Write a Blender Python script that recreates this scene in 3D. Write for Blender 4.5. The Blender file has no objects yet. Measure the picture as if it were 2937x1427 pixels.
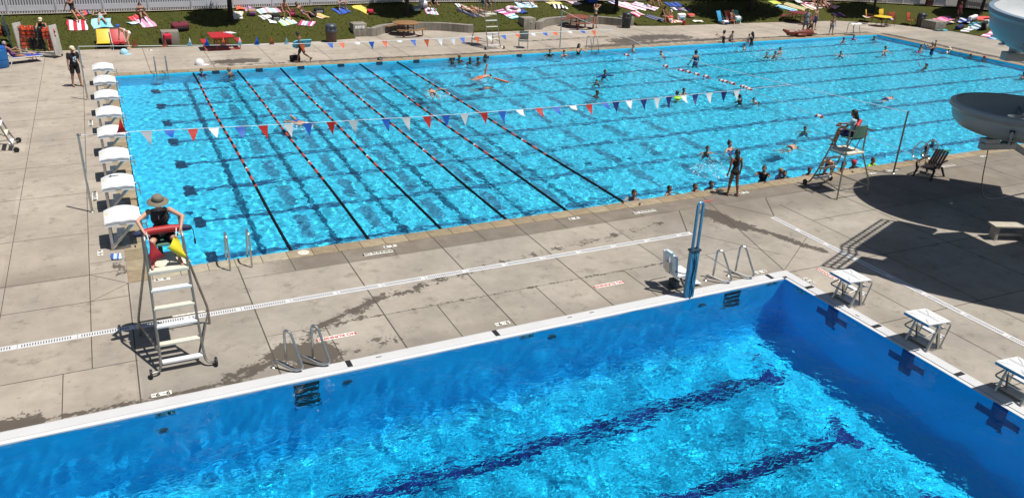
import bpy, bmesh, math, random
import numpy as np
from mathutils import Vector as V, Matrix, Euler
R = math.radians
sc = bpy.context.scene
C = sc.collection
random.seed(7)

# ------------------------------------------------------------------ camera
cam = bpy.data.cameras.new('camera')
camera = bpy.data.objects.new('camera', cam)
C.objects.link(camera)
_yaw, _pitch, _roll = 0.4671, 0.4219, 0.0422
_cp, _sp = math.cos(_pitch), math.sin(_pitch)
_f = V((math.sin(_yaw)*_cp, math.cos(_yaw)*_cp, -_sp))
_r = V((math.cos(_yaw), -math.sin(_yaw), 0))
_u = _r.cross(_f)
_r2 = _r*math.cos(_roll) + _u*math.sin(_roll)
_u2 = -_r*math.sin(_roll) + _u*math.cos(_roll)
_m = Matrix((_r2, _u2, -_f)).transposed().to_4x4()
_m.translation = (-0.193, -20.287, 9.192)
camera.matrix_world = _m
cam.sensor_width = 36
cam.lens = 36*2343.9/2937
cam.clip_start = 0.1
cam.clip_end = 3000
sc.camera = camera

# ------------------------------------------------------------------ sky, sun, exposure
SUN = V((0.259, -0.286, 0.9225)).normalized()
world = bpy.data.worlds.new('World')
sc.world = world
world.use_nodes = True
_nt = world.node_tree
_sky = _nt.nodes.new('ShaderNodeTexSky')
_sky.sky_type = 'NISHITA'
_sky.sun_disc = False
_sky.sun_elevation = math.asin(SUN.z)
_sky.sun_rotation = math.atan2(SUN.x, SUN.y)
_nt.links.new(_sky.outputs[0], _nt.nodes['Background'].inputs[0])
_nt.nodes['Background'].inputs[1].default_value = 0.05
sun = bpy.data.lights.new('sun', 'SUN')
sun.energy = 4.9
sun.angle = R(0.5)
sun.color = (1.0, 0.95, 0.88)
sun.cycles.is_caustics_light = True
sun_ob = bpy.data.objects.new('sun', sun)
sun_ob.rotation_euler = SUN.to_track_quat('Z', 'Y').to_euler()
C.objects.link(sun_ob)
sc.view_settings.view_transform = 'Standard'
sc.view_settings.look = 'None'
sc.view_settings.exposure = 0.22
sc.view_settings.gamma = 1.0
sc.cycles.use_denoising = True
sc.cycles.max_bounces = 8
sc.cycles.transparent_max_bounces = 8
sc.cycles.caustics_reflective = False
sc.cycles.sample_clamp_indirect = 6.0
sc.cycles.sample_clamp_direct = 9.0

# ------------------------------------------------------------------ materials
_mats = {}
def nodes(m):
    nt = m.node_tree
    return nt, nt.nodes, nt.links, nt.nodes['Principled BSDF']

def P(name, rgb, rough=0.6, metal=0.0, var=0.0, scale=6.0, bump=0.0, spec=0.5):
    """plain procedural material: base colour varied by noise, a little bump"""
    key = (name, rgb, rough, metal)
    if key in _mats: return _mats[key]
    m = bpy.data.materials.new(name)
    m.use_nodes = True
    nt, N, L, b = nodes(m)
    b.inputs['Roughness'].default_value = rough
    b.inputs['Metallic'].default_value = metal
    b.inputs['Specular IOR Level'].default_value = spec
    b.inputs['Base Color'].default_value = (*rgb, 1)
    if var or bump:
        tc = N.new('ShaderNodeTexCoord')
        nz = N.new('ShaderNodeTexNoise'); nz.inputs['Scale'].default_value = scale
        nz.inputs['Detail'].default_value = 5
        L.new(tc.outputs['Object'], nz.inputs['Vector'])
        if var:
            mr = N.new('ShaderNodeMapRange')
            mr.inputs['From Min'].default_value = .3; mr.inputs['From Max'].default_value = .7
            mr.inputs['To Min'].default_value = 1-var; mr.inputs['To Max'].default_value = 1+var
            L.new(nz.outputs['Fac'], mr.inputs['Value'])
            mx = N.new('ShaderNodeMix'); mx.data_type = 'RGBA'; mx.blend_type = 'MULTIPLY'
            mx.inputs[0].default_value = 1
            mx.inputs[6].default_value = (*rgb, 1)
            L.new(mr.outputs[0], mx.inputs[7])
            L.new(mx.outputs[2], b.inputs['Base Color'])
        if bump:
            bp = N.new('ShaderNodeBump'); bp.inputs['Strength'].default_value = bump
            bp.inputs['Distance'].default_value = .02
            L.new(nz.outputs['Fac'], bp.inputs['Height'])
            L.new(bp.outputs[0], b.inputs['Normal'])
    _mats[key] = m
    return m

STEEL = P('brushed_steel', (.50, .49, .47), .32, .9, .12, 9)
DSTEEL = P('weathered_steel', (.30, .28, .25), .42, .8, .2, 9)
WHITE = P('white_plastic', (.68, .69, .70), .45, 0, .05, 8)
OFFW = P('cream_plastic', (.64, .61, .50), .5, 0, .08, 8)
BLACK = P('black_rubber', (.012, .012, .014), .6)
RED = P('red_vinyl', (.42, .018, .022), .5, 0, .15, 7)
ORANGE = P('orange_vinyl', (.72, .12, .03), .5, 0, .12, 8)
BLUE = P('blue_vinyl', (.02, .13, .55), .5, 0, .1, 8)
NAVY = P('navy_cloth', (.012, .018, .06), .7, 0, .1, 9)
YELLOW = P('yellow_plastic', (.70, .47, .03), .5, 0, .08, 8)
CONC = P('cast_concrete', (.235, .218, .187), .85, 0, .22, 4, .3)
BROWN = P('brown_coated_steel', (.13, .035, .022), .5, 0, .15, 9)

# ------------------------------------------------------------------ mesh builder
class MB:
    def __init__(s): s.v, s.f, s.m = [], [], []
    def add(s, vs, fs, mi=0):
        o = len(s.v); s.v += [tuple(x) for x in vs]
        for f in fs: s.f.append([o+i for i in f]); s.m.append(mi)
    def box(s, c, d, mi=0, rz=0.0, rot=None, bev=0.0):
        x, y, z = d[0]/2, d[1]/2, d[2]/2
        M = Matrix.Rotation(rz, 3, 'Z') if rot is None else Euler(rot).to_matrix()
        c = V(c)
        if bev <= 0:
            p = [(-x,-y,-z),(x,-y,-z),(x,y,-z),(-x,y,-z),(-x,-y,z),(x,-y,z),(x,y,z),(-x,y,z)]
            s.add([c+M@V(q) for q in p], [(0,3,2,1),(4,5,6,7),(0,1,5,4),(1,2,6,5),(2,3,7,6),(3,0,4,7)], mi)
        else:
            b = min(bev, x*.9, y*.9, z*.9)
            bm = bmesh.new(); bmesh.ops.create_cube(bm, size=1)
            for v in bm.verts: v.co = V((v.co.x*2*x, v.co.y*2*y, v.co.z*2*z))
            bmesh.ops.bevel(bm, geom=bm.edges[:], offset=b, segments=2, affect='EDGES', profile=.6)
            bm.verts.index_update()
            s.add([c+M@v.co for v in bm.verts], [[v.index for v in f.verts] for f in bm.faces], mi)
            bm.free()
    def tube(s, pts, r, n=8, mi=0, cap=True, closed=False):
        pts = [V(p) for p in pts]; k = len(pts)
        rs = list(r) if hasattr(r, '__len__') else [r]*k
        prev = None; vs = []
        for i, p in enumerate(pts):
            a = pts[i-1] if (i or closed) else p
            b = pts[(i+1) % k] if (i < k-1 or closed) else p
            t = (b-a).normalized() if (b-a).length > 1e-9 else V((0,0,1))
            if prev is None:
                up = V((0,0,1)) if abs(t.z) < .9 else V((1,0,0))
                nx = t.cross(up).normalized()
            else:
                nx = (prev - t*prev.dot(t))
                nx = nx.normalized() if nx.length > 1e-6 else t.orthogonal().normalized()
            prev = nx; ny = t.cross(nx)
            for j in range(n):
                a2 = 2*math.pi*j/n
                vs.append(p + nx*(rs[i]*math.cos(a2)) + ny*(rs[i]*math.sin(a2)))
        fs = []
        for i in range(k if closed else k-1):
            i2 = (i+1) % k
            for j in range(n):
                fs.append((i*n+j, i*n+(j+1)%n, i2*n+(j+1)%n, i2*n+j))
        if cap and not closed:
            fs.append(tuple(range(n-1,-1,-1))); fs.append(tuple((k-1)*n+j for j in range(n)))
        s.add(vs, fs, mi)
    def capsule(s, p, q, r1, r2, n=12, mi=0):
        p, q = V(p), V(q); d = q-p
        if d.length < 1e-6: d = V((0,0,1e-4))
        t = d.normalized(); pts = []; rs = []
        for a in (80, 60, 35, 12): pts.append(p - t*r1*math.sin(R(a))); rs.append(r1*math.cos(R(a)))
        for a in (-12, -35, -60, -80): pts.append(q - t*r2*math.sin(R(a))); rs.append(r2*math.cos(R(a)))
        s.tube(pts, rs, n, mi)
    def ball(s, c, r, n=12, m=8, mi=0, M=None):
        r = r if hasattr(r, '__len__') else (r, r, r)
        c = V(c); M = M or Matrix.Identity(3); vs = [c+M@V((0,0,-r[2]))]; fs = []
        for i in range(1, m):
            a = -math.pi/2 + math.pi*i/m
            for j in range(n):
                b = 2*math.pi*j/n
                vs.append(c+M@V((r[0]*math.cos(a)*math.cos(b), r[1]*math.cos(a)*math.sin(b), r[2]*math.sin(a))))
        vs.append(c+M@V((0,0,r[2])))
        for j in range(n):
            fs.append((0, 1+(j+1)%n, 1+j))
            for i in range(m-2):
                a = 1+i*n; fs.append((a+j, a+(j+1)%n, a+n+(j+1)%n, a+n+j))
            a = 1+(m-2)*n; fs.append((a+j, a+(j+1)%n, len(vs)-1))
        s.add(vs, fs, mi)
    def lathe(s, prof, c=(0,0,0), n=20, mi=0):
        c = V(c); vs = []; fs = []; k = len(prof)
        for (r, z) in prof:
            for j in range(n):
                b = 2*math.pi*j/n; vs.append(c+V((r*math.cos(b), r*math.sin(b), z)))
        for i in range(k-1):
            for j in range(n): fs.append((i*n+j, i*n+(j+1)%n, (i+1)*n+(j+1)%n, (i+1)*n+j))
        if prof[0][0] > 1e-5: fs.append(tuple(range(n-1,-1,-1)))
        if prof[-1][0] > 1e-5: fs.append(tuple((k-1)*n+j for j in range(n)))
        s.add(vs, fs, mi)
    def prism(s, poly, z0, z1, mi=0):
        n = len(poly)
        s.add([(x,y,z0) for x,y in poly]+[(x,y,z1) for x,y in poly],
              [tuple(range(n-1,-1,-1)), tuple(range(n,2*n))]+[(i,(i+1)%n,n+(i+1)%n,n+i) for i in range(n)], mi)
    def quad(s, a, b, c, d, mi=0): s.add([a,b,c,d], [(0,1,2,3)], mi)
    def build(s, name, mats, parent=None, smooth=35, loc=None, rz=None):
        me = bpy.data.meshes.new(name)
        me.from_pydata(s.v, [], s.f)
        for m in (mats if isinstance(mats, (list, tuple)) else [mats]): me.materials.append(m)
        if any(s.m): me.polygons.foreach_set('material_index', s.m)
        if smooth:
            me.polygons.foreach_set('use_smooth', [True]*len(s.f))
            me.set_sharp_from_angle(angle=R(smooth))
        me.update()
        return link(name, me, parent, loc, rz)

def link(name, me, parent=None, loc=None, rz=None):
    o = bpy.data.objects.new(name, me)
    C.objects.link(o)
    if parent is not None: o.parent = parent
    if loc is not None: o.location = loc
    if rz is not None: o.rotation_euler = (0, 0, rz)
    return o

def tag(o, label=None, cat=None, group=None, kind=None):
    if label: o['label'] = label
    if cat: o['category'] = cat
    if group: o['group'] = group
    if kind: o['kind'] = kind
    return o

def thing(name, label, cat, loc=(0,0,0), rz=0.0, group=None):
    o = bpy.data.objects.new(name, None)
    o.empty_display_size = .2
    C.objects.link(o); o.location = loc; o.rotation_euler = (0,0,rz)
    return tag(o, label, cat, group)

KIDS = {}
def copy_tree(o, parent=None):
    c = o.copy(); C.objects.link(c)
    if parent is not None: c.parent = parent
    for ch in [x for x in bpy.data.objects if x.parent == o]: copy_tree(ch, c)
    return c

def struct(o): o['kind'] = 'structure'; return o

def arc(p0, p1, p2, n=6):
    """quadratic bend p0 -> p2 with handle p1"""
    p0, p1, p2 = V(p0), V(p1), V(p2)
    return [(p0*(1-t)**2 + p1*2*t*(1-t) + p2*t*t) for t in [i/n for i in range(n+1)]]

def smooth_path(pts, r=.1, n=5):
    """polyline with rounded corners"""
    pts = [V(p) for p in pts]; out = [pts[0]]
    for i in range(1, len(pts)-1):
        a, b, c = pts[i-1], pts[i], pts[i+1]
        d1 = min(r, (a-b).length*.48); d2 = min(r, (c-b).length*.48)
        out += arc(b+(a-b).normalized()*d1, b, b+(c-b).normalized()*d2, n)
    out.append(pts[-1]); return out

def text_mesh(mb, body, size, origin, ux, uy, mi=0, align='CENTER', bold=0.0):
    """flat lettering as real faces laid on the surface spanned by ux, uy"""
    cu = bpy.data.curves.new('t', 'FONT'); cu.body = body; cu.size = size
    cu.align_x = align; cu.align_y = 'CENTER'; cu.offset = bold; cu.resolution_u = 3
    o = bpy.data.objects.new('t', cu); C.objects.link(o)
    dg = bpy.context.evaluated_depsgraph_get()
    me = o.evaluated_get(dg).to_mesh()
    ux, uy, origin = V(ux), V(uy), V(origin)
    mb.add([origin + ux*v.co.x + uy*v.co.y for v in me.vertices], [list(p.vertices) for p in me.polygons], mi)
    o.evaluated_get(dg).to_mesh_clear()
    bpy.data.objects.remove(o); bpy.data.curves.remove(cu)

# ------------------------------------------------------------------ setting materials
def ramp_mix(N, L, fac, a, b):
    mx = N.new('ShaderNodeMix'); mx.data_type = 'RGBA'
    if hasattr(fac, 'default_value') and not hasattr(fac, 'links'): mx.inputs[0].default_value = fac
    else: L.new(fac, mx.inputs[0])
    for i, q in ((6, a), (7, b)):
        if isinstance(q, tuple): mx.inputs[i].default_value = (*q, 1)
        else: L.new(q, mx.inputs[i])
    return mx.outputs[2]
def noise_n(N, L, vec, scale, detail=5, rough=.55, lo=0.0, hi=1.0, tlo=0.0, thi=1.0):
    z = N.new('ShaderNodeTexNoise'); z.inputs['Scale'].default_value = scale
    z.inputs['Detail'].default_value = detail; z.inputs['Roughness'].default_value = rough
    L.new(vec, z.inputs['Vector'])
    mr = N.new('ShaderNodeMapRange')
    for k, v in (('From Min', lo), ('From Max', hi), ('To Min', tlo), ('To Max', thi)): mr.inputs[k].default_value = v
    L.new(z.outputs['Fac'], mr.inputs['Value'])
    return mr.outputs[0]
def math_n(N, L, op, a, b=None, clamp=False):
    m = N.new('ShaderNodeMath'); m.operation = op; m.use_clamp = clamp
    for i, q in ((0, a), (1, b)):
        if q is None: continue
        if isinstance(q, (int, float)): m.inputs[i].default_value = q
        else: L.new(q, m.inputs[i])
    return m.outputs[0]

def concrete_material():
    m = bpy.data.materials.new('pool_deck_concrete'); m.use_nodes = True
    nt, N, L, b = nodes(m)
    geo = N.new('ShaderNodeNewGeometry'); pos = geo.outputs['Position']
    # every cast slab has a slightly different tone
    sub = N.new('ShaderNodeVectorMath'); sub.operation = 'SUBTRACT'; sub.inputs[1].default_value = (2.0, -4.27, -5)
    L.new(pos, sub.inputs[0])
    sn = N.new('ShaderNodeVectorMath'); sn.operation = 'SNAP'; sn.inputs[1].default_value = (2.635, 3.15, 10)
    L.new(sub.outputs[0], sn.inputs[0])
    wn = N.new('ShaderNodeTexWhiteNoise'); L.new(sn.outputs[0], wn.inputs[0])
    tone = N.new('ShaderNodeMapRange'); tone.inputs['To Min'].default_value = .93; tone.inputs['To Max'].default_value = 1.06
    L.new(wn.outputs['Value'], tone.inputs['Value'])
    big = noise_n(N, L, pos, .55, 6, .6, .3, .7, .80, 1.12)
    mid = noise_n(N, L, pos, 3.2, 8, .68, .3, .7, .9, 1.08)
    fine = noise_n(N, L, pos, 45, 3, .6, .25, .75, .95, 1.05)
    k = math_n(N, L, 'MULTIPLY', math_n(N, L, 'MULTIPLY', big, mid), math_n(N, L, 'MULTIPLY', fine, tone.outputs[0]))
    col = N.new('ShaderNodeMix'); col.data_type = 'RGBA'; col.blend_type = 'MULTIPLY'; col.inputs[0].default_value = 1
    warm = noise_n(N, L, pos, .25, 3, .5, .35, .65, 0, 1)
    pour = N.new('ShaderNodeAttribute'); pour.attribute_name = 'pour'
    L.new(ramp_mix(N, L, pour.outputs['Fac'], ramp_mix(N, L, warm, (.300, .274, .236), (.325, .290, .243)), ramp_mix(N, L, warm, (.352, .312, .262), (.375, .324, .267))), col.inputs[6]); L.new(k, col.inputs[7])
    # small dark blots and drips
    blot = math_n(N, L, 'MAXIMUM', noise_n(N, L, pos, 1.9, 8, .72, .555, .66, 0, .55), noise_n(N, L, pos, 7, 5, .65, .64, .69, 0, .7))
    c1 = ramp_mix(N, L, blot, col.outputs[2], (.14,.122,.10))
    # wet concrete: soft map from the mesh, edged by noise
    at = N.new('ShaderNodeAttribute'); at.attribute_name = 'wet'
    n1 = noise_n(N, L, pos, 3.0, 8, .72, .2, .8, -.62, .62)
    n2 = noise_n(N, L, pos, 14, 4, .6, .2, .8, -.25, .25)
    s_ = math_n(N, L, 'ADD', math_n(N, L, 'ADD', at.outputs['Fac'], n1), n2)
    w = N.new('ShaderNodeMapRange'); w.inputs['From Min'].default_value = .47; w.inputs['From Max'].default_value = .56
    L.new(s_, w.inputs['Value'])
    wet = math_n(N, L, 'MULTIPLY', w.outputs[0], .88)
    at2 = N.new('ShaderNodeAttribute'); at2.attribute_name = 'damp'
    dn = noise_n(N, L, pos, 1.6, 8, .7, .3, .7, .55, 1.1)
    damp = math_n(N, L, 'MULTIPLY', at2.outputs['Fac'], dn, True)
    c2 = ramp_mix(N, L, damp, c1, (.125, .104, .080))
    c3 = ramp_mix(N, L, wet, c2, (.078, .064, .050))
    L.new(c3, b.inputs['Base Color'])
    rr = N.new('ShaderNodeMapRange'); rr.inputs['To Min'].default_value = .88; rr.inputs['To Max'].default_value = .38
    L.new(wet, rr.inputs['Value']); L.new(rr.outputs[0], b.inputs['Roughness'])
    b.inputs['Specular IOR Level'].default_value = .3
    bp = N.new('ShaderNodeBump'); bp.inputs['Strength'].default_value = .25; bp.inputs['Distance'].default_value = .01
    L.new(fine, bp.inputs['Height']); L.new(bp.outputs[0], b.inputs['Normal'])
    return m
DECK = concrete_material()

def grass_material():
    m = bpy.data.materials.new('lawn_grass'); m.use_nodes = True
    nt, N, L, b = nodes(m)
    pos = N.new('ShaderNodeNewGeometry').outputs['Position']
    a = noise_n(N, L, pos, .5, 6, .6, .35, .65)
    c = noise_n(N, L, pos, 5, 6, .7, .3, .7)
    d = noise_n(N, L, pos, 22, 5, .7, .3, .7, .45, 1.5)
    col = ramp_mix(N, L, c, ramp_mix(N, L, a, (.046, .068, .012), (.078, .088, .017)), (.105, .102, .024))
    mx = N.new('ShaderNodeMix'); mx.data_type = 'RGBA'; mx.blend_type = 'MULTIPLY'; mx.inputs[0].default_value = 1
    L.new(col, mx.inputs[6]); L.new(d, mx.inputs[7])
    L.new(mx.outputs[2], b.inputs['Base Color'])
    b.inputs['Roughness'].default_value = .9; b.inputs['Specular IOR Level'].default_value = .15
    bp = N.new('ShaderNodeBump'); bp.inputs['Strength'].default_value = .8; bp.inputs['Distance'].default_value = .08
    L.new(d, bp.inputs['Height']); L.new(bp.outputs[0], b.inputs['Normal'])
    return m
GRASS = grass_material()

# ------------------------------------------------------------------ deck (one sheet round both pools)
def seg_d(X, Y, pts):
    d = np.full(X.shape, 1e9)
    for (x0, y0), (x1, y1) in zip(pts[:-1], pts[1:]):
        L2 = (x1-x0)**2+(y1-y0)**2+1e-9
        t = np.clip(((X-x0)*(x1-x0)+(Y-y0)*(y1-y0))/L2, 0, 1)
        d = np.minimum(d, np.hypot(X-x0-t*(x1-x0), Y-y0-t*(y1-y0)))
    return d
LAWN_LINE = [(-60,30.05),(-2.5,30.0),(4.7,29.7),(37,29.75),(45,29.5),(53,28.9),(56.2,26.6),(58.4,24.1),(58.7,19),(58.7,-38)]
def inside(px, py, pl):
    ins = np.zeros(np.shape(px), bool); k = len(pl)
    for i in range(k):
        (x0, y0), (x1, y1) = pl[i], pl[(i+1) % k]
        ins ^= ((y0 > py) != (y1 > py)) & (px < (x1-x0)*(py-y0)/(y1-y0+1e-12)+x0)
    return ins
def lawn_hs(X, Y):
    """the lawn is a bank that rises away from the deck"""
    X, Y = np.asarray(X, float), np.asarray(Y, float)
    d = np.minimum(seg_d(X, Y, LAWN_LINE), 7.5)
    return np.where(inside(X, Y, LAWN_LINE+[(-60,-38)]), 0, .22*d)
def lawn_h(x, y): return float(lawn_hs(np.array([x]), np.array([y]))[0])
def lawn_rot(x, y):
    e = .15; gx = (lawn_h(x+e, y)-lawn_h(x-e, y))/(2*e); gy = (lawn_h(x, y+e)-lawn_h(x, y-e))/(2*e)
    return V((0,0,1)).rotation_difference(V((-gx, -gy, 1)).normalized()).to_matrix()
def on_lawn(o, x, y, rz, dz=0.0):
    o.location = (x, y, lawn_h(x, y)+dz); o.rotation_euler = (lawn_rot(x, y)@Matrix.Rotation(rz, 3, 'Z')).to_euler(); return o
def wet_maps(X, Y):
    w = np.zeros(X.shape); dm = np.zeros(X.shape)
    def trail(pts, r, s):
        nonlocal w
        w = np.maximum(w, s*np.clip(1.35-seg_d(X, Y, pts)/r, 0, 1))
    trail([(2.5,-4.8),(3.4,-4.17),(4.71,-3.5),(6.48,-3.08),(7.4,-2.85)], .36, .50)
    trail([(7.4,-2.85),(10.0,-2.47),(12.5,-2.15),(14,-1.93)], .24, .44)
    trail([(3.2,-4.2),(4.6,-3.58),(5.6,-3.3)], .09, .72)
    trail([(2.25,-5.1),(2.9,-5.3),(2.7,-5.75)], .50, 1.0)
    trail([(.95,-5.72),(1.5,-5.45),(1.9,-5.2)], .36, .60)
    trail([(-3.2,-5.75),(-2.5,-5.72)], .42, .85)
    trail([(-2.2,-5.78),(0,-5.8),(1.2,-5.8)], .14, .6)
    trail([(3.0,-5.75),(4.6,-5.3)], .42, .42)
    trail([(3.4,-4.35),(4.2,-4.2)], .14, .6)
    trail([(4.2,-4.25),(8.6,-4.27),(13,-4.3)], .10, .48)
    trail([(16.0,-1.7),(16.05,-2.32),(16.3,-3.0)], .42, .95)
    trail([(16.3,-3.0),(16.78,-3.96),(17.24,-5.28)], .22, .75)
    trail([(-.7,.9),(-.65,.2)], .3, .5)
    # far side of the main pool
    trail([(5.2,24.9),(6.6,25.0)], .8, .8); trail([(5.4,24.0),(8,23.9)], .35, .55)
    trail([(9,23.8),(14,23.8),(21,23.75),(26,23.8)], .28, .75)
    trail([(30,25.0),(33,26.0),(35,25.6)], 1.3, .78); trail([(27,23.9),(33,24.2),(38,24.2)], .6, .75)
    trail([(24,26.6),(30,26.9)], .25, .6)
    trail([(38,23.9),(47,23.9),(51,23.9)], .3, .72)
    trail([(51.7,23),(51.9,12),(52,0)], .45, .85)
    # long damp strips that people keep splashing
    s = np.clip((X-2.4)/1.2, 0, 1)*np.clip((24-X)/2, 0, 1)
    dm = np.maximum(dm, .85*s*np.clip((Y+1.30)/.07, 0, 1)*(Y < -.45))
    dm = np.maximum(dm, .62*np.clip((X-13.5)/1.5, 0, 1)*np.clip((Y+2.9)/.8, 0, 1)*(Y < -.45)*np.clip((22-X)/2, 0, 1))
    dm = np.maximum(dm, .72*np.clip((X-21)/2, 0, 1)*np.clip((Y+4.4)/1.2, 0, 1)*(Y < -.45))
    dm = np.maximum(dm, .45*np.clip(1-seg_d(X, Y, [(15.75,-8.7),(15.9,-9.2)])/.55, 0, 1))
    dm = np.maximum(dm, .5*np.clip(1.2-seg_d(X, Y, [(-3.4,.4),(-1.45,.4)])/1.0, 0, 1)*(X < -1.4)*(Y > .3))
    dm = np.maximum(dm, .35*np.clip((-5.3-Y)/.5, 0, 1)*(X < 15.3))
    return w, dm
def deck():
    vs, fs = [], []
    def rect(x0, x1, y0, y1, st):
        nx = max(1, int(round((x1-x0)/st))); ny = max(1, int(round((y1-y0)/st)))
        o = sum(len(a) for a in vs)
        X, Y = np.meshgrid(np.linspace(x0, x1, nx+1), np.linspace(y0, y1, ny+1))
        vs.append(np.stack([X, Y, np.zeros_like(X)], -1).reshape(-1, 3))
        i = o+np.arange((nx+1)*(ny+1)).reshape(ny+1, nx+1)
        fs.append(np.stack([i[:-1,:-1], i[:-1,1:], i[1:,1:], i[1:,:-1]], -1).reshape(-1, 4))
    rect(-5, 15.3, -5.87, -.5, .06); rect(15.3, 31, -5.87, -.5, .08); rect(15.3, 31, -14, -5.87, .1)
    rect(-5, -.54, -.5, 12, .1)
    rect(-40, -5, -5.87, 32.5, 2); rect(-5, -.54, 12, 32.5, .5)
    rect(-.54, 56, 23.5, 28, .12); rect(-.54, 60, 28, 32.6, .6); rect(56, 60, 23.5, 28, .6)
    rect(51.28, 60, -.5, 23.5, .25); rect(31, 60, -5.87, -.5, .5); rect(31, 60, -40, -5.87, 3); rect(15.3, 31, -40, -14, 3)
    v = np.concatenate(vs); f = np.concatenate(fs)
    me = grid_mesh('pool_deck', v, f, False)
    w, dm = wet_maps(v[:,0], v[:,1])
    pr = ((v[:,0] < -.5) | (v[:,1] > 23.4)).astype(float)
    for nm, a in (('wet', w), ('damp', dm), ('pour', pr)):
        at = me.attributes.new(nm, 'FLOAT', 'POINT'); at.data.foreach_set('value', a.astype(np.float32))
    me.materials.append(DECK)
    return struct(link('pool_deck', me))
def grid_mesh(name, v, f, smooth=True):
    me = bpy.data.meshes.new(name); n = f.shape[1]
    me.vertices.add(len(v)); me.vertices.foreach_set('co', v.astype(np.float32).ravel())
    me.loops.add(f.size); me.loops.foreach_set('vertex_index', f.astype(np.int32).ravel())
    me.polygons.add(len(f)); me.polygons.foreach_set('loop_start', np.arange(0, f.size, n, dtype=np.int32))
    me.polygons.foreach_set('loop_total', np.full(len(f), n, dtype=np.int32))
    me.polygons.foreach_set('use_smooth', np.full(len(f), smooth))
    me.update(calc_edges=True)
    return me
deck()

# grooves between the cast slabs
jt = MB()
def joint(x0, y0, x1, y1, w=.026):
    w *= .8
    d = V((x1-x0, y1-y0, 0)).normalized(); n = V((-d.y, d.x, 0))*w/2
    a, b = V((x0, y0, .004)), V((x1, y1, .004))
    jt.quad(a+n, a-n, b-n, b+n)
for x in (2.0, 4.67, 7.28, 9.88, 12.52): joint(x, -.5, x, -5.87, .034 if x < 10 else .026)
for x in (3.31, 5.98, 8.6, 11.2, 13.9): joint(x, -.5, x, -1.24); joint(x-.02, -4.27, x-.02, -5.87)
for x0, x1 in ((2.0, 9.88), (9.9, 15)): joint(x0, -1.245, x1, -1.245, .012); joint(x0, -4.275, x1, -4.275, .012)
joint(-1.38, -4.25, -1.37, 23.5, .024); joint(-.55, -.5, -.58, -5.87, .03); joint(-3.18, -5.87, -3.1, 30, .02); joint(-1.9, -4.25, -1.9, -5.87, .022)
for y in (6.43, .31, -1.19, -4.25): joint(-6, y, -.54, y, .02)
for y in (3.1, 9.5, 12.6, 15.7, 18.8, 21.9, 25): joint(-6, y, -1.38, y, .018)
for y in (1.0, 2.2, 3.55, 4.9, 6.3, 7.7, 9.1, 10.4, 13.1, 15.9, 18.6, 21.4): joint(-1.36, y, -.54, y, .014)
joint(-.54, -.5, -1.36, .3, .02); joint(-.54, -.5, -1.36, -1.18, .014); joint(-.56, -2.62, 2.0, -2.62, .012)
for x in (1.6, 4.64, 7.66, 10.75, 13.72, 15.17, 18.3, 21.4, 24.5, 27.6, 30.7, 33.8, 36.9, 40, 43, 46, 49, 52): joint(x, 23.5, x, 32, .03)
joint(0, 26.5, 52, 26.5, .02)
joint(16.72, -.5, 15.25, -5.87, .03); joint(18.69, -1.27, 17.8, -2.66, .04); joint(15.21, -1.25, 14.41, -2.72, .04)
joint(16.86, -1.21, 17.76, -2.65, .024); joint(14.42, -2.8, 15.9, -5.0, .02); joint(15.2, -5.9, 17.6, -4.3, .02)
joint(18.68, -1.94, 18.77, -14, .026); joint(16.6, -6.2, 16.6, -16, .024); joint(18.7, -1.25, 31, -1.25, .024)
for y in (-6.0, -9.0, -12): joint(15.3, y, 30, y-.4, .026)
for x in (21.3, 24, 26.6, 29.2): joint(x, -.5, x, -14, .03)
joint(18.7, -3.4, 31, -3.4, .024)
struct(jt.build('pavement_joints', P('joint_sealant', (.075, .062, .05), .9), smooth=0))

# ------------------------------------------------------------------ main pool
def fz(x): return -1.85-.15*x/14 if x < 14 else -2.0+.9*min(1, (x-14)/34)
PW, PL = 22.86, 50.74
def receiver(o): o.cycles.is_caustics_receiver = True; return o
def pool_paint(name, rgb, var, grout=.0):
    return P(name, rgb, .75, 0, var, 1.3)
PAINT = pool_paint('pale_blue_plaster', (.06, .70, .99), .04)
mb = MB()
xs = [0, 7, 14, 20, 27, 34, 41, 48, PL]
for a, b in zip(xs[:-1], xs[1:]):
    mb.quad((a,0,fz(a)), (b,0,fz(b)), (b,PW,fz(b)), (a,PW,fz(a)))
    mb.quad((b,0,fz(b)), (a,0,fz(a)), (a,0,0), (b,0,0)); mb.quad((a,PW,fz(a)), (b,PW,fz(b)), (b,PW,0), (a,PW,0))
mb.quad((0,0,fz(0)), (0,PW,fz(0)), (0,PW,0), (0,0,0)); mb.quad((PL,PW,fz(PL)), (PL,0,fz(PL)), (PL,0,0), (PL,PW,0))
receiver(struct(mb.build('main_pool_basin', PAINT, smooth=0)))
MARK = P('dark_blue_tile', (.02, .14, .30), .5, 0, .2, 8)
DASH = P('mid_blue_tile', (.05, .30, .48), .5, 0, .2, 8)
BMARK = P('black_tile', (.010, .045, .10), .45, 0, .2, 8)
LANES = [2.1+2.757*k for k in range(8)]
mk = MB()
def fl(x0, x1, y0, y1, h=.004, mi=0):
    cuts = [x0]+[x for x in xs if x0 < x < x1]+[x1]
    for a, b in zip(cuts[:-1], cuts[1:]):
        mk.quad((a,y0,fz(a)+h), (b,y0,fz(b)+h), (b,y1,fz(b)+h), (a,y1,fz(a)+h), mi)
for y in LANES:
    fl(1.80, 49.2, y-.14, y+.14); fl(1.46, 1.80, y-.46, y+.46, mi=1); fl(49.2, 49.5, y-.46, y+.46)
    mk.box((0.003, y, -.55), (.006, .28, .7), 1); mk.box((0.0035, y, -.5), (.007, .9, .25), 1)
    mk.box((PL-.003, y, -.4), (.006, .28, .45), 1); mk.box((PL-.0035, y, -.28), (.007, .9, .16), 1)
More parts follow.
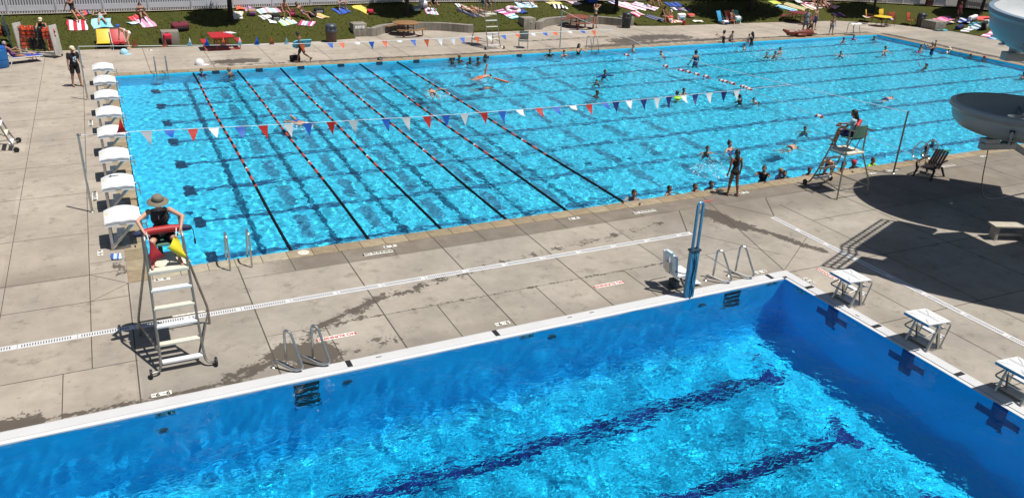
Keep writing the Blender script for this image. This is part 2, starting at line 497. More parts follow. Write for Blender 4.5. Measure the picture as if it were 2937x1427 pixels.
for k in range(9):
    x = 4.56+2.118*k
    ys = [-.3]+LANES
    for a, b in zip(ys[:-1], ys[1:]):
        if b-a > 1: fl(x-.2, x+.2, a+.42 if a > 0 else .25, b-.46, .008, 2)
    for yy, hh in ((PW-.003, .006), (.003, .006)):
        mk.box((x, yy, -.26), (.36, hh, .52), 1); mk.box((x, yy+(.0005 if yy < 1 else -.0005), -.13), (.92, hh, .1), 1)
receiver(struct(mk.build('main_pool_markings', [MARK, BMARK, DASH], smooth=0)))

# coping stones
cop = MB()
STONES = [P('sandstone_%s' % n, c, .8, 0, .16, 5, .3) for n, c in (('tan', (.265,.205,.128)), ('buff', (.29,.235,.155)), ('sand', (.24,.19,.12)), ('pale', (.34,.30,.225)))]
rnd = random.Random(3)
def coping(x0, x1, y0, y1, n, along):
    for i in range(n):
        g = .005
        if along == 'x': a, b = x0+(x1-x0)*i/n, x0+(x1-x0)*(i+1)/n; c = ((a+b)/2, (y0+y1)/2, -.04); d = (b-a-2*g, y1-y0, .11)
        else: a, b = y0+(y1-y0)*i/n, y0+(y1-y0)*(i+1)/n; c = ((x0+x1)/2, (a+b)/2, -.04); d = (x1-x0, b-a-2*g, .11)
        near = along == 'x' and y0 < 0 and (c[0] < 3.4)
        cop.box(c, d, 3 if near else rnd.choice((0, 1, 1, 2, 2, 0, 1)), bev=.012)
coping(0, PL, -.5, -.02, 77, 'x'); coping(0, PL, PW+.02, 23.5, 77, 'x')
coping(-.54, -.02, -.5, 23.5, 36, 'y'); coping(PL+.02, 51.28, -.5, 23.5, 36, 'y')
struct(cop.build('pool_coping', STONES, smooth=30))
sl = MB(); sl.box((PL/2, -.25, -.06), (PL+1.0, .46, .06)); sl.box((PL/2, 23.18, -.06), (PL+1.0, .46, .06)); sl.box((-.27, 11.4, -.062), (.5, 24, .06)); sl.box((51.02, 11.4, -.062), (.5, 24, .06))
struct(sl.build('coping_mortar_bed', P('mortar', (.42,.39,.33), .9, 0, .1, 9), smooth=0))

# ------------------------------------------------------------------ diving pool
DX0, DX1, DY0, DY1, DZ = -26.0, 14.9, -32.0, -6.25, -3.05
DWALL = P('dimmed_wall_plaster', (.012, .52, 1.0), .7, 0, .06, 1.2)  # deeper blue than the floor: dimmer light under water put into the colour
DFLOOR = P('lit_floor_plaster', (.008, .64, 1.0), .7, 0, .06, 1.2)  # same plaster, the stronger light on the floor put into its colour
mb = MB(); cv = .55
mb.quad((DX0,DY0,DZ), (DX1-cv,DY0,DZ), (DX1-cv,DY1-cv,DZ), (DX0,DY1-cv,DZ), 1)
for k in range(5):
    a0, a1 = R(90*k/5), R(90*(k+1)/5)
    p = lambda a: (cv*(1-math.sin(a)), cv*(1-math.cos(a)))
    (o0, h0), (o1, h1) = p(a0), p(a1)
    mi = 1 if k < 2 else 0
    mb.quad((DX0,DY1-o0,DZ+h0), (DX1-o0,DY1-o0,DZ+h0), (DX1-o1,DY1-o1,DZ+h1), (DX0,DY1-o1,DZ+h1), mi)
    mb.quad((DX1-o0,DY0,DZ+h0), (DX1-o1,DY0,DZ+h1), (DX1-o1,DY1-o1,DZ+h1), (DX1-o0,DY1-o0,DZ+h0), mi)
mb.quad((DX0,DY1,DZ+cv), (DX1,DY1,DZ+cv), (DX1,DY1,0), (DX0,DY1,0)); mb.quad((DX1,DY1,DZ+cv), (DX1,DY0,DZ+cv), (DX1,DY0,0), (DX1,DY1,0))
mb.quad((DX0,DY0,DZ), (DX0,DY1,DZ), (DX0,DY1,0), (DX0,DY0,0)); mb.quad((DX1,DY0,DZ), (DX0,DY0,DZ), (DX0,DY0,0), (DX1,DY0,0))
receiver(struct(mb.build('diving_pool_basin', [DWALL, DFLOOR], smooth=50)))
mk = MB()
DMARK = P('navy_tile', (.004, .022, .20), .5, 0, .2, 8)
for i in range(7):
    y = -7.98-2.47*i
    mk.box((-5.9, y, DZ+.002), (38.1, .37, .012)); mk.box((13.25, y, DZ+.0025), (.36, 1.0, .013))
    yc = -7.97-2.22*i
    mk.box((DX1-.003, yc, -.56), (.006, .32, 1.12)); mk.box((DX1-.0035, yc, -.55), (.007, .95, .31))
receiver(struct(mk.build('diving_pool_markings', DMARK, smooth=0)))
for x in (2.42, 13.2):
    mk = MB()
    mk.box((x, DY1-.003, -.62), (.52, .006, 1.0), 0)
    for k in range(4): mk.box((x, DY1-.005, -.3-.26*k), (.48, .01, .03), 1)
    receiver(tag(mk.build('wall_steps', [BLACK, DWALL], smooth=0), 'black recessed climbing steps in the pool wall below the %s rails' % ('left pair of' if x < 5 else 'lift side'), 'wall steps', 'black step recesses in the diving pool wall'))
mk = MB()
for x, z, r in ((-.3, -.75, .11), (3.25, -.5, .1), (8.0, -.42, .11), (12.25, -.5, .1)):
    mk.lathe([(r, 0), (r, .02), (r*.6, .03), (0, .03)], (0,0,0), 14)
    n = len(mk.v)
    for i in range(n-14*4, n):
        a = mk.v[i]; mk.v[i] = (a[0]+x, DY1-a[2], a[1]+z)
receiver(struct(mk.build('pool_inlet_grilles', P('grey_grille', (.05,.07,.10), .5), smooth=30)))

# gutter round the diving pool
def grate_material():
    m = bpy.data.materials.new('gutter_grating'); m.use_nodes = True
    nt, N, L, b = nodes(m)
    pos = N.new('ShaderNodeNewGeometry').outputs['Position']
    br = N.new('ShaderNodeTexBrick'); br.inputs['Scale'].default_value = 1
    br.inputs['Brick Width'].default_value = .05; br.inputs['Row Height'].default_value = .026
    br.inputs['Mortar Size'].default_value = .0085; br.inputs['Mortar Smooth'].default_value = .2
    br.inputs['Color1'].default_value = (.34,.35,.37,1); br.inputs['Color2'].default_value = (.38,.39,.41,1); br.inputs['Mortar'].default_value = (.60,.60,.60,1)
    L.new(pos, br.inputs['Vector'])
    nz = noise_n(N, L, pos, 1.2, 5, .6, .3, .7, .93, 1.03)
    mx = N.new('ShaderNodeMix'); mx.data_type = 'RGBA'; mx.blend_type = 'MULTIPLY'; mx.inputs[0].default_value = 1
    L.new(br.outputs['Color'], mx.inputs[6]); L.new(nz, mx.inputs[7]); L.new(mx.outputs[2], b.inputs['Base Color'])
    b.inputs['Roughness'].default_value = .55
    return m
GRATE = grate_material()
g = thing('pool_gutter', 'white perforated overflow gutter edging the diving pool', 'gutter')
mb = MB(); mb.box((-5.35, -6.01, -.02), (41.3, .27, .05)); mb.box((15.165, -19.0, -.02), (.27, 25.7, .05)); mb.build('grating', GRATE, g, 0)
mb = MB(); mb.box((-5.55, -6.2, -.022), (40.9, .105, .058), bev=.015); mb.box((14.955, -19.15, -.022), (.105, 25.8, .058), bev=.015)
mb.box((-5.35, -5.873, -.021), (41.3, .012, .052)); mb.box((15.302, -19.0, -.021), (.012, 25.7, .052)); mb.build('lip', P('white_gutter_lip', (.62,.62,.62), .4, 0, .03, 5), g, 30)
for (x, y, dx, dy) in ((3.36,-6.0,.11,.25),(6.7,-6.0,.11,.25),(14.6,-6.02,.11,.25),(15.14,-6.9,.25,.11),(15.14,-9.06,.25,.11),(15.14,-11.27,.25,.11)):
    mb = MB(); mb.box((x, y, .008), (dx, dy, .006)); mb.build('black_tile', BLACK, g, 0)
for (x, y) in ((4.0,-5.98),(9.2,-5.97),(8.6,-5.98)):
    mb = MB(); mb.box((x, y, .007), (.12, .028, .004)); mb.build('name_plate', P('grey_plate', (.10,.10,.11), .6), g, 0)
mb = MB(); mb.box((15.12, -8.5, .007), (.028, .12, .004)); mb.build('name_plate', P('grey_plate', (.10,.10,.11), .6), g, 0)

# ------------------------------------------------------------------ water: real waves, real refraction, sunlit caustics
def water_material(name, tint, sc_, st, calm=None):
    m = bpy.data.materials.new(name); m.use_nodes = True
    nt, N, L, b = nodes(m)
    b.inputs['Base Color'].default_value = (*tint, 1)
    b.inputs['Transmission Weight'].default_value = 1
    b.inputs['IOR'].default_value = 1.33
    b.inputs['Roughness'].default_value = 0.0
    pos = N.new('ShaderNodeNewGeometry').outputs['Position']
    mp = N.new('ShaderNodeMapping'); mp.inputs['Rotation'].default_value = (0, 0, .5); mp.inputs['Scale'].default_value = (1, 1.5, 1)
    L.new(pos, mp.inputs[0])
    z = N.new('ShaderNodeTexNoise'); z.inputs['Scale'].default_value = sc_; z.inputs['Detail'].default_value = 2.5
    z.inputs['Distortion'].default_value = .6
    L.new(mp.outputs[0], z.inputs['Vector'])
    bp = N.new('ShaderNodeBump'); bp.inputs['Strength'].default_value = 1; bp.inputs['Distance'].default_value = st
    L.new(z.outputs['Fac'], bp.inputs['Height']); L.new(bp.outputs[0], b.inputs['Normal'])
    if calm:      # ripples die down towards a sheltered wall
        sp = N.new('ShaderNodeSeparateXYZ'); L.new(pos, sp.inputs[0])
        mr = N.new('ShaderNodeMapRange')
        mr.inputs['From Min'].default_value, mr.inputs['From Max'].default_value = calm[0], calm[1]
        mr.inputs['To Min'].default_value = calm[2]; mr.inputs['To Max'].default_value = 1
        L.new(sp.outputs[0], mr.inputs['Value']); L.new(mr.outputs[0], bp.inputs['Strength'])
    return m
def waves(nx, ny, step, seed, parts):
    rng = np.random.default_rng(seed)
    ky, kx = np.meshgrid(np.fft.fftfreq(ny, step), np.fft.fftfreq(nx, step), indexing='ij')
    kk = np.hypot(kx, ky); kk[0, 0] = 1e-3
    tot = np.zeros((ny, nx))
    for lam, width, amp, stretch in parts:
        k2 = np.hypot(kx*stretch, ky); k2[0, 0] = 1e-3
        a = np.exp(-(np.log(k2*lam)/width)**2)/kk
        h = np.fft.ifft2(a*np.exp(2j*np.pi*rng.random((ny, nx)))).real
        tot += amp*h/h.std()
    return tot
def water(name, x0, x1, y0, y1, z, step, seed, parts, mat, calm=None):
    nx = int(round((x1-x0)/step))+1; ny = int(round((y1-y0)/step))+1
    X, Y = np.meshgrid(np.linspace(x0, x1, nx), np.linspace(y0, y1, ny))
    h = waves(nx, ny, step, seed, parts)
    if calm is not None: h = h*calm(X, Y)
    v = np.stack([X, Y, z+h], -1).reshape(-1, 3)
    i = np.arange(nx*ny).reshape(ny, nx)
    f = np.stack([i[:-1,:-1], i[:-1,1:], i[1:,1:], i[1:,:-1]], -1).reshape(-1, 4)
    me = grid_mesh(name, v, f, True); me.materials.append(mat)
    o = struct(link(name, me)); o.cycles.is_caustics_caster = True
    return o
WL, DWL = -.07, -.035
W1 = water_material('main_pool_water', (.74, .96, 1.0), 4.5, .016, (1, 9, .35))
W2 = water_material('diving_pool_water', (.46, .93, 1.0), 5.5, .019, (14.6, 12.2, .12))
def calm_main(X, Y):
    c = np.ones(X.shape)
    c *= 1-.45*np.exp(-(((X-6.6)/1.1)**2+((Y-10)/4)**2))
    c *= .62+.38*np.clip((X-1.5)/4, 0, 1)
    return c*(.85+.25*np.clip(X/30, 0, 1))
def calm_dive(X, Y):
    return np.clip(.25+(14.9-X)/2.2, .25, 1)
water('main_pool_surface', 0, PL, 0, PW, WL, .045, 11, [(.26,.35,.0018,1.0),(.52,.4,.0036,1.0),(1.8,.4,.003,1.0)], W1, calm_main)
water('diving_pool_surface', -9, DX1, -19, DY1, DWL, .03, 5, [(.15,.3,.0004,1.0),(.26,.3,.0013,1.0),(.50,.4,.0025,1.0),(1.3,.4,.009,1.0)], W2, calm_dive)
water('diving_pool_surface', DX0, -9, -19, DY1, DWL, .12, 6, [(.5,.45,.006,1.0)], W2)
water('diving_pool_surface', DX0, DX1, DY0, -19, DWL, .12, 8, [(.5,.45,.006,1.0)], W2)

# ------------------------------------------------------------------ lawn, ground, road, fences
lawn_edge = [(-40,30.05),(-2.5,30.0),(4.7,29.62),(11.5,29.55),(13.7,29.9),(13.75,30.75),(14.9,30.9),(15.6,31.5),(16.6,32.15),(17.6,32.35),(18.7,32.2),(19.9,31.7),(21.2,30.85),(21.75,30.5),(21.8,30.2),(25.5,30.2),(25.6,30.8),(26.7,30.8),(27.3,31.5),(28.2,32.1),(29.6,32.4),(31,32.4),(32.3,32.0),(33.2,31.1),(34.6,30.8),(34.65,30.2),(37,29.75),(45,29.5),(53,28.9),(56.2,26.6),(58.4,24.1),(58.7,19),(58.7,-38)]
fence_line = [(-12.29, 35.19),(-5.28, 35.21),(3.73, 35.05),(8.66, 35.20),(13.39, 35.34),(18.33, 35.50),(20.72, 35.38),(26.09, 35.15),(32.02, 34.94),(41.05, 34.51),(49.78, 33.78),(56.29, 32.14),(59.28, 30.13),(61.75, 27.81),(63.25, 26.00),(64.25, 22.41),(66.00, 13.79)]
poly = lawn_edge+[(100,-38),(100,10),(fence_line[-1][0]+.5,fence_line[-1][1])]+[(x, y+.35) for x, y in reversed(fence_line)]+[(-40,fence_line[0][1]+.35)]
bm = bmesh.new()
vv = [bm.verts.new((x, y, 0)) for x, y in poly]
fc = bm.faces.new(vv)
if fc.normal.z < 0 or True: fc.normal_update()
for k in range(-7, 10):
    bmesh.ops.bisect_plane(bm, geom=bm.verts[:]+bm.edges[:]+bm.faces[:], plane_co=(0, 28.6+k*.9, 0), plane_no=(0,1,0))
for x in [-30,-20,-10]+[2*i for i in range(-4, 50)]:
    bmesh.ops.bisect_plane(bm, geom=bm.verts[:]+bm.edges[:]+bm.faces[:], plane_co=(x+.013, 0, 0), plane_no=(1,0,0))
for y in (20, 15, 8, 0, -10, -25):
    bmesh.ops.bisect_plane(bm, geom=bm.verts[:]+bm.edges[:]+bm.faces[:], plane_co=(0, y, 0), plane_no=(0,1,0))
bmesh.ops.triangulate(bm, faces=bm.faces[:])
hv = lawn_hs([v.co.x for v in bm.verts], [v.co.y for v in bm.verts])
for v, q in zip(bm.verts, hv): v.co.z = q+.03
bnd = [e for e in bm.edges if e.is_boundary and max(e.verts[0].co.y, e.verts[1].co.y) < 33 and max(v.co.z for v in e.verts) < .75]
for e in bnd:
    p, q = e.verts[0].co.copy(), e.verts[1].co.copy()
    vs_ = [bm.verts.new(p), bm.verts.new(q), bm.verts.new((q.x, q.y, -.02)), bm.verts.new((p.x, p.y, -.02))]; bm.faces.new(vs_)
me = bpy.data.meshes.new('lawn'); bm.to_mesh(me); bm.free(); me.materials.append(GRASS)
if sum(p.normal.z for p in me.polygons) < 0: me.flip_normals()
struct(link('lawn', me))
gr = MB()
big = 1600
gr.quad((-big,60,-.03), (big,60,-.03), (big,big,-.03), (-big,big,-.03)); gr.quad((-big,-big,-.03), (big,-big,-.03), (big,-60,-.03), (-big,-60,-.03))
gr.quad((-big,-60,-.03), (-38,-60,-.03), (-38,60,-.03), (-big,60,-.03)); gr.quad((92,-60,-.03), (big,-60,-.03), (big,60,-.03), (92,60,-.03))
gr.quad((-38,43,-.03), (92,43,-.03), (92,60,-.03), (-38,60,-.03)); gr.quad((58,-60,-.03), (92,-60,-.03), (92,43,-.03), (58,43,-.03)); gr.quad((-38,-60,-.03), (58,-60,-.03), (58,-38,-.03), (-38,-38,-.03))
struct(gr.build('ground', P('dry_grass_ground', (.16,.14,.07), .9, 0, .3, .4), smooth=0))
def offset_line(pts, d):
    out = []
    for i, p in enumerate(pts):
        a = V((*pts[max(i-1, 0)], 0)); b = V((*pts[min(i+1, len(pts)-1)], 0)); t = (b-a).normalized()
        out.append((p[0]-t.y*d, p[1]+t.x*d))
    return out
def ribbon(name, pts, d0, d1, z, mat):
    a, b = offset_line(pts, d0), offset_line(pts, d1); mb = MB()
    hh_ = [lawn_h(*q)+z for q in pts]
    for i in range(len(pts)-1): mb.quad((*a[i],hh_[i]), (*a[i+1],hh_[i+1]), (*b[i+1],hh_[i+1]), (*b[i],hh_[i]))
    return struct(mb.build(name, mat, smooth=0))
ribbon('mowing_strip', fence_line, -.22, .3, .075, P('path_concrete', (.36,.31,.25), .85, 0, .15, 3))
ribbon('road', fence_line[:14], 1.2, 14, .020, P('asphalt', (.035,.035,.038), .9, 0, .25, 6))
ribbon('roadside_path', fence_line, .3, 1.2, .045, P('dark_soil', (.05,.04,.025), .95, 0, .4, 3))
ribbon('far_verge', fence_line, 8, 60, -.05, P('dry_grass_ground', (.16,.14,.07), .9, 0, .3, .4))
ribbon('parking_lot', fence_line[12:], 1.2, 8, .03, P('parking_asphalt', (.10,.095,.09), .9, 0, .2, 6))

FWHITE = P('white_vinyl', (.52,.53,.58), .45, 0, .05, 3)
FBEIGE = P('beige_vinyl', (.52,.45,.36), .5, 0, .06, 3)
def along(pts, step):
    out = []; carry = 0
    for (a, b) in zip(pts[:-1], pts[1:]):
        a, b = V((*a, 0)), V((*b, 0)); L = (b-a).length; t = carry
        while t < L: out.append(a+(b-a)*t/L); t += step
        carry = t-L
    return out
def picket_fence(name, label, pts, mat, step=2.46, posts=True):
    f = thing(name, label, 'fence')
    P_ = along(pts, step)
    for a, b in zip(P_[:-1], P_[1:]):
        d = (b-a); L = d.length; t = d/L; rz = math.atan2(t.y, t.x)
        mb = MB(); zb = (lawn_h(a.x, a.y)+lawn_h(b.x, b.y))/2+.04
        n = int(L/.136)
        for i in range(1, n):
            c = a+t*(L*i/n); mb.box((c.x, c.y, zb+.86), (.066, .022, 1.6), rz=rz)
        m_ = (a+b)/2
        mb.box((m_.x, m_.y, zb+.34), (L-.12, .05, .31), rz=rz); mb.box((m_.x, m_.y, zb+1.44), (L-.12, .05, .11), rz=rz)
        mb.build('picket_panel', mat, f, 0)
    for a in (P_ if posts else []):
        zb = lawn_h(a.x, a.y)
        mb = MB(); mb.box((a.x, a.y, zb+.86), (.12, .12, 1.72), bev=.01); mb.prism([(a.x-.075,a.y-.075),(a.x+.075,a.y-.075),(a.x+.075,a.y+.075),(a.x-.075,a.y+.075)], zb+1.725, zb+1.78)
        mb.build('post', mat, f, 30)
    return f
picket_fence('picket_fence', 'long white picket fence running behind the lawn', fence_line[:13], FWHITE)
picket_fence('picket_fence', 'short white picket fence between the two brown brick pillars', [(59.42, 30.00),(61.58, 28.00)], FWHITE, 1.24)
picket_fence('picket_fence', 'white picket fence bay right of the first brick pillar', [(62.05, 27.51),(63.12, 26.19)], FWHITE, .85)
picket_fence('picket_fence', 'beige fence beyond the second brick pillar, right end of the lawn', [(63.46, 25.58),(64.25, 22.41),(66.00, 13.79)], FBEIGE, 2.4)
BRICK = P('brown_brick', (.09,.038,.024), .85, 0, .35, 14, .4)
for i, (x, y) in enumerate(((61.81, 27.75), (63.28, 25.92))):
    t = thing('brick_pillar', ('brown brick pillar in the fence, nearer the orange chairs', 'brown brick pillar in the fence, nearer the slanting tree trunk')[i], 'pillar', (x, y, lawn_h(x, y)-.05), R(-38), 'brick pillars in the fence')
    mb = MB()
    for k in range(11): mb.box((0,0,.09+.19*k), (.5-(k % 2)*.012, .5-(k % 2)*.012, .18), bev=.01)
    mb.build('shaft', BRICK, t); mb = MB(); mb.box((0,0,2.14), (.6,.6,.1), bev=.02); mb.build('cap', CONC, t)

# curved retaining walls with end blocks
def curved_wall(label, pts, h, block_pts, label_b):
    t = thing('retaining_wall', label, 'wall')
    P0 = [V((*p, 0)) for p in pts]
    n = 24; curve = []
    # Catmull-Rom through the measured face points
    Q = [P0[0]*2-P0[1]]+P0+[P0[-1]*2-P0[-2]]
    for i in range(1, len(Q)-2):
        for k in range(6):
            u = k/6
            curve.append(.5*((2*Q[i])+(Q[i+1]-Q[i-1])*u+(2*Q[i-1]-5*Q[i]+4*Q[i+1]-Q[i+2])*u*u+(-Q[i-1]+3*Q[i]-3*Q[i+1]+Q[i+2])*u**3))
    curve.append(P0[-1])
    fr = [(p.x, p.y) for p in curve]; bk = offset_line(fr, .42)
    mb = MB()
    for i in range(len(fr)-1):
        a, b, c, d = fr[i], fr[i+1], bk[i+1], bk[i]
        mb.quad((*a,-.02), (*b,-.02), (*b,h), (*a,h)); mb.quad((*d,h), (*a,h), (*b,h), (*c,h)); mb.quad((*c,-.02), (*d,-.02), (*d,h), (*c,h))
    for i, s in ((0, 1), (len(fr)-1, -1)): mb.quad((*bk[i],-.02), (*fr[i],-.02), (*fr[i],h), (*bk[i],h))
    mb.build('wall_body', WALLC, t, 30)
def concrete_material2():
    m = bpy.data.materials.new('streaked_concrete'); m.use_nodes = True
    nt, N, L, b = nodes(m)
    pos = N.new('ShaderNodeNewGeometry').outputs['Position']
    mp = N.new('ShaderNodeMapping'); mp.inputs['Scale'].default_value = (1, 1, .12); L.new(pos, mp.inputs[0])
    a = noise_n(N, L, mp.outputs[0], 6, 6, .65, .3, .7, 0, 1); c = noise_n(N, L, pos, 2, 6, .6, .3, .7, .8, 1.15)
    mx = N.new('ShaderNodeMix'); mx.data_type = 'RGBA'; mx.blend_type = 'MULTIPLY'; mx.inputs[0].default_value = 1
    L.new(ramp_mix(N, L, a, (.17,.153,.128), (.30,.277,.235)), mx.inputs[6]); L.new(c, mx.inputs[7]); L.new(mx.outputs[2], b.inputs['Base Color'])
    b.inputs['Roughness'].default_value = .85
    return m
WALLC = concrete_material2()
curved_wall('curved low concrete wall behind the round picnic table', [(14.62,30.43),(15.1,30.35),(16.03,31.25),(17.4,31.8),(18.87,31.75),(20.04,31.25),(21.26,30.3),(21.72,30.15)], .50, None, None)
curved_wall('curved low concrete wall behind the woman with raised arms', [(26.45,30.3),(26.9,30.33),(27.75,31.3),(28.97,31.88),(30.6,32.0),(32.19,31.5),(33.2,30.5),(33.45,30.3)], .52, None, None)
def block(label, x, y, dx, dy, h, plate=True):
    t = thing('concrete_block', label, 'concrete block', (x, y, 0), 0, 'concrete end blocks along the lawn')
    mb = MB(); mb.box((0,0,h/2-.01), (dx, dy, h), bev=.02); mb.build('block_body', WALLC, t)
    if plate:
        mb = MB(); mb.box((.1,-dy/2-.012,h*.68), (.11,.025,.13), bev=.01); mb.build('outlet_box', P('grey_metal', (.5,.5,.5), .4, .5), t)
block('concrete block left of the curved wall with a row of white papers', 14.18, 30.86, .86, .86, .80)
block('concrete block at the left end of the second curved wall, small outlet on its face', 25.98, 30.8, .9, .9, .79)
block('concrete block behind the dark trash can', 34.0, 30.72, .9, .75, .62, False)
block('concrete block on the grass beside the red backpack', 3.15, 30.4, .92, .8, .80, False)
block('weathered concrete block on the lawn edge at the dark trash can, far right', 58.05, 24.0, 1.2, 1.3, .62)
mb = MB()
for k in range(4): mb.box((13.93+.155*k, 30.42, .58), (.13, .012, .16), 0, rot=(.05,.04*(k-2),0))
tag(mb.build('paper_notices', P('white_paper', (.8,.8,.8), .8), smooth=0), 'row of white papers taped on the concrete block', 'paper notices')

# ------------------------------------------------------------------ trench drains
SLOT = P('drain_slot', (.10,.11,.13), .6)
def drain(label, x0, y0, x1, y1, wd):
    d = V((x1-x0, y1-y0, 0)); L = d.length; rz = math.atan2(d.y, d.x)
    t = thing('trench_drain', label, 'drain', (x0, y0, 0), rz, 'white trench drains in the deck')
    mb = MB(); mb.box((L/2, 0, .003), (L, wd, .012)); mb.build('frame', P('white_drain', (.58,.58,.58), .5, 0, .06, 5), t, 0)
    mb = MB(); seg = 1.12; k = 0
    while k*seg < L-.2:
        a = k*seg+.07; e = min((k+1)*seg-.07, L-.05); n = int((e-a)/.05)
        for i in range(n): mb.box((a+.05*i+.012, 0, .0095), (.02, wd*.52, .004))
        k += 1
    for k in range(int(L/seg)+1): mb.box((k*seg, 0, .0096), (.008, wd*.9, .004))
    mb.build('slots', SLOT, t, 0)
drain('long white slotted drain between the two pools, passing behind the ladder feet', -5.0, -2.78, 14.45, -2.87, .20)
drain('white slotted drain running along the starting platforms into the slide shadow', 17.66, -2.75, 17.72, -14.5, .20)

# ------------------------------------------------------------------ painted tiles with writing
TILE = P('white_sign_tile', (.70,.69,.63), .6, 0, .06, 7)
INK = P('black_ink', (.015,.015,.015), .7)
RINK = P('red_ink', (.45,.03,.03), .7)
def plate(label, x, y, w, h, rz, runs, ink=INK, z=.004, up=None, name='deck_sign', cat='sign', group=None):
    """tile laid flat (or upright when up is given); runs = (text, size, offset along the tile)"""
    t = thing(name, label, cat, (x, y, z), rz, group)
    mb = MB(); 
    if up is None:
        mb.box((0,0,.002), (w, h, .008), bev=.002); o, ux, uy, ez = (0,0,.0075), (1,0,0), (0,1,0), V((0,0,.0075))
    else:
        mb.box((0,.002,0), (w, .008, h)); ez = V((0,-.004,0)); ux, uy = (1,0,0), (0,0,1)
    mb.build('tile', TILE, t, 20)
    mb = MB()
    for body, size, off in runs: text_mesh(mb, body, size, ez+V(ux)*off, ux, uy, bold=size*.035)
    mb.build('lettering', ink, t, 0)
    return t
PI = math.pi
def depth(label, x, y, a, b, rz=0.0, k=1.0, up=None, z=.004):
    plate(label, x, y, .36*k, .13*k, rz, [(a, .15*k, -.12*k), ('FT', .05*k, -.045*k), (b, .15*k, .065*k), ('IN', .05*k, .14*k)], z=z, up=up, name='depth_marker', cat='depth marker', group='depth markers on the deck')
def norun(label, x, y, w, rz, ink=INK, text='NO RUNNING'):
    plate(label, x, y, w, .15, rz, [(text, .135, 0)], ink, name='warning_sign', cat='sign', group='no running tiles on the deck')
depth('6 ft 0 in depth tile seen through the tall lifeguard ladder', .21, -.58, '6', '0')
depth('6 ft 3 in depth tile at the main pool edge', 5.98, -.66, '6', '3')
depth('6 ft 6 in depth tile at the main pool edge', 11.76, -.66, '6', '6')
depth('depth tile on the wet deck at the standing girl\'s feet', 18.3, -.66, '6', '6')
depth('depth tile in the shade edge left of the brown chair', 24.25, -.66, '6', '0')
depth('depth tile near the pool edge below the lower slide arm', 30.4, -.62, '5', '0')
depth('depth tile under the wheels of the right lifeguard chair', 21.2, -.93, '5', '9')
depth('9 ft 9 in tile beside the diving pool, left of the ladder rails', -.21, -5.7, '9', '9', PI)
depth('9 ft 9 in tile beside the diving pool, middle of the near deck', 7.02, -5.66, '9', '9', PI)
depth('9 ft 9 in tile by the diving pool corner', 14.58, -5.71, '9', '9', PI)
depth('10 ft 0 in tile by the diving pool corner', 15.42, -6.6, '10', '0', PI/2)
for i, (x, a, b, n) in enumerate(((-.19, '9', '9', 'below the left plain deck'), (7.35, '9', '9', 'below the middle black gutter tile'), (14.5, '9', '9', 'in the far corner'))):
    depth('9 ft 9 in tile on the pool wall waterline '+n, x, DY1-.012, a, b, 0, .95, True, -.13)
t_ = plate('10 ft 0 in number tile on the shaded diving pool wall', DX1-.012, -6.85, .34, .125, -PI/2, [('10', .14, -.10), ('0', .14, .07)], z=-.13, up=True, name='depth_marker', cat='depth marker', group='depth markers on the deck')
norun('black NO RUNNING tile beside the 6 ft 3 in marker', 5.57, -.96, .80, 0)
norun('black NO RUNNING tile on the damp strip left of the standing girl', 14.13, -.94, .82, 0)
norun('black NO RUNNING tile beyond the brown chair, below the main pool handrails', 27.85, -.99, .85, 0)
norun('white NO RUNNING tile beside the brown chair legs', 25.3, -.64, .55, 0)
norun('red NO RUNNING tile beside the near ladder rails', 3.40, -4.84, .82, PI, RINK)
norun('red NO RUNNING tile in the middle of the near deck', 10.37, -4.86, .82, PI, RINK)
norun('red NO RUNNING tile half hidden behind the first starting platform', 16.18, -6.55, .82, -PI/2+PI, RINK)
depth('depth tile beside the first starting block, nearest the tall lifeguard', -1.11, 1.6, '6', '0', -PI/2)
for i, (k, y) in enumerate((('third', 6.05), ('sixth', 14.6))):
    norun('tile lettered along the deck joint behind the %s starting block' % k, -1.16, y, .7, PI/2)
for i in range(8):
    mb = MB(); text_mesh(mb, str(i+1), .22, (-.27, LANES[i]-.42 if i else LANES[i]-.42, .0185), (1,0,0), (0,1,0), bold=.008)
    tag(mb.build('lane_number', INK, smooth=0), 'black lane number %d painted on the coping stones' % (i+1), 'number', 'lane numbers on the coping')
t = thing('skimmer_lid', 'round white skimmer lid set in the tan coping', 'lid', (3.72, -.26, .014))
mb = MB(); mb.lathe([(.15,0),(.15,.008),(.14,.012),(0,.012)], n=28); mb.build('lid_disc', OFFW, t)
mb = MB(); [mb.box((dx, 0, .0135), (.05,.012,.004)) for dx in (-.05,.05)]; mb.build('finger_slots', SLOT, t, 0)

# ------------------------------------------------------------------ lane ropes and float line
LR = [P('lane_float_black', (.006,.006,.008), .75, spec=.15), P('lane_float_red', (.42,.035,.015), .6), WHITE]
ROPEX = [3.485, 5.625, 7.743, 9.874, 11.946, 14.02]
def lane_rope(x, label):
    o = MB(); y = .05; i = 0; L = PW-.1
    r = .046
    n = int(L/.115)
    for i in range(n):
        y0 = .05+i*L/n; y1 = y0+L/n*.76
        f = (y0+y1)/2/PW
        if f < .235 or f > .885: mi = 0
        else: mi = 1 if int((y0)/.46) % 2 else 0
        if abs(y0-7.35) < .08 or abs(y0-15.1) < .08: mi = 2
        dx = .02*math.sin(y0*.5+x); z = WL+.012
        o.tube([(x+dx,y0,z),(x+dx,y0+.012,z),(x+dx,y1-.012,z),(x+dx,y1,z)], [r*.72,r,r,r*.72], 9, mi)
    o.tube([(x,.0,WL+.012),(x,PW,WL+.012)], .006, 5, 0)
    return tag(o.build('lane_rope', LR), label, 'lane rope', 'red and black lane ropes across the main pool')
for x, nm in zip(ROPEX, ('nearest the starting blocks', 'second from the starting blocks', 'third from the starting blocks', 'fourth from the starting blocks', 'fifth from the starting blocks', 'farthest from the starting blocks')): lane_rope(x, 'red and black lane rope '+nm)
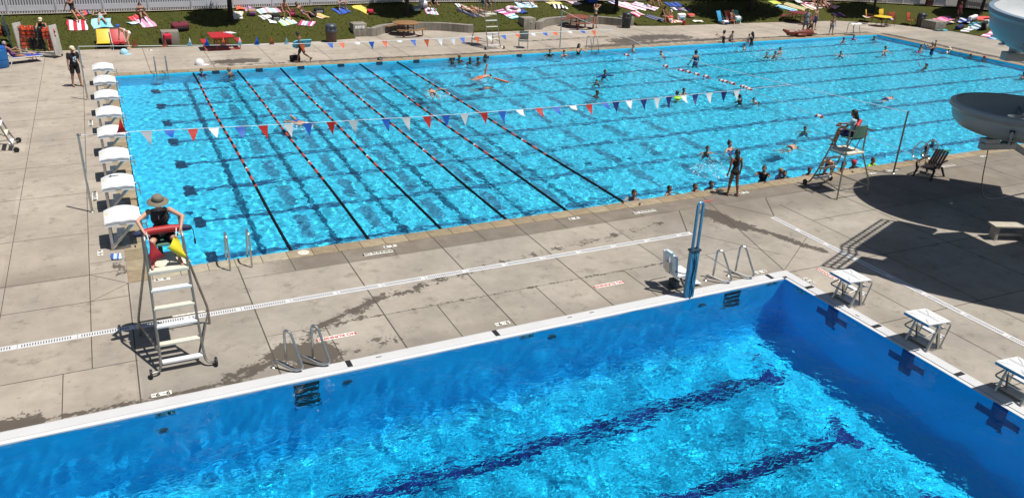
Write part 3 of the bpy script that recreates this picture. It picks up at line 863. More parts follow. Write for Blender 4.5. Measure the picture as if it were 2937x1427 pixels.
fl_pts = [(27.4,22.8),(27.81,21.07),(28.24,17.69),(28.43,16.51),(28.67,15.43),(28.83,14.79),(28.98,13.67),(29.12,12.98),(29.2,11.98),(29.15,11.6),(28.95,9),(28.62,6.31),(28.31,3.46),(27.9,.1)]
t = thing('float_line', 'sagging red and white float line across the shallow end', 'float line', (0,0,WL))
mb = MB(); mb.tube([(x,y,.0) for x, y in fl_pts], .012, 5); mb.build('rope', P('white_rope', (.5,.5,.5), .8), t)
for (x, y) in ((27.81,21.07),(28.24,17.69),(28.43,16.51),(28.56,16.03),(28.67,15.43),(28.83,14.79),(28.98,13.67),(29.06,13.47),(29.12,12.98),(29.2,12.2),(29.2,11.98),(29.15,11.69),(28.62,6.31),(28.31,3.46)):
    mb = MB()
    for j, mi in ((-.13,1),(-.045,0),(.045,0),(.13,1)):
        mb.lathe([(.03,-.04),(.085,-.028),(.095,0),(.085,.028),(.03,.04)], n=10, mi=mi)
        n = len(mb.v)
        for q in range(n-50, n): a = mb.v[q]; mb.v[q] = (a[0], a[2]+j, a[1])
    mb.build('float', [WHITE, P('red_float', (.35,.02,.02), .5)], t, loc=(x, y, .03), rz=R(random.uniform(0, 25)))

# ------------------------------------------------------------------ flag poles, ropes, pennants
def pole(label, x, y, h, mat, hook=True):
    t = thing('flag_pole', label, 'pole', (x, y, 0), 0, 'posts that carry the pennant lines')
    mb = MB(); mb.tube([(0,0,0),(0,0,h)], .033, 10); mb.build('post', mat, t)
    mb = MB(); mb.lathe([(.07,0),(.07,.015),(.05,.03),(.034,.03)], n=14); mb.build('deck_collar', STEEL, t)
    mb = MB(); mb.tube(smooth_path([(0,0,h-.05),(.06,0,h-.03),(.06,0,h+.02)], .03), .012, 6); mb.lathe([(.038,h-.02),(.038,h+.015),(0,h+.02)], n=10); mb.build('rope_hook', DSTEEL, t)
pole('grey post standing behind the starting blocks, nearer the tall lifeguard', -1.255, 4.70, 2.315, STEEL)
pole('grey post behind the starting blocks with the man in black beside it', -1.23, 18.43, 2.26, STEEL)
pole('thin grey post on the far side of the main pool by the grey chair', 24.87, 24.05, 2.24, STEEL)
pole('dark slim post at the near pool edge beside the brown chair', 25.02, -.95, 2.31, DSTEEL)
FLAGS = [P('flag_red', (.62,.04,.03), .55), P('flag_white', (.8,.8,.8), .55), P('flag_blue', (.03,.16,.62), .55), P('flag_orange', (.80,.17,.06), .55), P('flag_navy', (.02,.045,.25), .55)]
for fm in FLAGS:
    nt, N, L, b_ = nodes(fm)
    tl = N.new('ShaderNodeBsdfTranslucent'); tl.inputs[0].default_value = b_.inputs['Base Color'].default_value
    ms = N.new('ShaderNodeMixShader'); ms.inputs[0].default_value = .45
    L.new(b_.outputs[0], ms.inputs[1]); L.new(tl.outputs[0], ms.inputs[2]); L.new(ms.outputs[0], N['Material Output'].inputs[0])
def sag_at(pts, x):
    for a, b in zip(pts[:-1], pts[1:]):
        if a[0] <= x <= b[0]: return a[1]+(b[1]-a[1])*(x-a[0])/(b[0]-a[0])
    return pts[-1][1]
def pennant(t, x, y, z, mi, w, h, swing, twist, name='pennant'):
    """thin rippled triangle hung from the line; swing 0 hangs down, 90 level, 180 flipped up"""
    mb = MB(); n = 5; vs = []; fs = []
    for s in (0, 1):
        for i in range(n+1):
            v = i/n; hw = w/2*(1-v)
            for u in (-1, 0, 1):
                d = h*v; wob = .03*math.sin(3*v+u+x)*v + s*.003
                a = R(swing*(.6+.4*v))
                vs.append((u*hw+twist*d*.35, -math.sin(a)*d+wob, -math.cos(a)*d))
    k = 3*(n+1)
    for s in (0, 1):
        for i in range(n):
            for u in (0, 1):
                a = s*k+i*3+u; q = (a, a+1, a+4, a+3); fs.append(q if s else q[::-1])
    mb.add(vs, fs); mb.build(name, FLAGS[mi], t, 180, loc=(x, y, z))
F1 = [(-1.255,2.30),(-.05,2.28),(1.82,2.21),(4.16,2.13),(8.26,2.01),(10.64,1.965),(15.3,1.925),(17.64,1.94),(19.36,1.96),(22.05,1.98),(24.9,2.02)]
line1 = thing('pennant_line', 'nearer line of red, white and blue pennants across the lane ropes', 'pennant line', (0,0,0), 0, 'pennant lines over the main pool')
mb = MB(); mb.tube([(x,4.7,z) for x, z in F1], .007, 5); mb.build('cord', P('white_cord', (.8,.8,.8), .7), line1)
fx = [-.15,.49,1.1,1.75,2.33,3.06,3.75,4.51,5.1,5.83,6.55,7.63,8.32,9.04,9.72,10.39,11.11,11.8,12.47,13.23,13.9,14.61,15.29,15.96,16.45,17.02,17.67,18.29,18.84,19.51,20.08,20.74,21.47,22.11]
cl = [0,1,2,0,1,2,0,1,2,0,1,2,1,0,2,1,0,2,1,0,2,1,0,2,4,1,4,1,4,1,4,1,4,1]
sw = [178,10,75,50,62,40,20,15,15,5,5,20,12,18,8,8,12,25,70,55,60,85,35,70,20,55,25,25,20,60,30,30,5,20]
tw = [.1,.5,.3,-.3,.2,.5,.6,.5,.2,.3,.4,.3,.5,.5,.1,.2,.5,.2,.4,.5,.6,0,.2,.3,-.1,-.5,0,-.4,-.4,-.3,-.7,-.4,0,-.3]
for x, c, s_, q in zip(fx, cl, sw, tw): pennant(line1, x, 4.7, sag_at(F1, x)-.008, c, .30, .42, s_, q)
F2 = [(-1.23,2.26),(-.55,2.24),(2.5,2.13),(5.22,2.04),(7.14,1.99),(8.46,1.97),(10.71,1.94),(13.1,1.94),(14.99,1.93),(17.37,1.96),(19.47,2.0),(22.29,2.03),(24.9,2.0)]
line2 = thing('pennant_line', 'farther line of orange, white and blue pennants along the far deck', 'pennant line', (0,0,0), 0, 'pennant lines over the main pool')
mb = MB(); mb.tube([(x,18.4,z) for x, z in F2], .011, 5); mb.build('cord', P('white_cord', (.8,.8,.8), .7), line2)
f2 = [(.9,3,160),(2.1,3,150),(3.1,1,165),(3.8,2,165),(4.5,3,172),(5.2,1,170),(5.95,2,176),(6.6,3,172),(7.25,1,160),(8.0,3,10),(9.3,2,60),(9.85,3,55),(10.6,1,85),(11.3,2,10),(11.95,3,45),(12.7,1,88),(13.4,2,50),(14.1,3,15),(14.8,1,35),(15.5,1,25),(16.0,2,50),(16.8,3,30),(17.5,1,60),(18.3,2,60),(19.1,3,75),(20.0,1,80),(20.7,2,75),(21.3,3,70),(22.2,1,85),(23.0,2,80),(23.7,3,40)]
for x, c, s_ in f2: pennant(line2, x, 18.4, sag_at(F2, x)-.008, c, .29, .38, s_, .25)
mb = MB(); mb.tube([(24.87,24.05,2.22),(24.9,22.58,2.09),(24.9,21.31,1.99),(24.9,18.4,1.99),(24.9,15.5,1.72),(24.9,10,1.76),(24.9,4.7,2.01),(24.98,-.95,2.3)], .011, 5)
tag(mb.build('guy_rope', P('white_cord', (.8,.8,.8), .7)), 'white rope stretched across the pool from the far post, right of the pennants', 'rope')

# ------------------------------------------------------------------ starting blocks, left end of the main pool
DECAL = P('yellow_decal', (.65,.6,.05), .5)
def starting_block():
    t = thing('starting_block', 'white starting block', 'starting block', (0,0,0), 0, 'white starting blocks along the main pool')
    # moulded top: arched lid with a raised dihedral in front and grooved skirt
    mb = MB(); nx = 14
    def hz(u): return .775+.11*(1-(2*u-1)**2)*1.0
    X0, X1, Y0, Y1 = -.90, -.03, -.45, .48
    rows = [(Y1, 0), (Y1-.1, .012), (Y0+.34, .004), (Y0+.10, -.055), (Y0, -.07)]
    vs = []
    for (y, dz) in rows:
        for i in range(nx+1):
            u = i/nx
            z = hz(u)+dz
            if dz < -.01: z -= .055*max(0, 1-abs(u-.5)/.22)*(1 if dz < -.055 else .8) - .01
            vs.append((X0+(X1-X0)*u, y, z))
    k = nx+1; nr = len(rows)
    for (y, dz) in rows: 
        for i in range(nx+1): vs.append((X0+(X1-X0)*i/nx, y, .645+.02*(1-(2*i/nx-1)**2)))
    fs = []
    for r in range(nr-1):
        for i in range(nx):
            a = r*k+i; fs.append((a+k, a+k+1, a+1, a)); b = nr*k+a; fs.append((b, b+1, b+k+1, b+k))
    for i in range(nx):
        a = (nr-1)*k+i; fs.append((a, nr*k+a, nr*k+a+1, a+1)); a = i; fs.append((a, a+1, nr*k+a+1, nr*k+a))
    for r in range(nr-1):
        a = r*k; fs.append((a, nr*k+a, nr*k+a+k, a+k)); a = r*k+nx; fs.append((a, a+k, nr*k+a+k, nr*k+a))
    mb.add(vs, fs)
    top = mb.build('platform', WHITE, t, 28)
    mb = MB()
    for z in (.735, .765): mb.box((-.70, Y0-.002, z), (.38, .012, .012), rot=(0,-.06,0)); mb.box((-.22, Y0-.002, z), (.36, .012, .012), rot=(0,.06,0))
    mb.box((-.465, Y0-.002, .745), (.16,.02,.07)); mb.build('groove', P('grey_plastic', (.42,.44,.48), .5), top, 0)
    for x, s in ((-.82, 1), (-.12, -1)):
        mb = MB(); mb.box((x, .1, .815-.002), (.07, .10, .012), rot=(0,-.33*s,0)); mb.build('decal', DECAL, top, 0)
    mb = MB(); mb.box((-.80,-.40,.33), (.07,.05,.66)); mb.build('leg', STEEL, t, 20)
    mb = MB(); mb.box((-.80,.40,.36), (.07,.05,.70)); mb.build('leg', STEEL, t, 20)
    for y in (-.40, -.24):
        mb = MB(); mb.tube([(-.78,y,.06),(-.18,y,.70)], .028, 6); mb.build('brace', STEEL, t, 20)
    mb = MB(); mb.box((-.55,-.02,.33), (.20,.50,.03), bev=.01); mb.box((-.66,-.02,.17), (.18,.50,.03), bev=.01); mb.build('step', WHITE, t, 20)
    mb = MB(); mb.tube(smooth_path([(-.1,-.3,.62),(.09,-.3,.56),(.09,-.3,.42),(.09,.3,.42),(.09,.3,.56),(-.1,.3,.62)], .06), .016, 7); mb.build('backstroke_bar', STEEL, t)
    mb = MB(); mb.box((-.62,0,.012), (.5,.9,.02)); mb.build('base_plate', DSTEEL, t, 0)
    return t
sb = starting_block()
names = ('nearest the tall lifeguard', 'second nearest the tall lifeguard', 'third nearest the tall lifeguard', 'fourth nearest the tall lifeguard, just before the red pennant', 'with the red pennant flipped up over it', 'third from the far end', 'second from the far end', 'at the far end, next to the man in black')
for i, y in enumerate(LANES):
    b = sb if i == 0 else copy_tree(sb)
    b.location = (0, y, 0); b['label'] = 'white starting block '+names[i]

# low starting platforms of the diving pool
def low_platform():
    t = thing('starting_platform', 'white grooved starting platform', 'starting block', (0,0,0), 0, 'square starting platforms at the diving pool')
    M3 = Matrix.Rotation(-.09, 3, 'Y')
    mb = MB(); mb.box((0,0,.73), (.74,.66,.035), rot=(0,.09,0), bev=.015); top = mb.build('platform', WHITE, t, 30)
    mb = MB()
    for k in range(5):
        o = -.10+.05*k
        mb.box((o, o*.0, .7495), (.014,.58,.004), rot=(0,.09,0)) if k in (1,2,3) else None
    for sx in (-1, 1):
        for sy in (-1, 1):
            for k in range(4):
                c = V((sx*(.17+.035*k), sy*(.10+.05*k), .7495)); c.z -= c.x*.09
                mb.box(c, (.30-.04*k, .010, .004), rot=(0,.09,sx*sy*.72))
    mb.build('tread_groove', P('groove_grey', (.45,.46,.47), .7), top, 0)
    mb = MB(); mb.box((-.33,0,.712), (.05,.655,.02), rot=(0,.09,0)); mb.build('front_edge', P('edge_blue', (.05,.28,.55), .5), top, 0)
    for y in (-.27, .27):
        mb = MB(); mb.box((.16,y,.36), (.07,.05,.74), rot=(0,-.28,0)); mb.build('leg', STEEL, t, 20)
        mb = MB(); mb.box((.02,y,.36), (.055,.045,.74), rot=(0,.36,0)); mb.build('leg', STEEL, t, 20)
    mb = MB(); mb.tube(smooth_path([(.30,-.3,.66),(.46,-.3,.60),(.30,-.3,.06)], .06), .02, 7); mb.build('side_rail', STEEL, t)
    mb = MB(); mb.tube(smooth_path([(.30,.3,.66),(.46,.3,.60),(.30,.3,.06)], .06), .02, 7); mb.build('side_rail', STEEL, t)
    mb = MB(); mb.box((.27,0,.50), (.16,.52,.03), bev=.01); mb.box((.34,0,.27), (.16,.52,.03), bev=.01); mb.build('step', WHITE, t, 20)
    mb = MB(); mb.tube(smooth_path([(-.02,-.29,.5),(-.30,-.29,.44),(-.30,.29,.44),(-.02,.29,.5)], .08), .017, 7); mb.build('backstroke_bar', DSTEEL, t)
    mb = MB(); mb.box((.22,0,.015), (.34,.6,.02)); mb.build('base_plate', STEEL, t, 0)
    return t
lp = low_platform()
for i, (y, n) in enumerate(((-7.86, 'nearest the pool corner'), (-10.07, 'in the middle of the three'), (-12.30, 'cut by the right edge of the photo'))):
    b = lp if i == 0 else copy_tree(lp); b.location = (15.36, y, 0); b['label'] = 'white grooved starting platform '+n

# ------------------------------------------------------------------ handrails
def deck_rails(label, xs_, y, out):
    """pairs of bent figure-four rails standing on the deck and lean over the edge"""
    t = thing('ladder_rails', label, 'handrail', (0,0,0), 0, 'bent steel handrails at the diving pool')
    for x in xs_:
        p = [(x,y,0),(x+.0,y-.03,.80),(x+.10,y-.12,.80),(x+.25,y-.46,.08),(x+.06,y-.40,.06),(x-.27,y-.05,.17),(x-.28,y-.06,0)]
        mb = MB(); mb.tube(smooth_path(p, .10, 6), .027, 10); mb.build('rail', STEEL, t)
        for q in (p[0], p[-1]):
            mb = MB(); mb.lathe([(.055,0),(.055,.012),(.03,.03)], q, 12); mb.build('deck_flange', STEEL, t)
    return t
deck_rails('pair of bent steel rails at the diving pool beside the red NO RUNNING tile', (2.19, 2.74), -5.50, -.52)
deck_rails('pair of bent steel rails at the diving pool right of the blue pool lift', (13.13, 13.87), -5.52, -.52)
def pool_ladder(label, x0, y, s, h, dx=.53, mat=STEEL, loop=0.0):
    t = thing('pool_ladder', label, 'pool ladder', (0,0,0), 0, 'steel ladders of the main pool')
    for x in (x0, x0+dx):
        mb = MB(); mb.tube(smooth_path([(x,y,0),(x,y+s*.02,h),(x,y+s*(.42+loop),h-.02),(x,y+s*.78,-.2),(x,y+s*.78,-1.0)], .17, 7), .024, 9); mb.build('rail', mat, t)
    mb = MB()
    for z in (-.25,-.5,-.75): mb.box((x0+dx/2, y+s*.76, z), (dx,.09,.03))
    mb.build('tread', WHITE, t, 0)
pool_ladder('steel ladder at the near left corner of the main pool', 1.80, -.67, 1, .94)
pool_ladder('steel ladder on the far left edge of the main pool', 1.82, 23.3, -1, .78, .51)
pool_ladder('steel ladder at the far edge beside the grey chair', 26.45, 23.55, -1, .74, .48)
pool_ladder('steel ladder at the far right corner with a white towel over it', 48.6, 23.75, -1, .80, .62)
t = thing('pool_ladder', 'looped steel handrails behind the brown chair', 'pool ladder', (0,0,0), 0, 'steel ladders of the main pool')
for x in (27.0, 27.52):
    mb = MB(); mb.tube(smooth_path([(x,-.68,0),(x,-.66,.83),(x,-.30,.86),(x,.0,.42),(x,-.1,.14),(x,-.42,.16),(x,-.45,0)], .14, 6), .024, 9); mb.build('rail', STEEL, t)

# ------------------------------------------------------------------ lifeguard chairs
SEATG = P('green_seat', (.10,.22,.17), .5, 0, .08, 6)
def guard_chair(label, loc, rz, pz, nsteps, depth_, w=1.22, bh=.42, seat=True, sdz=.48):
    """rolling tower chair: local +y is the ladder side, wheels in front, posts behind"""
    t = thing('lifeguard_chair', label, 'lifeguard chair', loc, rz, 'tall steel lifeguard chairs')
    hd = depth_/2; sz = pz+sdz; lean = .50*(pz/1.93)
    hw = .40
    yb = hd-.20
    for s in (-1, 1):
        top = (s*hw*.86, yb-lean-.16, sz+.30)
        mb = MB()
        mb.tube(smooth_path([(s*w/2,hd,.09),(s*hw*1.05,hd-.04,.09),(s*hw,yb,.42),(s*hw*.92,yb-lean,pz),top,(s*hw*.9,yb-lean-.95,sz+.33)], .16, 6), .027, 9)
        mb.build('ladder_rail', DSTEEL, t)
        mb = MB()
        mb.tube(smooth_path([(s*w/2*1.15,-hd,0),(s*w/2*1.15,-hd+.01,.40),(s*hw*.95,-hd+.30,pz),(s*hw*.92,-hd+.32,sz+.42)], .12, 5), .027, 9)
        mb.build('rear_post', DSTEEL, t)
        x = s*w/2
        mb = MB(); n0 = len(mb.v); mb.lathe([(.03,-.025),(.085,-.025),(.095,-.012),(.095,.012),(.085,.025),(.03,.025)], n=18)
        mb.v = [(x+v[2], hd+v[0]*1.0, .095+v[1]) for v in mb.v]
        mb.build('wheel', BLACK, t)
    mb = MB()
    mb.tube([(-w/2*1.15,-hd,.33),(w/2*1.15,-hd,.33)], .02, 7)
    for s in (-1, 1):
        mb.tube([(s*w/2*1.15,-hd,.33),(s*hw,yb-.02,.40)], .02, 7)
        mb.tube([(s*hw*.93,-hd+.3,pz-.06),(s*hw*.92,yb-lean+.02,pz-.06)], .02, 7)
        mb.tube([(s*.2,-hd+.34,sz-.03),(s*.2,-hd+.50,pz)], .018, 6)
    mb.tube([(-hw*.92,-hd+.32,sz+.02),(hw*.92,-hd+.32,sz+.02)], .02, 7)
    mb.build('cross_brace', DSTEEL, t)
    for i in range(nsteps):
        z = pz*(i+.62)/(nsteps+.62); y = yb-lean*(z-.42)/(pz-.42)
        mb = MB(); mb.box((0, y-.03, z), (hw*1.9, .13, .05), bev=.008); mb.build('step', WHITE if i % 2 == 0 else OFFW, t, 30)
    y0, y1 = -hd+.22, yb-lean+.04
    mb = MB(); mb.box((0,(y0+y1)/2,pz), (hw*1.86, y1-y0, .07), bev=.012); mb.build('platform', OFFW, t, 30)
    if seat:
        ys = -hd+.52
        mb = MB(); mb.box((0,ys,sz), (.52,.46,.05), bev=.02); mb.build('seat', SEATG, t, 30)
        mb = MB(); n = 8; vs = []
        for i in range(n+1):
            a = -1+2*i/n
            for z in (.0, bh):
                vs.append((a*.27, ys-.24-.03*(1-a*a)-z*.12, sz+.05+z))
        vs += [(x, y-.02, z) for x, y, z in vs]
        k = 2*(n+1); fs = []
        for i in range(n):
            a = 2*i; fs += [(a, a+2, a+3, a+1), (k+a+1, k+a+3, k+a+2, k+a), (a+1, a+3, k+a+3, k+a+1), (a, k+a, k+a+2, a+2)]
        fs += [(0,1,k+1,k), (2*n,k+2*n,k+2*n+1,2*n+1)]
        mb.add(vs, fs); mb.build('backrest', SEATG, t, 40)
    return t
guard_chair('tall lifeguard chair on wheels between the two pools, guard in a sun hat on it', (.275,-4.145,0), PI, 1.93, 5, 1.80, bh=.14, sdz=.40)
guard_chair('lower lifeguard chair with a green seat on the damp right deck', (21.55,-1.49,0), 0, 1.45, 3, 1.57, 1.2)
guard_chair('lifeguard chair on the far deck in front of the lawn', (20.7,25.48,0), PI, 1.93, 5, 1.82)
guard_chair('lifeguard chair at the left edge of the photo, only its steps and wheels showing', (-4.4,12.06,0), -PI/2, 1.93, 5, 1.80)

# ------------------------------------------------------------------ pool lift
LB = P('lift_blue', (.075,.27,.43), .35, .2, .1, 6)
t = thing('pool_lift', 'pool lift with a tall blue mast and a white seat at the diving pool edge', 'pool lift', (11.86, -6.16, 0))
mb = MB(); mb.box((0,0,.57), (.24,.13,1.40), bev=.015); mb.box((0,-.07,.5), (.05,.03,1.2)); mb.build('mast', LB, t, 30)
mb = MB(); mb.box((0,0,1.275), (.29,.17,.05), bev=.01); mb.build('mast_collar', P('lift_dark', (.03,.05,.07), .5), t, 30)
for s in (-1, 1):
    mb = MB(); mb.box((s*.075,0,1.86), (.055,.06,1.16), bev=.01); mb.build('guide_tube', LB, t, 30)
mb = MB(); mb.tube(smooth_path([(-.075,0,2.43),(-.05,0,2.49),(.05,0,2.49),(.075,0,2.43)], .03), .03, 7); mb.build('top_bow', LB, t)
mb = MB(); mb.tube([(.06,0,2.5),(.34,.02,2.5)], .014, 7); mb.build('crank_handle', P('pale_red', (.55,.10,.08), .5), t); 
mb = MB(); mb.tube(smooth_path([(-.06,-.09,1.2),(.02,-.1,.9),(-.06,-.1,.5),(.05,-.1,.2),(-.02,-.09,.0)], .2), .010, 6); mb.tube(smooth_path([(-.04,-.08,1.3),(.06,-.09,1.0),(.03,-.09,.5)], .2), .008, 6); mb.build('hose', BLACK, t)
mb = MB(); mb.tube([(0,.05,.1),(.05,.42,.30)], .03, 7); mb.tube([(.05,.42,.30),(.06,.60,.34)], .03, 7); mb.box((-.02,.58,.12), (.16,.26,.20), bev=.02); mb.tube(smooth_path([(-.25,.92,.55),(-.12,.98,.52),(.30,.98,.50)], .05), .014, 7); mb.tube(smooth_path([(-.28,.28,.62),(-.1,.20,.56),(.30,.20,.52)], .05), .014, 7); mb.build('seat_arm', P('lift_dark', (.03,.05,.07), .5), t)
mb = MB(); mb.box((.10,.59,.40), (.46,.52,.07), rot=(0,-.06,0), bev=.03); sq = mb.build('seat', WHITE, t, 40)
for s in (-1, 1):
    mb = MB(); mb.box((-.20,.59+s*.15,.70), (.08,.25,.54), rot=(0,-.14,0), bev=.04); mb.build('back_panel', WHITE, t, 40)
mb = MB(); mb.box((-.255,.59,.97), (.09,.30,.13), rot=(0,-.14,0), bev=.04); mb.build('head_pad', P('pale_blue_pad', (.55,.66,.74), .5), t, 40)
mb = MB(); mb.box((-.27,.59,.60), (.03,.16,.30), rot=(0,-.14,0)); mb.build('back_plate', STEEL, t, 0)
mb = MB(); mb.tube([(.32,.45,.36),(.52,.45,.10)], .016, 7); mb.tube([(.32,.73,.36),(.52,.73,.10)], .016, 7); mb.box((.58,.59,.08), (.24,.44,.03), rot=(0,.15,0), bev=.01); mb.build('footrest', WHITE, t, 30)

# ------------------------------------------------------------------ water slides and their tower
FLUME = P('shaded_gelcoat', (.30,.33,.345), .35, 0, .05, 2)  # light gelcoat darkened: the upper slide's shade put into the colour
FLUMEW = P('white_gelcoat', (.62,.64,.65), .3, 0, .04, 2)
RIM_SHADE = P('rim_and_shaded_gelcoat', (.19,.26,.33), .35, 0, .05, 2)  # rim colour, also on the upper outer shell as painted bluish shade
def flume(label, c, Rm, hw, a0, a1, z0, pitch, dz_in, depth_, mats, segs=44, exit_=None, flange=()):
    """open trough swept round an arc; the outer lip is the reference height"""
    t = thing('water_slide', label, 'water slide', (c[0], c[1], 0), 0, 'curving flumes of the slide tower')
    path = []
    for i in range(segs+1):
        a = a0+(a1-a0)*i/segs
        path.append((V((math.cos(a)*Rm, math.sin(a)*Rm, z0+pitch*(a-a0)/(2*PI))), V((math.cos(a), math.sin(a), 0))))
    if exit_:
        p, r = path[-1]; q, r0 = path[0]
        for k in range(1, exit_[1]+1): path.append((p+V((-r.y, r.x, 0))*.5*k*(1 if a1 > a0 else -1), r))
        path = [(q-V((-r0.y, r0.x, 0))*.5*k*(1 if a1 > a0 else -1), r0) for k in range(exit_[0], 0, -1)]+path
    prof = [(hw+.0,0),(hw-.01,-.25)]
    for k in range(9):
        b = PI*.5*k/4-PI*0
        prof.append((hw*.98*math.cos(PI*k/8), -.30-(depth_-.30)*math.sin(PI*k/8)))
    prof += [(-hw+.01,-.25+dz_in*.6),(-hw,dz_in)]
    def sweep(pr, name, mat, parent):
        mb = MB(); k = len(pr); vs = []; fs = []
        for p, r in path:
            for (o, z) in pr: vs.append(p+r*o+V((0,0,z)))
        for i in range(len(path)-1):
            for j in range(k-1): fs.append((i*k+j, (i+1)*k+j, (i+1)*k+j+1, i*k+j+1))
        mb.add(vs, fs); return mb.build(name, mat, parent, 50)
    inn = prof; outp = [(o*(1+.05/hw), z-.04) for o, z in prof]
    sweep([outp[0]]+[inn[0]], 'lip_edge', mats[1], t)
    sweep(inn, 'inner_trough', mats[0], t); sweep(outp[::-1], 'outer_shell', mats[2], t)
    sweep([(hw+.0,.02),(hw+.13,.0),(hw+.16,-.10),(hw+.08,-.20),(hw+.03,-.22)][::-1], 'rim', mats[1], t)
    sweep([(-hw-.03,dz_in-.2),(-hw-.14,dz_in-.1),(-hw-.11,dz_in),(-hw,dz_in+.02)][::-1], 'rim', mats[1], t)
    for fi in flange:
        p, r = path[fi]; tt = V((-r.y, r.x, 0)); mb = MB()
        for (o0, z0_), (o1, z1_) in zip(outp[1:-3], outp[2:-2]):
            a = p+r*o0*1.0+V((0,0,z0_)); b = p+r*o1+V((0,0,z1_)); n0 = V((o0, z0_+.4)); 
            ca = p+r*(o0*1.11)+V((0,0,z0_-.09)); cb = p+r*(o1*1.11)+V((0,0,z1_-.09))
            for s in (-1, 1):
                w_ = tt*.04*s
                mb.add([a+w_, b+w_, cb+w_, ca+w_], [(0,1,2,3)] if s > 0 else [(3,2,1,0)])
            mb.add([ca-tt*.04, cb-tt*.04, cb+tt*.04, ca+tt*.04], [(0,1,2,3)])
        fo = mb.build('joint_flange', mats[2], t, 0)
        mb = MB()
        for (o0, z0_) in outp[1:-3]:
            for k in (0, .5):
                q = p+r*(o0*1.08)+V((0,0,z0_-.07)); mb.ball(q+tt*.05, .025, 6, 4); mb.ball(q-tt*.05, .025, 6, 4)
        mb.build('bolts', BLACK, fo, 0)
    return t
lower = flume('lower grey water slide bend at the right edge of the photo', (25.05,-4.78), 1.02, .78, R(-50), R(-320), 3.42, .0, -.70, .80, [FLUME, FLUME, FLUME], exit_=(6, 6), flange=(22,))
upper = flume('upper white water slide bend in the top right corner of the photo', (25.85,-5.55), 1.85, .68, R(20), R(300), 6.62, -.95, .62, 1.0, [FLUMEW, RIM_SHADE, RIM_SHADE], exit_=(5, 3), flange=(30,))
mb = MB()
for i in range(120):
    a = random.uniform(R(60), R(288)); rr = random.uniform(1.3, 2.3)
    mb.ball((25.85+math.cos(a)*rr, -5.55+math.sin(a)*rr, 5.72+random.uniform(-.05,.12)-.95*(a-R(20))/(2*PI)), (random.uniform(.06,.16), random.uniform(.06,.16), .04), 7, 5)
tag(mb.build('slide_water', P('white_foam', (.8,.83,.85), .4)), 'foaming white water running in the upper slide', 'water', kind='stuff')
# column with arms that carry the flumes
t = thing('slide_support', 'grey steel column and arms carrying the water slides', 'column', (27.15,-5.0,0))
GP = P('galvanised_paint', (.34,.37,.39), .4, .2, .08, 3)
mb = MB(); mb.tube([(0,0,0),(0,0,6.1)], .20, 16); mb.build('column', GP, t)
mb = MB(); mb.lathe([(.42,0),(.42,.05),(.24,.07),(.22,.20)], n=18); mb.build('base_plate', GP, t)
p0, p1 = V((23.81, -4.70, 2.26)), V((24.98, -4.99, 2.26)); o_ = V((27.15,-5.0,0)); p0 -= o_; p1 -= o_; dd = p1-p0
mb = MB(); mb.box((p0+p1)/2, (dd.length,.24,.20), rz=math.atan2(dd.y, dd.x), bev=.02); mb.box(p0*.72+p1*.28+V((0,.05,.16)), (.5,.3,.14), rz=math.atan2(dd.y, dd.x)); mb.box((p1+V((-.05,.15,.08))), (.3,.4,.26), rz=.4, bev=.02); mb.tube([p1, (-.1,.05,1.35)], .10, 8); mb.build('slide_arm', GP, t, 30)
u0, u1 = V((24.72,-4.12,4.86))-o_, V((27.15,-5.0,4.9))-o_; ud = u1-u0
mb = MB(); mb.box((u0+u1)/2, (ud.length+.2,.32,.26), rz=math.atan2(ud.y, ud.x), bev=.03); mb.box(u0*.8+u1*.2+V((0,0,.22)), (.7,.4,.2), rz=math.atan2(ud.y, ud.x)); mb.build('slide_arm', GP, t, 30)
mb = MB(); mb.tube(smooth_path([tuple(p0*.75+p1*.25),tuple(p0*.6+p1*.4+V((.1,.1,-1.5))),tuple(p0*.2+p1*.8+V((.1,.2,-1.95))),(-.2,.1,.45)], .8, 8), .018, 6); mb.build('hose', DSTEEL, t)

# slide tower (its decks and stair throw the big shadow on the right of the deck)
def sh(x, y, h): return (x+.2808*h, y-.3100*h)
tw_ = thing('slide_tower', 'steel stair tower of the water slides throwing the large shadow on the right', 'tower')
H = 7.7
shp = [(17.25,-6.6),(17.5,-7.5),(17.85,-8.3),(18.4,-9.1),(19.1,-10.0),(20.2,-11.0),(22.0,-11.6),(24.6,-11.2),(26.8,-9.2),(28.0,-7.0),(27.4,-5.6),(25.4,-5.0),(23.7,-5.4),(24.9,-6.0),(24.6,-6.95),(22.35,-6.85),(22.45,-5.75),(21.6,-5.55),(20.6,-5.72),(19.6,-6.05),(18.4,-6.35)]  # unseen deck outline follows the ground shadow, notched so sun reaches the bench
mb = MB(); mb.prism([sh(x, y, H) for x, y in shp], H-.12, H); mb.build('deck_platform', GP, tw_, 0)
# stair flight from the deck down towards the slides, with railing
sa, sb_ = V((*sh(18.6,-6.0,8.0), 8.0)), V((*sh(21.5,-4.9,6.4), 6.4))
d = sb_-sa; n_ = V((-d.y, d.x, 0)).normalized()
mb = MB()
for i in range(15):
    p = sa+d*i/14; mb.box(p, (.24, 1.1, .04), rz=math.atan2(d.y, d.x))
for s in (-1, 1): mb.tube([sa+n_*.55*s, sb_+n_*.55*s], .06, 6)
mb.build('stair_flight', GP, tw_, 0)
def railing(pts, h=1.05):
    mb = MB()
    for k in (h, h*.55, .12): mb.tube([p+V((0,0,k)) for p in pts], .036, 6)
    for a, b in zip(pts[:-1], pts[1:]):
        L = (b-a).length; n = max(2, int(L/.22))
        for i in range(n+1):
            p = a+(b-a)*i/n; mb.tube([p, p+V((0,0,h))], .034 if i % n == 0 else .026, 5)
    mb.build('railing', GP, tw_, 30)
q0 = V((*sh(16.75,-6.35,8.0), 8.0)); q1 = V((*sh(18.0,-5.85,8.0), 8.0))
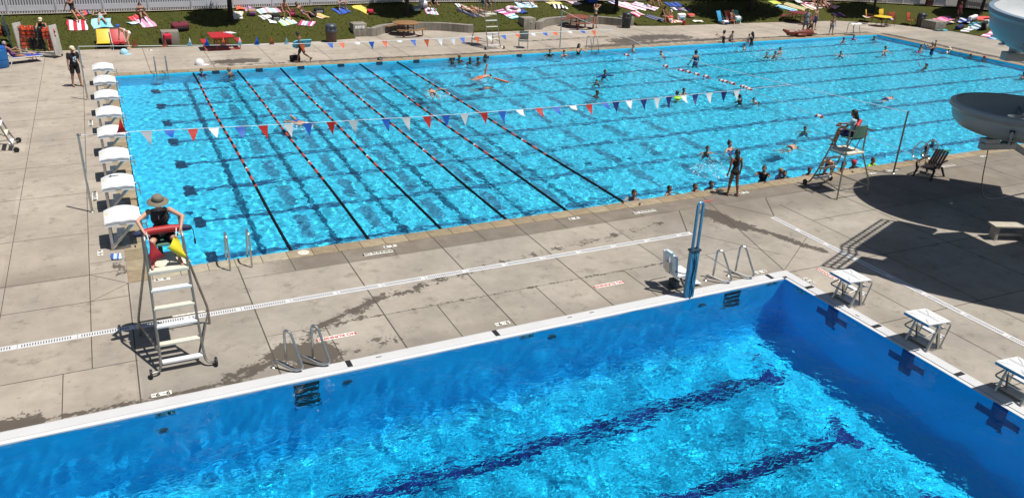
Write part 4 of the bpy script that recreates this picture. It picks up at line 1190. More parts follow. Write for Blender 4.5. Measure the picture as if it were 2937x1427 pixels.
railing([q0, q1, sa+n_*.55, sb_+n_*.55]); railing([q0, V((*sh(17.3,-6.9,8.0), 8.0))])
mb = MB(); mb.prism([tuple(sh(x, y, 8.0)) for x, y in ((16.8,-6.4),(18.0,-5.95),(18.7,-6.7),(17.3,-7.0))], 7.9, 7.98); mb.build('landing_grate', GP, tw_, 0)
for (x, y) in ((25.6,-10.4),(30.0,-8.5),(29.2,-12.6),(25.2,-13.2)):
    mb = MB(); mb.tube([(x,y,0),(x,y,H-.1)], .12, 10); mb.build('tower_leg', GP, tw_)
mb = MB(); mb.prism([(26.5,-9),(29.5,-8.2),(29.0,-12),(26,-12.3)], 10.2, 10.4); mb.build('roof', BLUE, tw_, 0)
for (x, y) in ((26.7,-9.2),(29.3,-8.5),(28.8,-11.8),(26.2,-12.0)):
    mb = MB(); mb.tube([(x,y,H),(x,y,10.25)], .05, 8); mb.build('roof_post', GP, tw_)

t = thing('bench', 'pale bench standing in a lit gap of the big shadow, cut by the right edge', 'bench', (23.75,-6.85,0), R(-24))
mb = MB(); mb.box((0,0,.44), (2.2,.40,.06), bev=.015); mb.build('seat_plank', P('pale_plank', (.42,.38,.31), .7, 0, .15, 5), t, 30)
for x in (-.95, 0, .95):
    mb = MB(); mb.box((x,0,.20), (.09,.32,.41), bev=.01); mb.build('leg', P('pale_plank', (.42,.38,.31), .7, 0, .15, 5), t, 30)
mb = MB(); mb.box((0,0,.14), (1.9,.05,.07)); mb.build('stretcher', P('pale_plank', (.42,.38,.31), .7, 0, .15, 5), t, 0)
# brown moulded chair in the slide's shade
BC = P('brown_plastic', (.013,.006,.006), .5, 0, .1, 6)
t = thing('plastic_chair', 'brown slatted plastic chair in the slide shadow', 'chair', (26.05,-1.62,0), R(100))
mb = MB()
for k in range(5): mb.box((-.20+.10*k, .05, .36-.0*k), (.085,.50,.025), rot=(-.10,0,0), bev=.008)
mb.build('seat', BC, t, 30)
mb = MB()
for k in range(5): mb.box((-.20+.10*k, -.38, .60+.03*(1-abs(k-2)/2)), (.085,.03,.72), rot=(.62,0,0), bev=.01)
mb.box((0,-.27,.46), (.5,.04,.05), rot=(.62,0,0)); mb.build('backrest', BC, t, 30)
for s in (-1, 1):
    mb = MB(); mb.tube(smooth_path([(s*.33,-.42,.62),(s*.34,.05,.58),(s*.34,.42,.52),(s*.32,.36,.30)], .08), .035, 7); mb.build('armrest', BC, t)
    mb = MB(); mb.tube([(s*.30,.28,.36),(s*.33,.44,.0)], [.045,.035], 7); mb.build('leg', BC, t)
    mb = MB(); mb.tube([(s*.29,-.22,.38),(s*.32,-.50,.0)], [.045,.035], 7); mb.build('leg', BC, t)

# ------------------------------------------------------------------ picnic tables
def picnic_round(label, x, y, mat, rz=0.0, r=.86):
    t = thing('picnic_table', label, 'picnic table', (x, y, 0), rz, 'metal picnic tables')
    mb = MB(); mb.lathe([(r-.02,.735),(r,.745),(r,.765),(r-.02,.775),(0,.775)], n=36); mb.build('tabletop', mat, t, 40)
    mb = MB()
    for sx in (-1, 1):
        for sy in (-1, 1): mb.tube([(sx*.35,sy*.35,.74),(sx*.35,sy*.38,.12),(sx*.35,sy*.36,.05)], .028, 7)
        mb.tube([(sx*.35,-.36,.42),(sx*.35,.36,.42)], .022, 6)
    mb.tube([(-.35,0,.42),(.35,0,.42)], .022, 6); mb.build('table_frame', BROWN, t)
    for s in (-1, 1):
        mb = MB(); n = 10; vs = []
        for i in range(n+1):
            a = R(-52+104*i/n)
            for rr in (r+.18, r+.46): 
                for z in (.42, .46): vs.append((math.sin(a)*rr*1.0, s*math.cos(a)*rr*.98, z))
        fs = []
        for i in range(n):
            k = 4*i; fs += [(k,k+2,k+6,k+4), (k+1,k+5,k+7,k+3), (k,k+4,k+5,k+1), (k+2,k+3,k+7,k+6)]
        fs += [(0,1,3,2), (4*n,4*n+2,4*n+3,4*n+1)]
        mb.add(vs, fs); b = mb.build('bench', mat, t, 30)
        for sx in (-1, 1):
            mb = MB(); mb.tube(smooth_path([(sx*.35,s*.36,.40),(sx*.42,s*.42,.035),(sx*.66,s*1.1,.035),(sx*.62,s*1.02,.42)], .22, 6), .03, 7); mb.build('bench_leg', BROWN, t)
    return t
TAN = P('tan_coated_top', (.24,.13,.055), .6, 0, .12, 8)
RUST = P('rust_red_coated_top', (.20,.055,.032), .6, 0, .12, 8)
MAROON = P('maroon_coated_top', (.16,.02,.02), .5, 0, .12, 8)
picnic_round('round picnic table with a tan top inside the curved wall', 17.2, 30.55, TAN, R(8))
picnic_round('round rust red picnic table beside the woman with raised arms', 29.9, 30.62, RUST, R(4))
picnic_round('maroon picnic table on the far lawn edge behind the couple', 48.7, 28.85, MAROON, R(20), .85)
t = thing('picnic_table', 'bright red square picnic table with four seats near the yellow lounger', 'picnic table', (5.66, 28.6, 0), 0, 'metal picnic tables')
mb = MB(); mb.box((0,0,.75), (1.22,1.75,.05), bev=.02); mb.box((0,0,.715), (1.16,1.69,.04)); mb.build('tabletop', RED, t, 30)
mb = MB()
for sy in (-1, 1): mb.tube([(-.3,sy*.55,.72),(-.3,sy*.55,.04)], .03, 7); mb.tube([(.3,sy*.55,.72),(.3,sy*.55,.04)], .03, 7); mb.tube([(-.95,sy*.5,.06),(.95,sy*.5,.06)], .025, 7); mb.tube([(-.3,sy*.55,.4),(.3,sy*.55,.4)], .025, 7)
mb.tube([(0,-.55,.4),(0,.55,.4)], .025, 7); mb.build('table_frame', RED, t)
for sx in (-1, 1):
    mb = MB(); mb.box((sx*.92,0,.44), (.30,1.2,.04), bev=.015); mb.build('bench', RED, t, 30)
    mb = MB(); [mb.tube(smooth_path([(sx*.92,sy*.45,.42),(sx*.95,sy*.45,.05),(sx*.3,sy*.45,.06)], .1), .025, 7) for sy in (-1, 1)]; mb.build('bench_leg', RED, t)

# ------------------------------------------------------------------ chairs and loungers
def patio_chair(label, x, y, rz, mat, group, frame=BROWN, s=1.0):
    t = thing('patio_chair', label, 'chair', (x, y, 0), rz, group)
    mb = MB(); mb.box((0,0,.43), (.5,.48,.03), rot=(.05,0,0), bev=.01); mb.build('seat', mat, t, 30)
    mb = MB(); mb.box((0,-.27,.72), (.5,.03,.52), rot=(.22,0,0), bev=.012); mb.build('backrest', mat, t, 30)
    for sx in (-1, 1):
        mb = MB(); mb.tube(smooth_path([(sx*.28,.30,0),(sx*.28,.22,.64),(sx*.28,-.24,.62)], .12), .016, 7); mb.build('arm_frame', frame, t)
        mb = MB(); mb.tube(smooth_path([(sx*.27,-.36,0),(sx*.27,-.18,.42),(sx*.26,-.33,.98)], .05), .016, 7); mb.build('back_leg', frame, t)
    return t
patio_chair('empty grey sling chair on the far deck beside the thin post', 22.6, 24.55, R(150), P('grey_sling', (.10,.12,.11), .7), None, DSTEEL)
OR2 = P('orange_sling', (.36,.075,.03), .6, 0, .1, 7)
patio_chair('empty orange chair just left of the far dark trash can', 57.23, 25.49, R(190), OR2, 'orange chairs on the far right deck')
patio_chair('orange chair with clothes piled on it, between the yellow table and the empty orange chair', 55.71, 26.06, R(140), OR2, 'orange chairs on the far right deck')
patio_chair('yellow chair with clothes thrown over it, left of the yellow table', 54.91, 27.55, R(215), YELLOW, 'yellow chairs at the yellow table')
patio_chair('yellow chair tucked behind the yellow table', 56.48, 27.53, R(180), YELLOW, 'yellow chairs at the yellow table')
t = thing('round_table', 'round yellow table on the far right deck', 'table', (54.5, 25.85, 0))
mb = MB(); mb.lathe([(.66,.72),(.68,.735),(.66,.75),(0,.75)], n=32); mb.build('tabletop', YELLOW, t, 40)
for k in range(4):
    a = PI/4+k*PI/2; mb = MB(); mb.tube(smooth_path([(math.cos(a)*.3,math.sin(a)*.3,.72),(math.cos(a)*.25,math.sin(a)*.25,.3),(math.cos(a)*.5,math.sin(a)*.5,.0)], .1), .02, 6); mb.build('leg', BROWN, t)
def lounger(label, x, y, rz, mat, frame, back=58, name='sun_lounger', L=1.25):
    """head end at -y, foot end at +y; backrest raised by `back` degrees"""
    t = thing(name, label, 'lounger', (x, y, 0), rz, 'sun loungers on the far deck')
    mb = MB(); mb.box((0,L/2,.33), (.64,L,.03), rot=(-.03,0,0), bev=.012); mb.build('seat', mat, t, 30)
    c, s = math.cos(R(back)), math.sin(R(back))
    mb = MB(); mb.box((0,-.39*c,.33+.39*s), (.64,.78,.03), rot=(-R(back),0,0), bev=.012); mb.build('backrest', mat, t, 30)
    for sx in (-1, 1):
        mb = MB(); mb.tube([(sx*.34,-.8*c,.33+.8*s),(sx*.34,0,.33),(sx*.34,L,.30)], .018, 7); mb.build('side_rail', frame, t)
        for yy in (-.05, L-.2):
            mb = MB(); mb.tube([(sx*.34,yy,.32),(sx*.36,yy+(.12 if yy > 0 else -.12),0)], .018, 7); mb.build('leg', frame, t)
    return t
lounger('yellow lounger facing away on the far deck edge, backrest up', -0.27, 30.28, R(176), YELLOW, DSTEEL, 50, L=.5)
lounger('red lounger with a white frame, woman bending beside it', 0.47, 30.08, R(184), RED, WHITE, 52, L=.62)
lounger('blue lounger beside the blue bin with a person lying on it', -4.50, 27.05, R(-68), P('royal_blue_sling', (.02,.06,.40), .6), WHITE, 40, L=1.35)
def beach_chair(label, x, y, rz, mat):
    t = thing('beach_chair', label, 'chair', (x, y, 0.0), rz, 'folding beach chairs on the lawn edge')
    mb = MB(); mb.box((0,.05,.24), (.54,.46,.025), rot=(.12,0,0)); mb.build('seat', mat, t, 0)
    mb = MB(); mb.box((0,-.33,.58), (.54,.025,.74), rot=(.42,0,0), bev=.01); mb.build('backrest', mat, t, 30)
    for sx in (-1, 1):
        mb = MB(); mb.tube(smooth_path([(sx*.29,-.2,.0),(sx*.29,.3,.28),(sx*.29,.26,.45),(sx*.29,-.25,.44)], .05), .013, 6); mb.tube([(sx*.28,.3,.0),(sx*.28,-.5,.92)], .013, 6); mb.build('tube_frame', STEEL, t)
beach_chair('turquoise beach chair with a blue seat on the far lawn edge', 41.83, 29.51, R(200), P('turquoise_canvas', (.03,.30,.55), .7))
beach_chair('orange beach chair holding the seated person on the far lawn edge', 42.60, 29.52, R(192), P('orange_canvas', (.50,.10,.04), .7))
beach_chair('green beach chair with a white bag under it on the far lawn edge', 43.19, 29.56, R(170), P('green_canvas', (.05,.28,.24), .7))
t = thing('low_chair', 'white low chair on the lawn among the sunbathers, far right', 'chair'); on_lawn(t, 52.14, 32.67, R(180), .03)
mb = MB(); mb.box((0,.1,.2), (.56,.5,.03)); mb.build('seat', WHITE, t, 0)
mb = MB(); mb.box((0,-.2,.52), (.56,.03,.62), rot=(.3,0,0)); mb.build('backrest', P('pale_stripe', (.6,.65,.78), .6), t, 0)
mb = MB(); [mb.tube(smooth_path([(s*.3,.35,0),(s*.3,.3,.4),(s*.3,-.2,.4),(s*.3,-.3,0)], .06), .014, 6) for s in (-1, 1)]; mb.build('tube_frame', STEEL, t)

# ------------------------------------------------------------------ bins, cone, rack with life vests, plants of the lawn
def bin_(label, x, y, body, lid, h=1.08, r=.33):
    t = thing('trash_can', label, 'trash can', (x, y, 0), R(10), 'domed trash cans')
    mb = MB(); mb.lathe([(r*.86,0),(r*.9,.02),(r,.62),(r*1.02,.66)], n=20); mb.build('drum', body, t)
    mb = MB(); mb.lathe([(r*1.06,.62),(r*1.08,.74),(r*1.0,.78),(r*.98,.98),(r*.8,1.06),(0,1.10)], n=12); lid_ = mb.build('dome_lid', lid, t, 25)
    mb = MB(); mb.box((.02,-r*.98,.89), (.34,.05,.13), bev=.01); mb.build('flap', P('flap_dark', (.03,.035,.045), .4), lid_, 20)
LIDG = P('slate_lid', (.055,.07,.095), .45, 0, .1, 6)
bin_('brown trash can with a slate dome lid left of the curved wall', 12.01, 29.03, P('brown_drum', (.085,.045,.03), .6, 0, .2, 5), LIDG)
bin_('dark green trash can with a domed lid in front of the second curved wall', 33.36, 29.69, P('dark_green_drum', (.012,.022,.022), .5, 0, .15, 5), P('dark_lid', (.035,.04,.045), .45))
bin_('dark trash can against the weathered concrete block, far right', 57.66, 24.89, P('dark_brown_drum', (.03,.024,.018), .6), P('dark_lid', (.035,.04,.045), .45))
t = thing('blue_bin', 'blue plastic barrel at the left edge behind the blue lounger', 'barrel', (-5.01, 26.31, 0))
mb = MB(); mb.lathe([(.42,0),(.44,.03),(.46,.35),(.44,.36),(.44,.40),(.46,.41),(.45,.86),(.40,.92)], n=24); mb.build('drum', P('barrel_blue', (.01,.12,.36), .4, 0, .1, 4), t)
mb = MB(); mb.lathe([(.43,.90),(.43,.97),(.38,1.0),(0,1.0)], n=24); mb.build('lid', P('barrel_lid', (.01,.09,.42), .4), t)
def cone(label, x, y):
    t = thing('traffic_cone', label, 'traffic cone', (x, y, 0))
    mb = MB(); mb.box((0,0,.015), (.36,.36,.03), bev=.01); mb.lathe([(.15,.03),(.09,.30)], n=16); mb.lathe([(.06,.45),(.03,.70),(0,.705)], n=16); mb.build('cone_body', ORANGE, t)
    mb = MB(); mb.lathe([(.092,.298),(.061,.452)], n=16); mb.build('white_band', WHITE, t)
cone('orange cone with a white band by the rack of life vests', -2.54, 30.10)
RX0, RY0 = -4.27, 29.05
RX1, RY1 = -2.62, 27.95
rk = thing('vest_rack', 'wheeled rack with white end boards hung with orange life vests', 'rack', (RX0, RY0, 0), math.atan2(RY1-RY0, RX1-RX0))
RL = math.hypot(RX1-RX0, RY1-RY0)
for x in (0, RL):
    mb = MB(); mb.box((x,.25,.88), (.07,.58,1.5), rot=(0,-.07,0), bev=.02); mb.build('end_board', P('weathered_white', (.42,.41,.38), .6, 0, .15, 4), rk, 30)
    mb = MB(); 
    for yy in (-.05,.55): mb.ball((x, yy, .06), (.03,.06,.06), 10, 6)
    mb.build('castor', BLACK, rk)
mb = MB(); mb.tube([(0,.25,1.45),(RL,.25,1.45)], .03, 7); mb.tube([(0,.25,.9),(RL,.25,.9)], .03, 7); mb.box((RL/2,.05,.13), (RL,.10,.06)); mb.box((RL/2,.5,.13), (RL,.10,.06)); mb.build('rail', P('weathered_white', (.42,.41,.38), .6, 0, .15, 4), rk, 30)
ORV = P('vest_orange', (.62,.075,.02), .7, 0, .15, 8); BKV = P('vest_black', (.012,.012,.016), .8)
def life_vest():
    t = thing('life_vest', 'life vest', 'life vest', (0,0,0), 0, 'life vests hanging on the rack')
    for s in (-1, 1):
        mb = MB(); mb.box((s*.115,0,-.30), (.19,.12,.50), bev=.045); mb.box((s*.10,0,-.03), (.09,.10,.14), bev=.03); mb.build('foam_panel', ORV, t, 40)
    for z in (-.20,-.40):
        mb = MB(); mb.box((0,0,z), (.46,.135,.035)); mb.build('belt', BKV, t, 0)
    return t
vest = life_vest(); ca, sa2 = math.cos(rk.rotation_euler.z), math.sin(rk.rotation_euler.z)
spots = [(.28,1.48,0),(.62,1.47,0),(.42,.92,0),(1.02,1.5,0),(1.38,1.46,1),(1.72,1.47,1),(.95,.90,1),(2.08,1.47,0),(1.55,.90,1),(2.36,1.50,0),(2.25,.92,0)]
vest_lab = ['top row, leftmost','top row, second from the left end board','lower row, leftmost','top row, third from the left','top row, fourth from the left','top row, fifth from the left','lower row, second from the left','top row, second from the right end board','lower row, third from the left','top row, rightmost','lower row, rightmost']
for i, (u, z, k) in enumerate(spots):
    o = vest if i == 0 else copy_tree(vest)
    u = u*RL/2.6
    o.location = (RX0+ca*u-sa2*.22, RY0+sa2*u+ca*.22, z); o.rotation_euler = (0, 0, rk.rotation_euler.z+R(18*((i*7) % 5-2)))
    o['label'] = ('black and orange' if k else 'orange')+' life vest on the rack, '+vest_lab[i]
    if k:
        for ch in [c for c in bpy.data.objects if c.parent == o and c.name.startswith('foam')]:
            ch.data = ch.data.copy(); ch.data.materials[0] = BKV
for i, (px, py, z, lab) in enumerate(((15,600,1.2,'orange life vest at the very left edge of the photo'),(75,600,1.15,'dark life vest behind the blue lounger, left of the rack'),(125,600,1.2,'dark life vest close to the dark teal board'))):
    o = copy_tree(vest); x, y, _ = [(-5.19, 30.88, 0), (-4.97, 30.85, 0), (-4.81, 30.83, 0)][i]
    o.location = (x, y+.5, z); o['label'] = lab
    if i:
        for ch in [c for c in bpy.data.objects if c.parent == o and c.name.startswith('foam')]: ch.data = ch.data.copy(); ch.data.materials[0] = BKV
t = thing('board_rack', 'second rack with a dark teal end board behind the blue lounger', 'rack', (-4.52, 30.33, 0), R(5))
mb = MB(); mb.box((-.2,.3,.95), (.07,.6,1.7), rot=(0,-.10,0), bev=.02); mb.build('end_board', P('dark_teal', (.03,.07,.085), .5), t, 30)
mb = MB(); mb.tube([(-.2,.6,1.35),(-1.9,.75,1.35)], .03, 7); mb.tube([(-.2,.6,.1),(-1.9,.75,.1)], .03, 7); mb.tube([(-1.9,.75,0),(-1.9,.75,1.4)], .03, 7); mb.build('rail', DSTEEL, t)
t = thing('paddle', 'pale wooden paddle lying across the blue lounger', 'paddle', (-4.01, 28.02, .1), R(-35))
mb = MB(); mb.tube([(-.5,0,.45),(.35,0,.30)], .018, 7); mb.box((.52,0,.26), (.36,.15,.025), rot=(0,.17,0), bev=.01); mb.build('paddle_blade', P('pale_wood', (.50,.30,.18), .6), t)

# ------------------------------------------------------------------ things lying about
def towel_mesh(w, l, cols, ncol, nrow, across, seed, fold=.03):
    rg = random.Random(seed); nx, ny = (ncol, nrow); mb = MB(); vs = []
    ph = [rg.uniform(0, 6) for _ in range(6)]
    for s in (0, 1):
        for j in range(ny+1):
            for i in range(nx+1):
                x, y = (i/nx-.5)*w, (j/ny-.5)*l
                z = fold*(.6+math.sin(x*7+ph[0]+math.sin(y*3+ph[1]))*.5+math.sin(y*6+ph[2]+x*2)*.4)
                e = .04*math.sin(y*4+ph[3])*(1 if i in (0, nx) else 0); e2 = .05*math.sin(x*5+ph[4])*(1 if j in (0, ny) else 0)
                vs.append((x+e, y+e2, max(z, .004)+(.012 if s else 0)))
    k = (nx+1)*(ny+1); fs = []; ms = []
    for j in range(ny):
        for i in range(nx):
            a = j*(nx+1)+i; m_ = cols[(i if across else j) % len(cols)]
            fs.append((k+a, k+a+1, k+a+nx+2, k+a+nx+1)); ms.append(m_); fs.append((a, a+nx+1, a+nx+2, a+1)); ms.append(m_)
    edge = [i for i in range(nx+1)]+[j*(nx+1)+nx for j in range(1, ny+1)]+[ny*(nx+1)+i for i in range(nx-1, -1, -1)]+[j*(nx+1) for j in range(ny-1, 0, -1)]
    for a, b in zip(edge, edge[1:]+edge[:1]): fs.append((a, b, k+b, k+a)); ms.append(cols[0])
    mb.v = vs; mb.f = fs; mb.m = ms
    return mb
CLOTH = {}
def cloth(c):
    pal = dict(white=(.75,.75,.76), red=(.50,.02,.05), lightblue=(.32,.55,.66), pink=(.66,.30,.45), hot=(.60,.06,.22), yellow=(.66,.52,.10), blue=(.03,.10,.46), navy=(.015,.025,.11), purple=(.14,.05,.20), teal=(.06,.36,.40), green=(.14,.36,.10), lime=(.28,.55,.10), orange=(.62,.13,.04), black=(.012,.012,.015), grey=(.22,.22,.23), aqua=(.18,.52,.62), coral=(.66,.10,.09), cream=(.62,.55,.40), maroon=(.13,.015,.03), tan=(.35,.24,.15))
    return P('towel_'+c, pal[c], .9, 0, .12, 14)
def towel(label, x, y, w, l, rz, cols, n=8, across=True, z=.034, fold=.035, cat='towel', name='towel', group=None):
    lawn = z == .034
    if lawn: w, l = w*.80, l*.88
    u = []; [u.append(c) for c in cols if c not in u]
    mb = towel_mesh(w, l, [u.index(c) for c in cols], n if across else 8, 10 if across else n, across, hash(label) % 1000 if False else len(label)*7+int(abs(x)*10), fold)
    o = tag(mb.build(name, [cloth(c) for c in u], None, 60, (x, y, z), R(rz)), label, cat, group)
    return on_lawn(o, x, y, R(rz), .034) if lawn else o
TG = 'towels spread on the lawn'
towel('red and white striped towel under the woman in a black swimsuit', -1.49, 33.29, 1.25, 1.75, 0, ['red','white','white','red','red','white','white','red','red','white'], 10, True, group=TG)
towel('light blue towel under the sunbather in a teal swimsuit', -0.22, 33.42, 1.3, 1.6, 2, ['lightblue','lightblue','aqua','aqua','lightblue'], 5, group=TG)
towel('pale pink towel under the sunbather left of the concrete block', 2.10, 33.33, 1.0, 1.75, 12, ['pink','white','pink','pink'], 8, group=TG)
towel('crumpled red cloth beside the pale pink towel', 1.53, 33.95, .7, .6, 20, ['red','coral'], 6, fold=.1, group=TG)
towel('small pale blue towel beside the pale pink towel', 1.42, 33.29, .6, .5, 30, ['lightblue','white'], 6, fold=.06, group=TG)
towel('red and blue cloth behind the woman in the black swimsuit', -1.12, 35.01, 1.0, .7, 10, ['coral','coral','navy','grey'], 8, fold=.08, group=TG)
towel('orange cloth heap near the fence, right of the first trunk', 7.78, 34.91, .7, .6, 0, ['orange','coral'], 6, fold=.12, group=TG)
towel('pink and grey towel near the fence, right of the first trunk', 8.31, 34.90, .9, .7, 10, ['pink','grey','purple'], 6, fold=.06, group=TG)
towel('cream towel partly in the first tree shade', 7.45, 33.91, .75, 1.5, -8, ['cream','white','cream'], 6, group=TG)
towel('white patterned towel near the fence above the seated woman', 9.40, 34.55, 1.7, .9, 8, ['white','lightblue','white','pink'], 8, group=TG)
towel('white towel with a grey print left of the black bag', 9.10, 33.54, 1.0, .7, 30, ['white','grey','white'], 8, fold=.05, group=TG)
towel('white crumpled shirt on the grass left of the black bag', 9.26, 32.82, .55, .8, 10, ['white'], 6, fold=.05, group=TG)
towel('lime and white striped towel under the seated woman with the red shoes', 10.12, 32.69, 1.3, 1.3, 18, ['lime','white','aqua','white','cream'], 10, group=TG)
towel('hot pink and white towel under the woman lying on her side', 11.31, 32.30, 1.1, .9, -25, ['hot','hot','white','pink','white','teal'], 10, group=TG)
towel('yellow and red patterned cloth below the grey bag', 12.48, 33.40, .8, 1.0, 40, ['cream','coral','yellow','green'], 8, fold=.07, group=TG)
towel('blue towel under the woman in white near the fence', 14.03, 34.21, 1.1, 1.1, 12, ['blue','blue','navy','blue'], 8, group=TG)
towel('bright yellow towel left of the second tree shade', 15.59, 34.23, .95, 1.9, 22, ['yellow'], 6, group=TG)
towel('pink, white and aqua towel under the woman sitting cross-legged', 20.10, 33.71, 1.0, 1.4, -10, ['pink','white','aqua','pink','white'], 10, group=TG)
towel('black towel under the two sunbathers beside the far lifeguard chair', 22.67, 33.19, .9, 1.9, 24, ['black','navy','grey'], 6, group=TG)
towel('grey green towel under the right of the two sunbathers', 23.38, 33.07, .8, 1.8, 26, ['grey','tan'], 6, group=TG)
towel('white crumpled cloth above the two sunbathers', 22.57, 34.41, .8, .7, 0, ['white','grey'], 6, fold=.06, group=TG)
towel('aqua, pink and white striped towel right of the far lifeguard chair', 25.45, 32.78, 1.1, 2.0, 22, ['aqua','white','teal','white','pink','hot','pink','white','purple','pink'], 10, False, group=TG)
towel('dark blue cloth heap beside the pink ring float', 26.73, 33.03, .8, .8, 10, ['navy','blue'], 8, fold=.09, group=TG)
towel('pale blue towel under the person sitting near the fence', 27.67, 34.35, 1.9, 1.2, 0, ['lightblue','white','lightblue'], 8, group=TG)
towel('cream towel near the fence above the far deck post', 30.09, 34.70, 1.4, .9, 10, ['cream','yellow'], 6, group=TG)
towel('pink and white towel near the fence in front of the third tree', 31.73, 34.60, .9, 1.2, 25, ['pink','white'], 6, group=TG)
towel('black and white cloths heaped above the far deck post', 30.11, 33.76, 1.4, .8, -15, ['black','white','black','white'], 8, fold=.12, group=TG)
towel('blue and white towel at the foot of the third trunk', 35.06, 34.62, .9, 1.2, 25, ['navy','white','blue'], 6, group=TG)
towel('pink and red chequered towel right of the third trunk', 35.74, 33.60, 1.2, 2.2, 40, ['hot','white','pink','white'], 8, group=TG)
towel('white towel with pink trim right of the third trunk', 36.51, 33.48, 1.0, 2.2, 42, ['white','white','pink'], 6, group=TG)
towel('purple and white towel under the couple near the fence', 37.39, 33.41, 1.3, 2.2, 40, ['purple','white','pink','white'], 8, group=TG)
towel('pink and white cloth lying by the dark green trash can', 35.79, 32.00, 1.1, 1.0, 20, ['hot','white','coral'], 8, fold=.06, group=TG)
towel('navy patterned towel left of the long-haired woman', 36.81, 31.14, .9, 1.6, 36, ['navy','grey','navy'], 8, group=TG)
towel('blue towel on the lawn left of the big spruce shade', 40.27, 33.54, 1.7, 1.0, 0, ['blue','navy'], 6, group=TG)
towel('lavender patterned towel left of the big spruce shade', 40.21, 32.56, 2.0, .7, -12, ['grey','white','navy','purple'], 8, group=TG)
towel('rainbow striped towel in front of the long-haired woman', 38.13, 30.37, 1.4, .6, -3, ['yellow','white','hot','white','coral'], 10, group=TG)
towel('white crumpled towel on the lawn edge left of the beach chairs', 40.08, 30.17, 1.1, .45, -5, ['white','cream'], 6, fold=.07, group=TG)
towel('aqua blue towel left of the green and pink towel', 50.16, 31.77, 1.0, 1.9, 30, ['aqua','blue','aqua','white'], 8, group=TG)
towel('green and pink towel on the lawn above the maroon table', 51.33, 32.03, 1.2, 2.0, 32, ['lime','hot','cream','green'], 8, group=TG)
towel('lime yellow towel near the fence beyond the spruce shade', 50.05, 33.07, 1.1, .9, 0, ['lime','yellow'], 6, group=TG)
towel('red and pink striped towel behind the row of sunbathers', 53.05, 32.49, 1.5, 1.5, 10, ['hot','white','coral'], 8, group=TG)
towel('red and white striped towel at the right of the row of sunbathers', 54.69, 31.59, 1.1, 1.6, 15, ['red','white'], 8, group=TG)
towel('cream towel under the row of sunbathers', 53.16, 31.91, 2.4, 1.5, 10, ['cream','tan','white'], 8, group=TG)
towel('pink towel in the shade right of the weathered block', 60.34, 24.87, 1.8, 1.2, -10, ['pink','hot','pink'], 8, group=TG)
towel('grey towel in the shade below the pink one', 59.89, 24.05, 1.4, .6, -15, ['grey','cream','black'], 6, group=TG)
towel('blue sports towel heap left of the white bag', 60.65, 23.28, 1.2, 1.1, 10, ['blue','navy','white'], 8, fold=.14, group=TG)
towel('teal towel beside the white bag', 60.61, 22.36, 1.2, .5, 0, ['teal','navy'], 6, fold=.08, group=TG)
towel('white and navy printed towel at the lawn edge, far right', 59.38, 21.89, 1.5, .7, 12, ['white','white','navy','white'], 10, group=TG)
towel('striped blue and white towel heap beside the printed one', 60.01, 21.64, .9, 1.0, 0, ['lightblue','navy','white'], 8, fold=.12, group=TG)
towel('coral red towel under the woman in the far right corner', 62.12, 22.67, 1.2, 1.9, 25, ['coral'], 6, group=TG)
towel('aqua and white towel right of the coral one', 61.70, 21.70, .8, 1.5, 24, ['aqua','white'], 6, group=TG)
towel('pink patterned towel half hidden by the upper slide', 59.46, 19.99, 2.2, .8, 8, ['pink','white','hot'], 8, group=TG)
towel('blue towel at the lawn corner below the upper slide', 59.08, 19.12, 1.9, .7, -12, ['blue','lightblue','navy'], 8, group=TG)
towel('dark towel dropped on the deck edge in front of the weathered block', 58.05, 22.97, 1.8, .4, -5, ['black','teal'], 6, z=.006, fold=.05, group='towels on the deck')
towel('purple towel in the shade beyond the child standing on the deck', 53.72, 29.81, 1.6, 1.0, -8, ['purple','black','pink'], 6, group=TG)
towel('white striped towel on the corner of the red picnic table', 6.19, 28.97, .42, .6, 25, ['white','purple','white','white'], 8, z=.78, fold=.012)
towel('small blue and white striped towel beside the first starting block', -.72, 1.18, .24, .34, -4, ['blue','white','lightblue'], 6, z=.006, fold=.02, group='towels on the deck')
towel('white towel hung over the ladder at the far right corner', 48.62, 23.02, .9, .35, 0, ['white'], 6, z=.80, fold=.03)
towel('striped clothes thrown over the left yellow chair', 54.22, 27.02, .55, .6, 20, ['cream','navy','orange'], 6, z=.48, fold=.12)
towel('blue and white clothes piled on the orange chair', 55.09, 25.66, .5, .45, 20, ['navy','blue','white'], 6, z=.46, fold=.12)

def bag(label, x, y, c1, c2, w=.45, h=.42, rz=0, name='backpack', z=.03, d=.3):
    t = thing(name, label, 'bag', (x, y, z), R(rz), 'bags on the lawn' if z > .02 else None)
    if z > .02: on_lawn(t, x, y, R(rz), .03)
    mb = MB(); mb.box((0,0,h/2), (w,d,h), bev=min(w,d,h)*.32); mb.build('bag_body', cloth(c1) if isinstance(c1, str) else c1, t, 60)
    mb = MB(); mb.box((0,-d/2-.02,h*.38), (w*.7,.08,h*.5), bev=.035); mb.build('pocket', cloth(c2), t, 60)
    mb = MB(); [mb.tube(smooth_path([(s*w*.25,d*.4,h*.9),(s*w*.25,d*.75,h*.7),(s*w*.28,d*.5,.06)], .06), .018, 5) for s in (-1, 1)]; mb.tube(smooth_path([(-.06,0,h-.01),(-.05,0,h+.06),(.05,0,h+.06),(.06,0,h-.01)], .03), .012, 5); mb.build('strap', cloth(c2), t)
    return t
bag('red and black backpack leaning on the concrete block', 2.98, 30.05, 'red', 'black', .42, .62, 8, z=.03)
bag('maroon bag on the grass right of the concrete block', 3.87, 32.03, 'maroon', 'black', .95, .42, 10, 'duffel_bag', d=.6)
bag('black bag beside the lime striped towel', 9.56, 32.97, 'black', 'grey', .5, .42, 0, 'duffel_bag')
bag('purple patterned bag right of the seated woman', 10.70, 33.66, 'maroon', 'hot', .4, .4, 0)
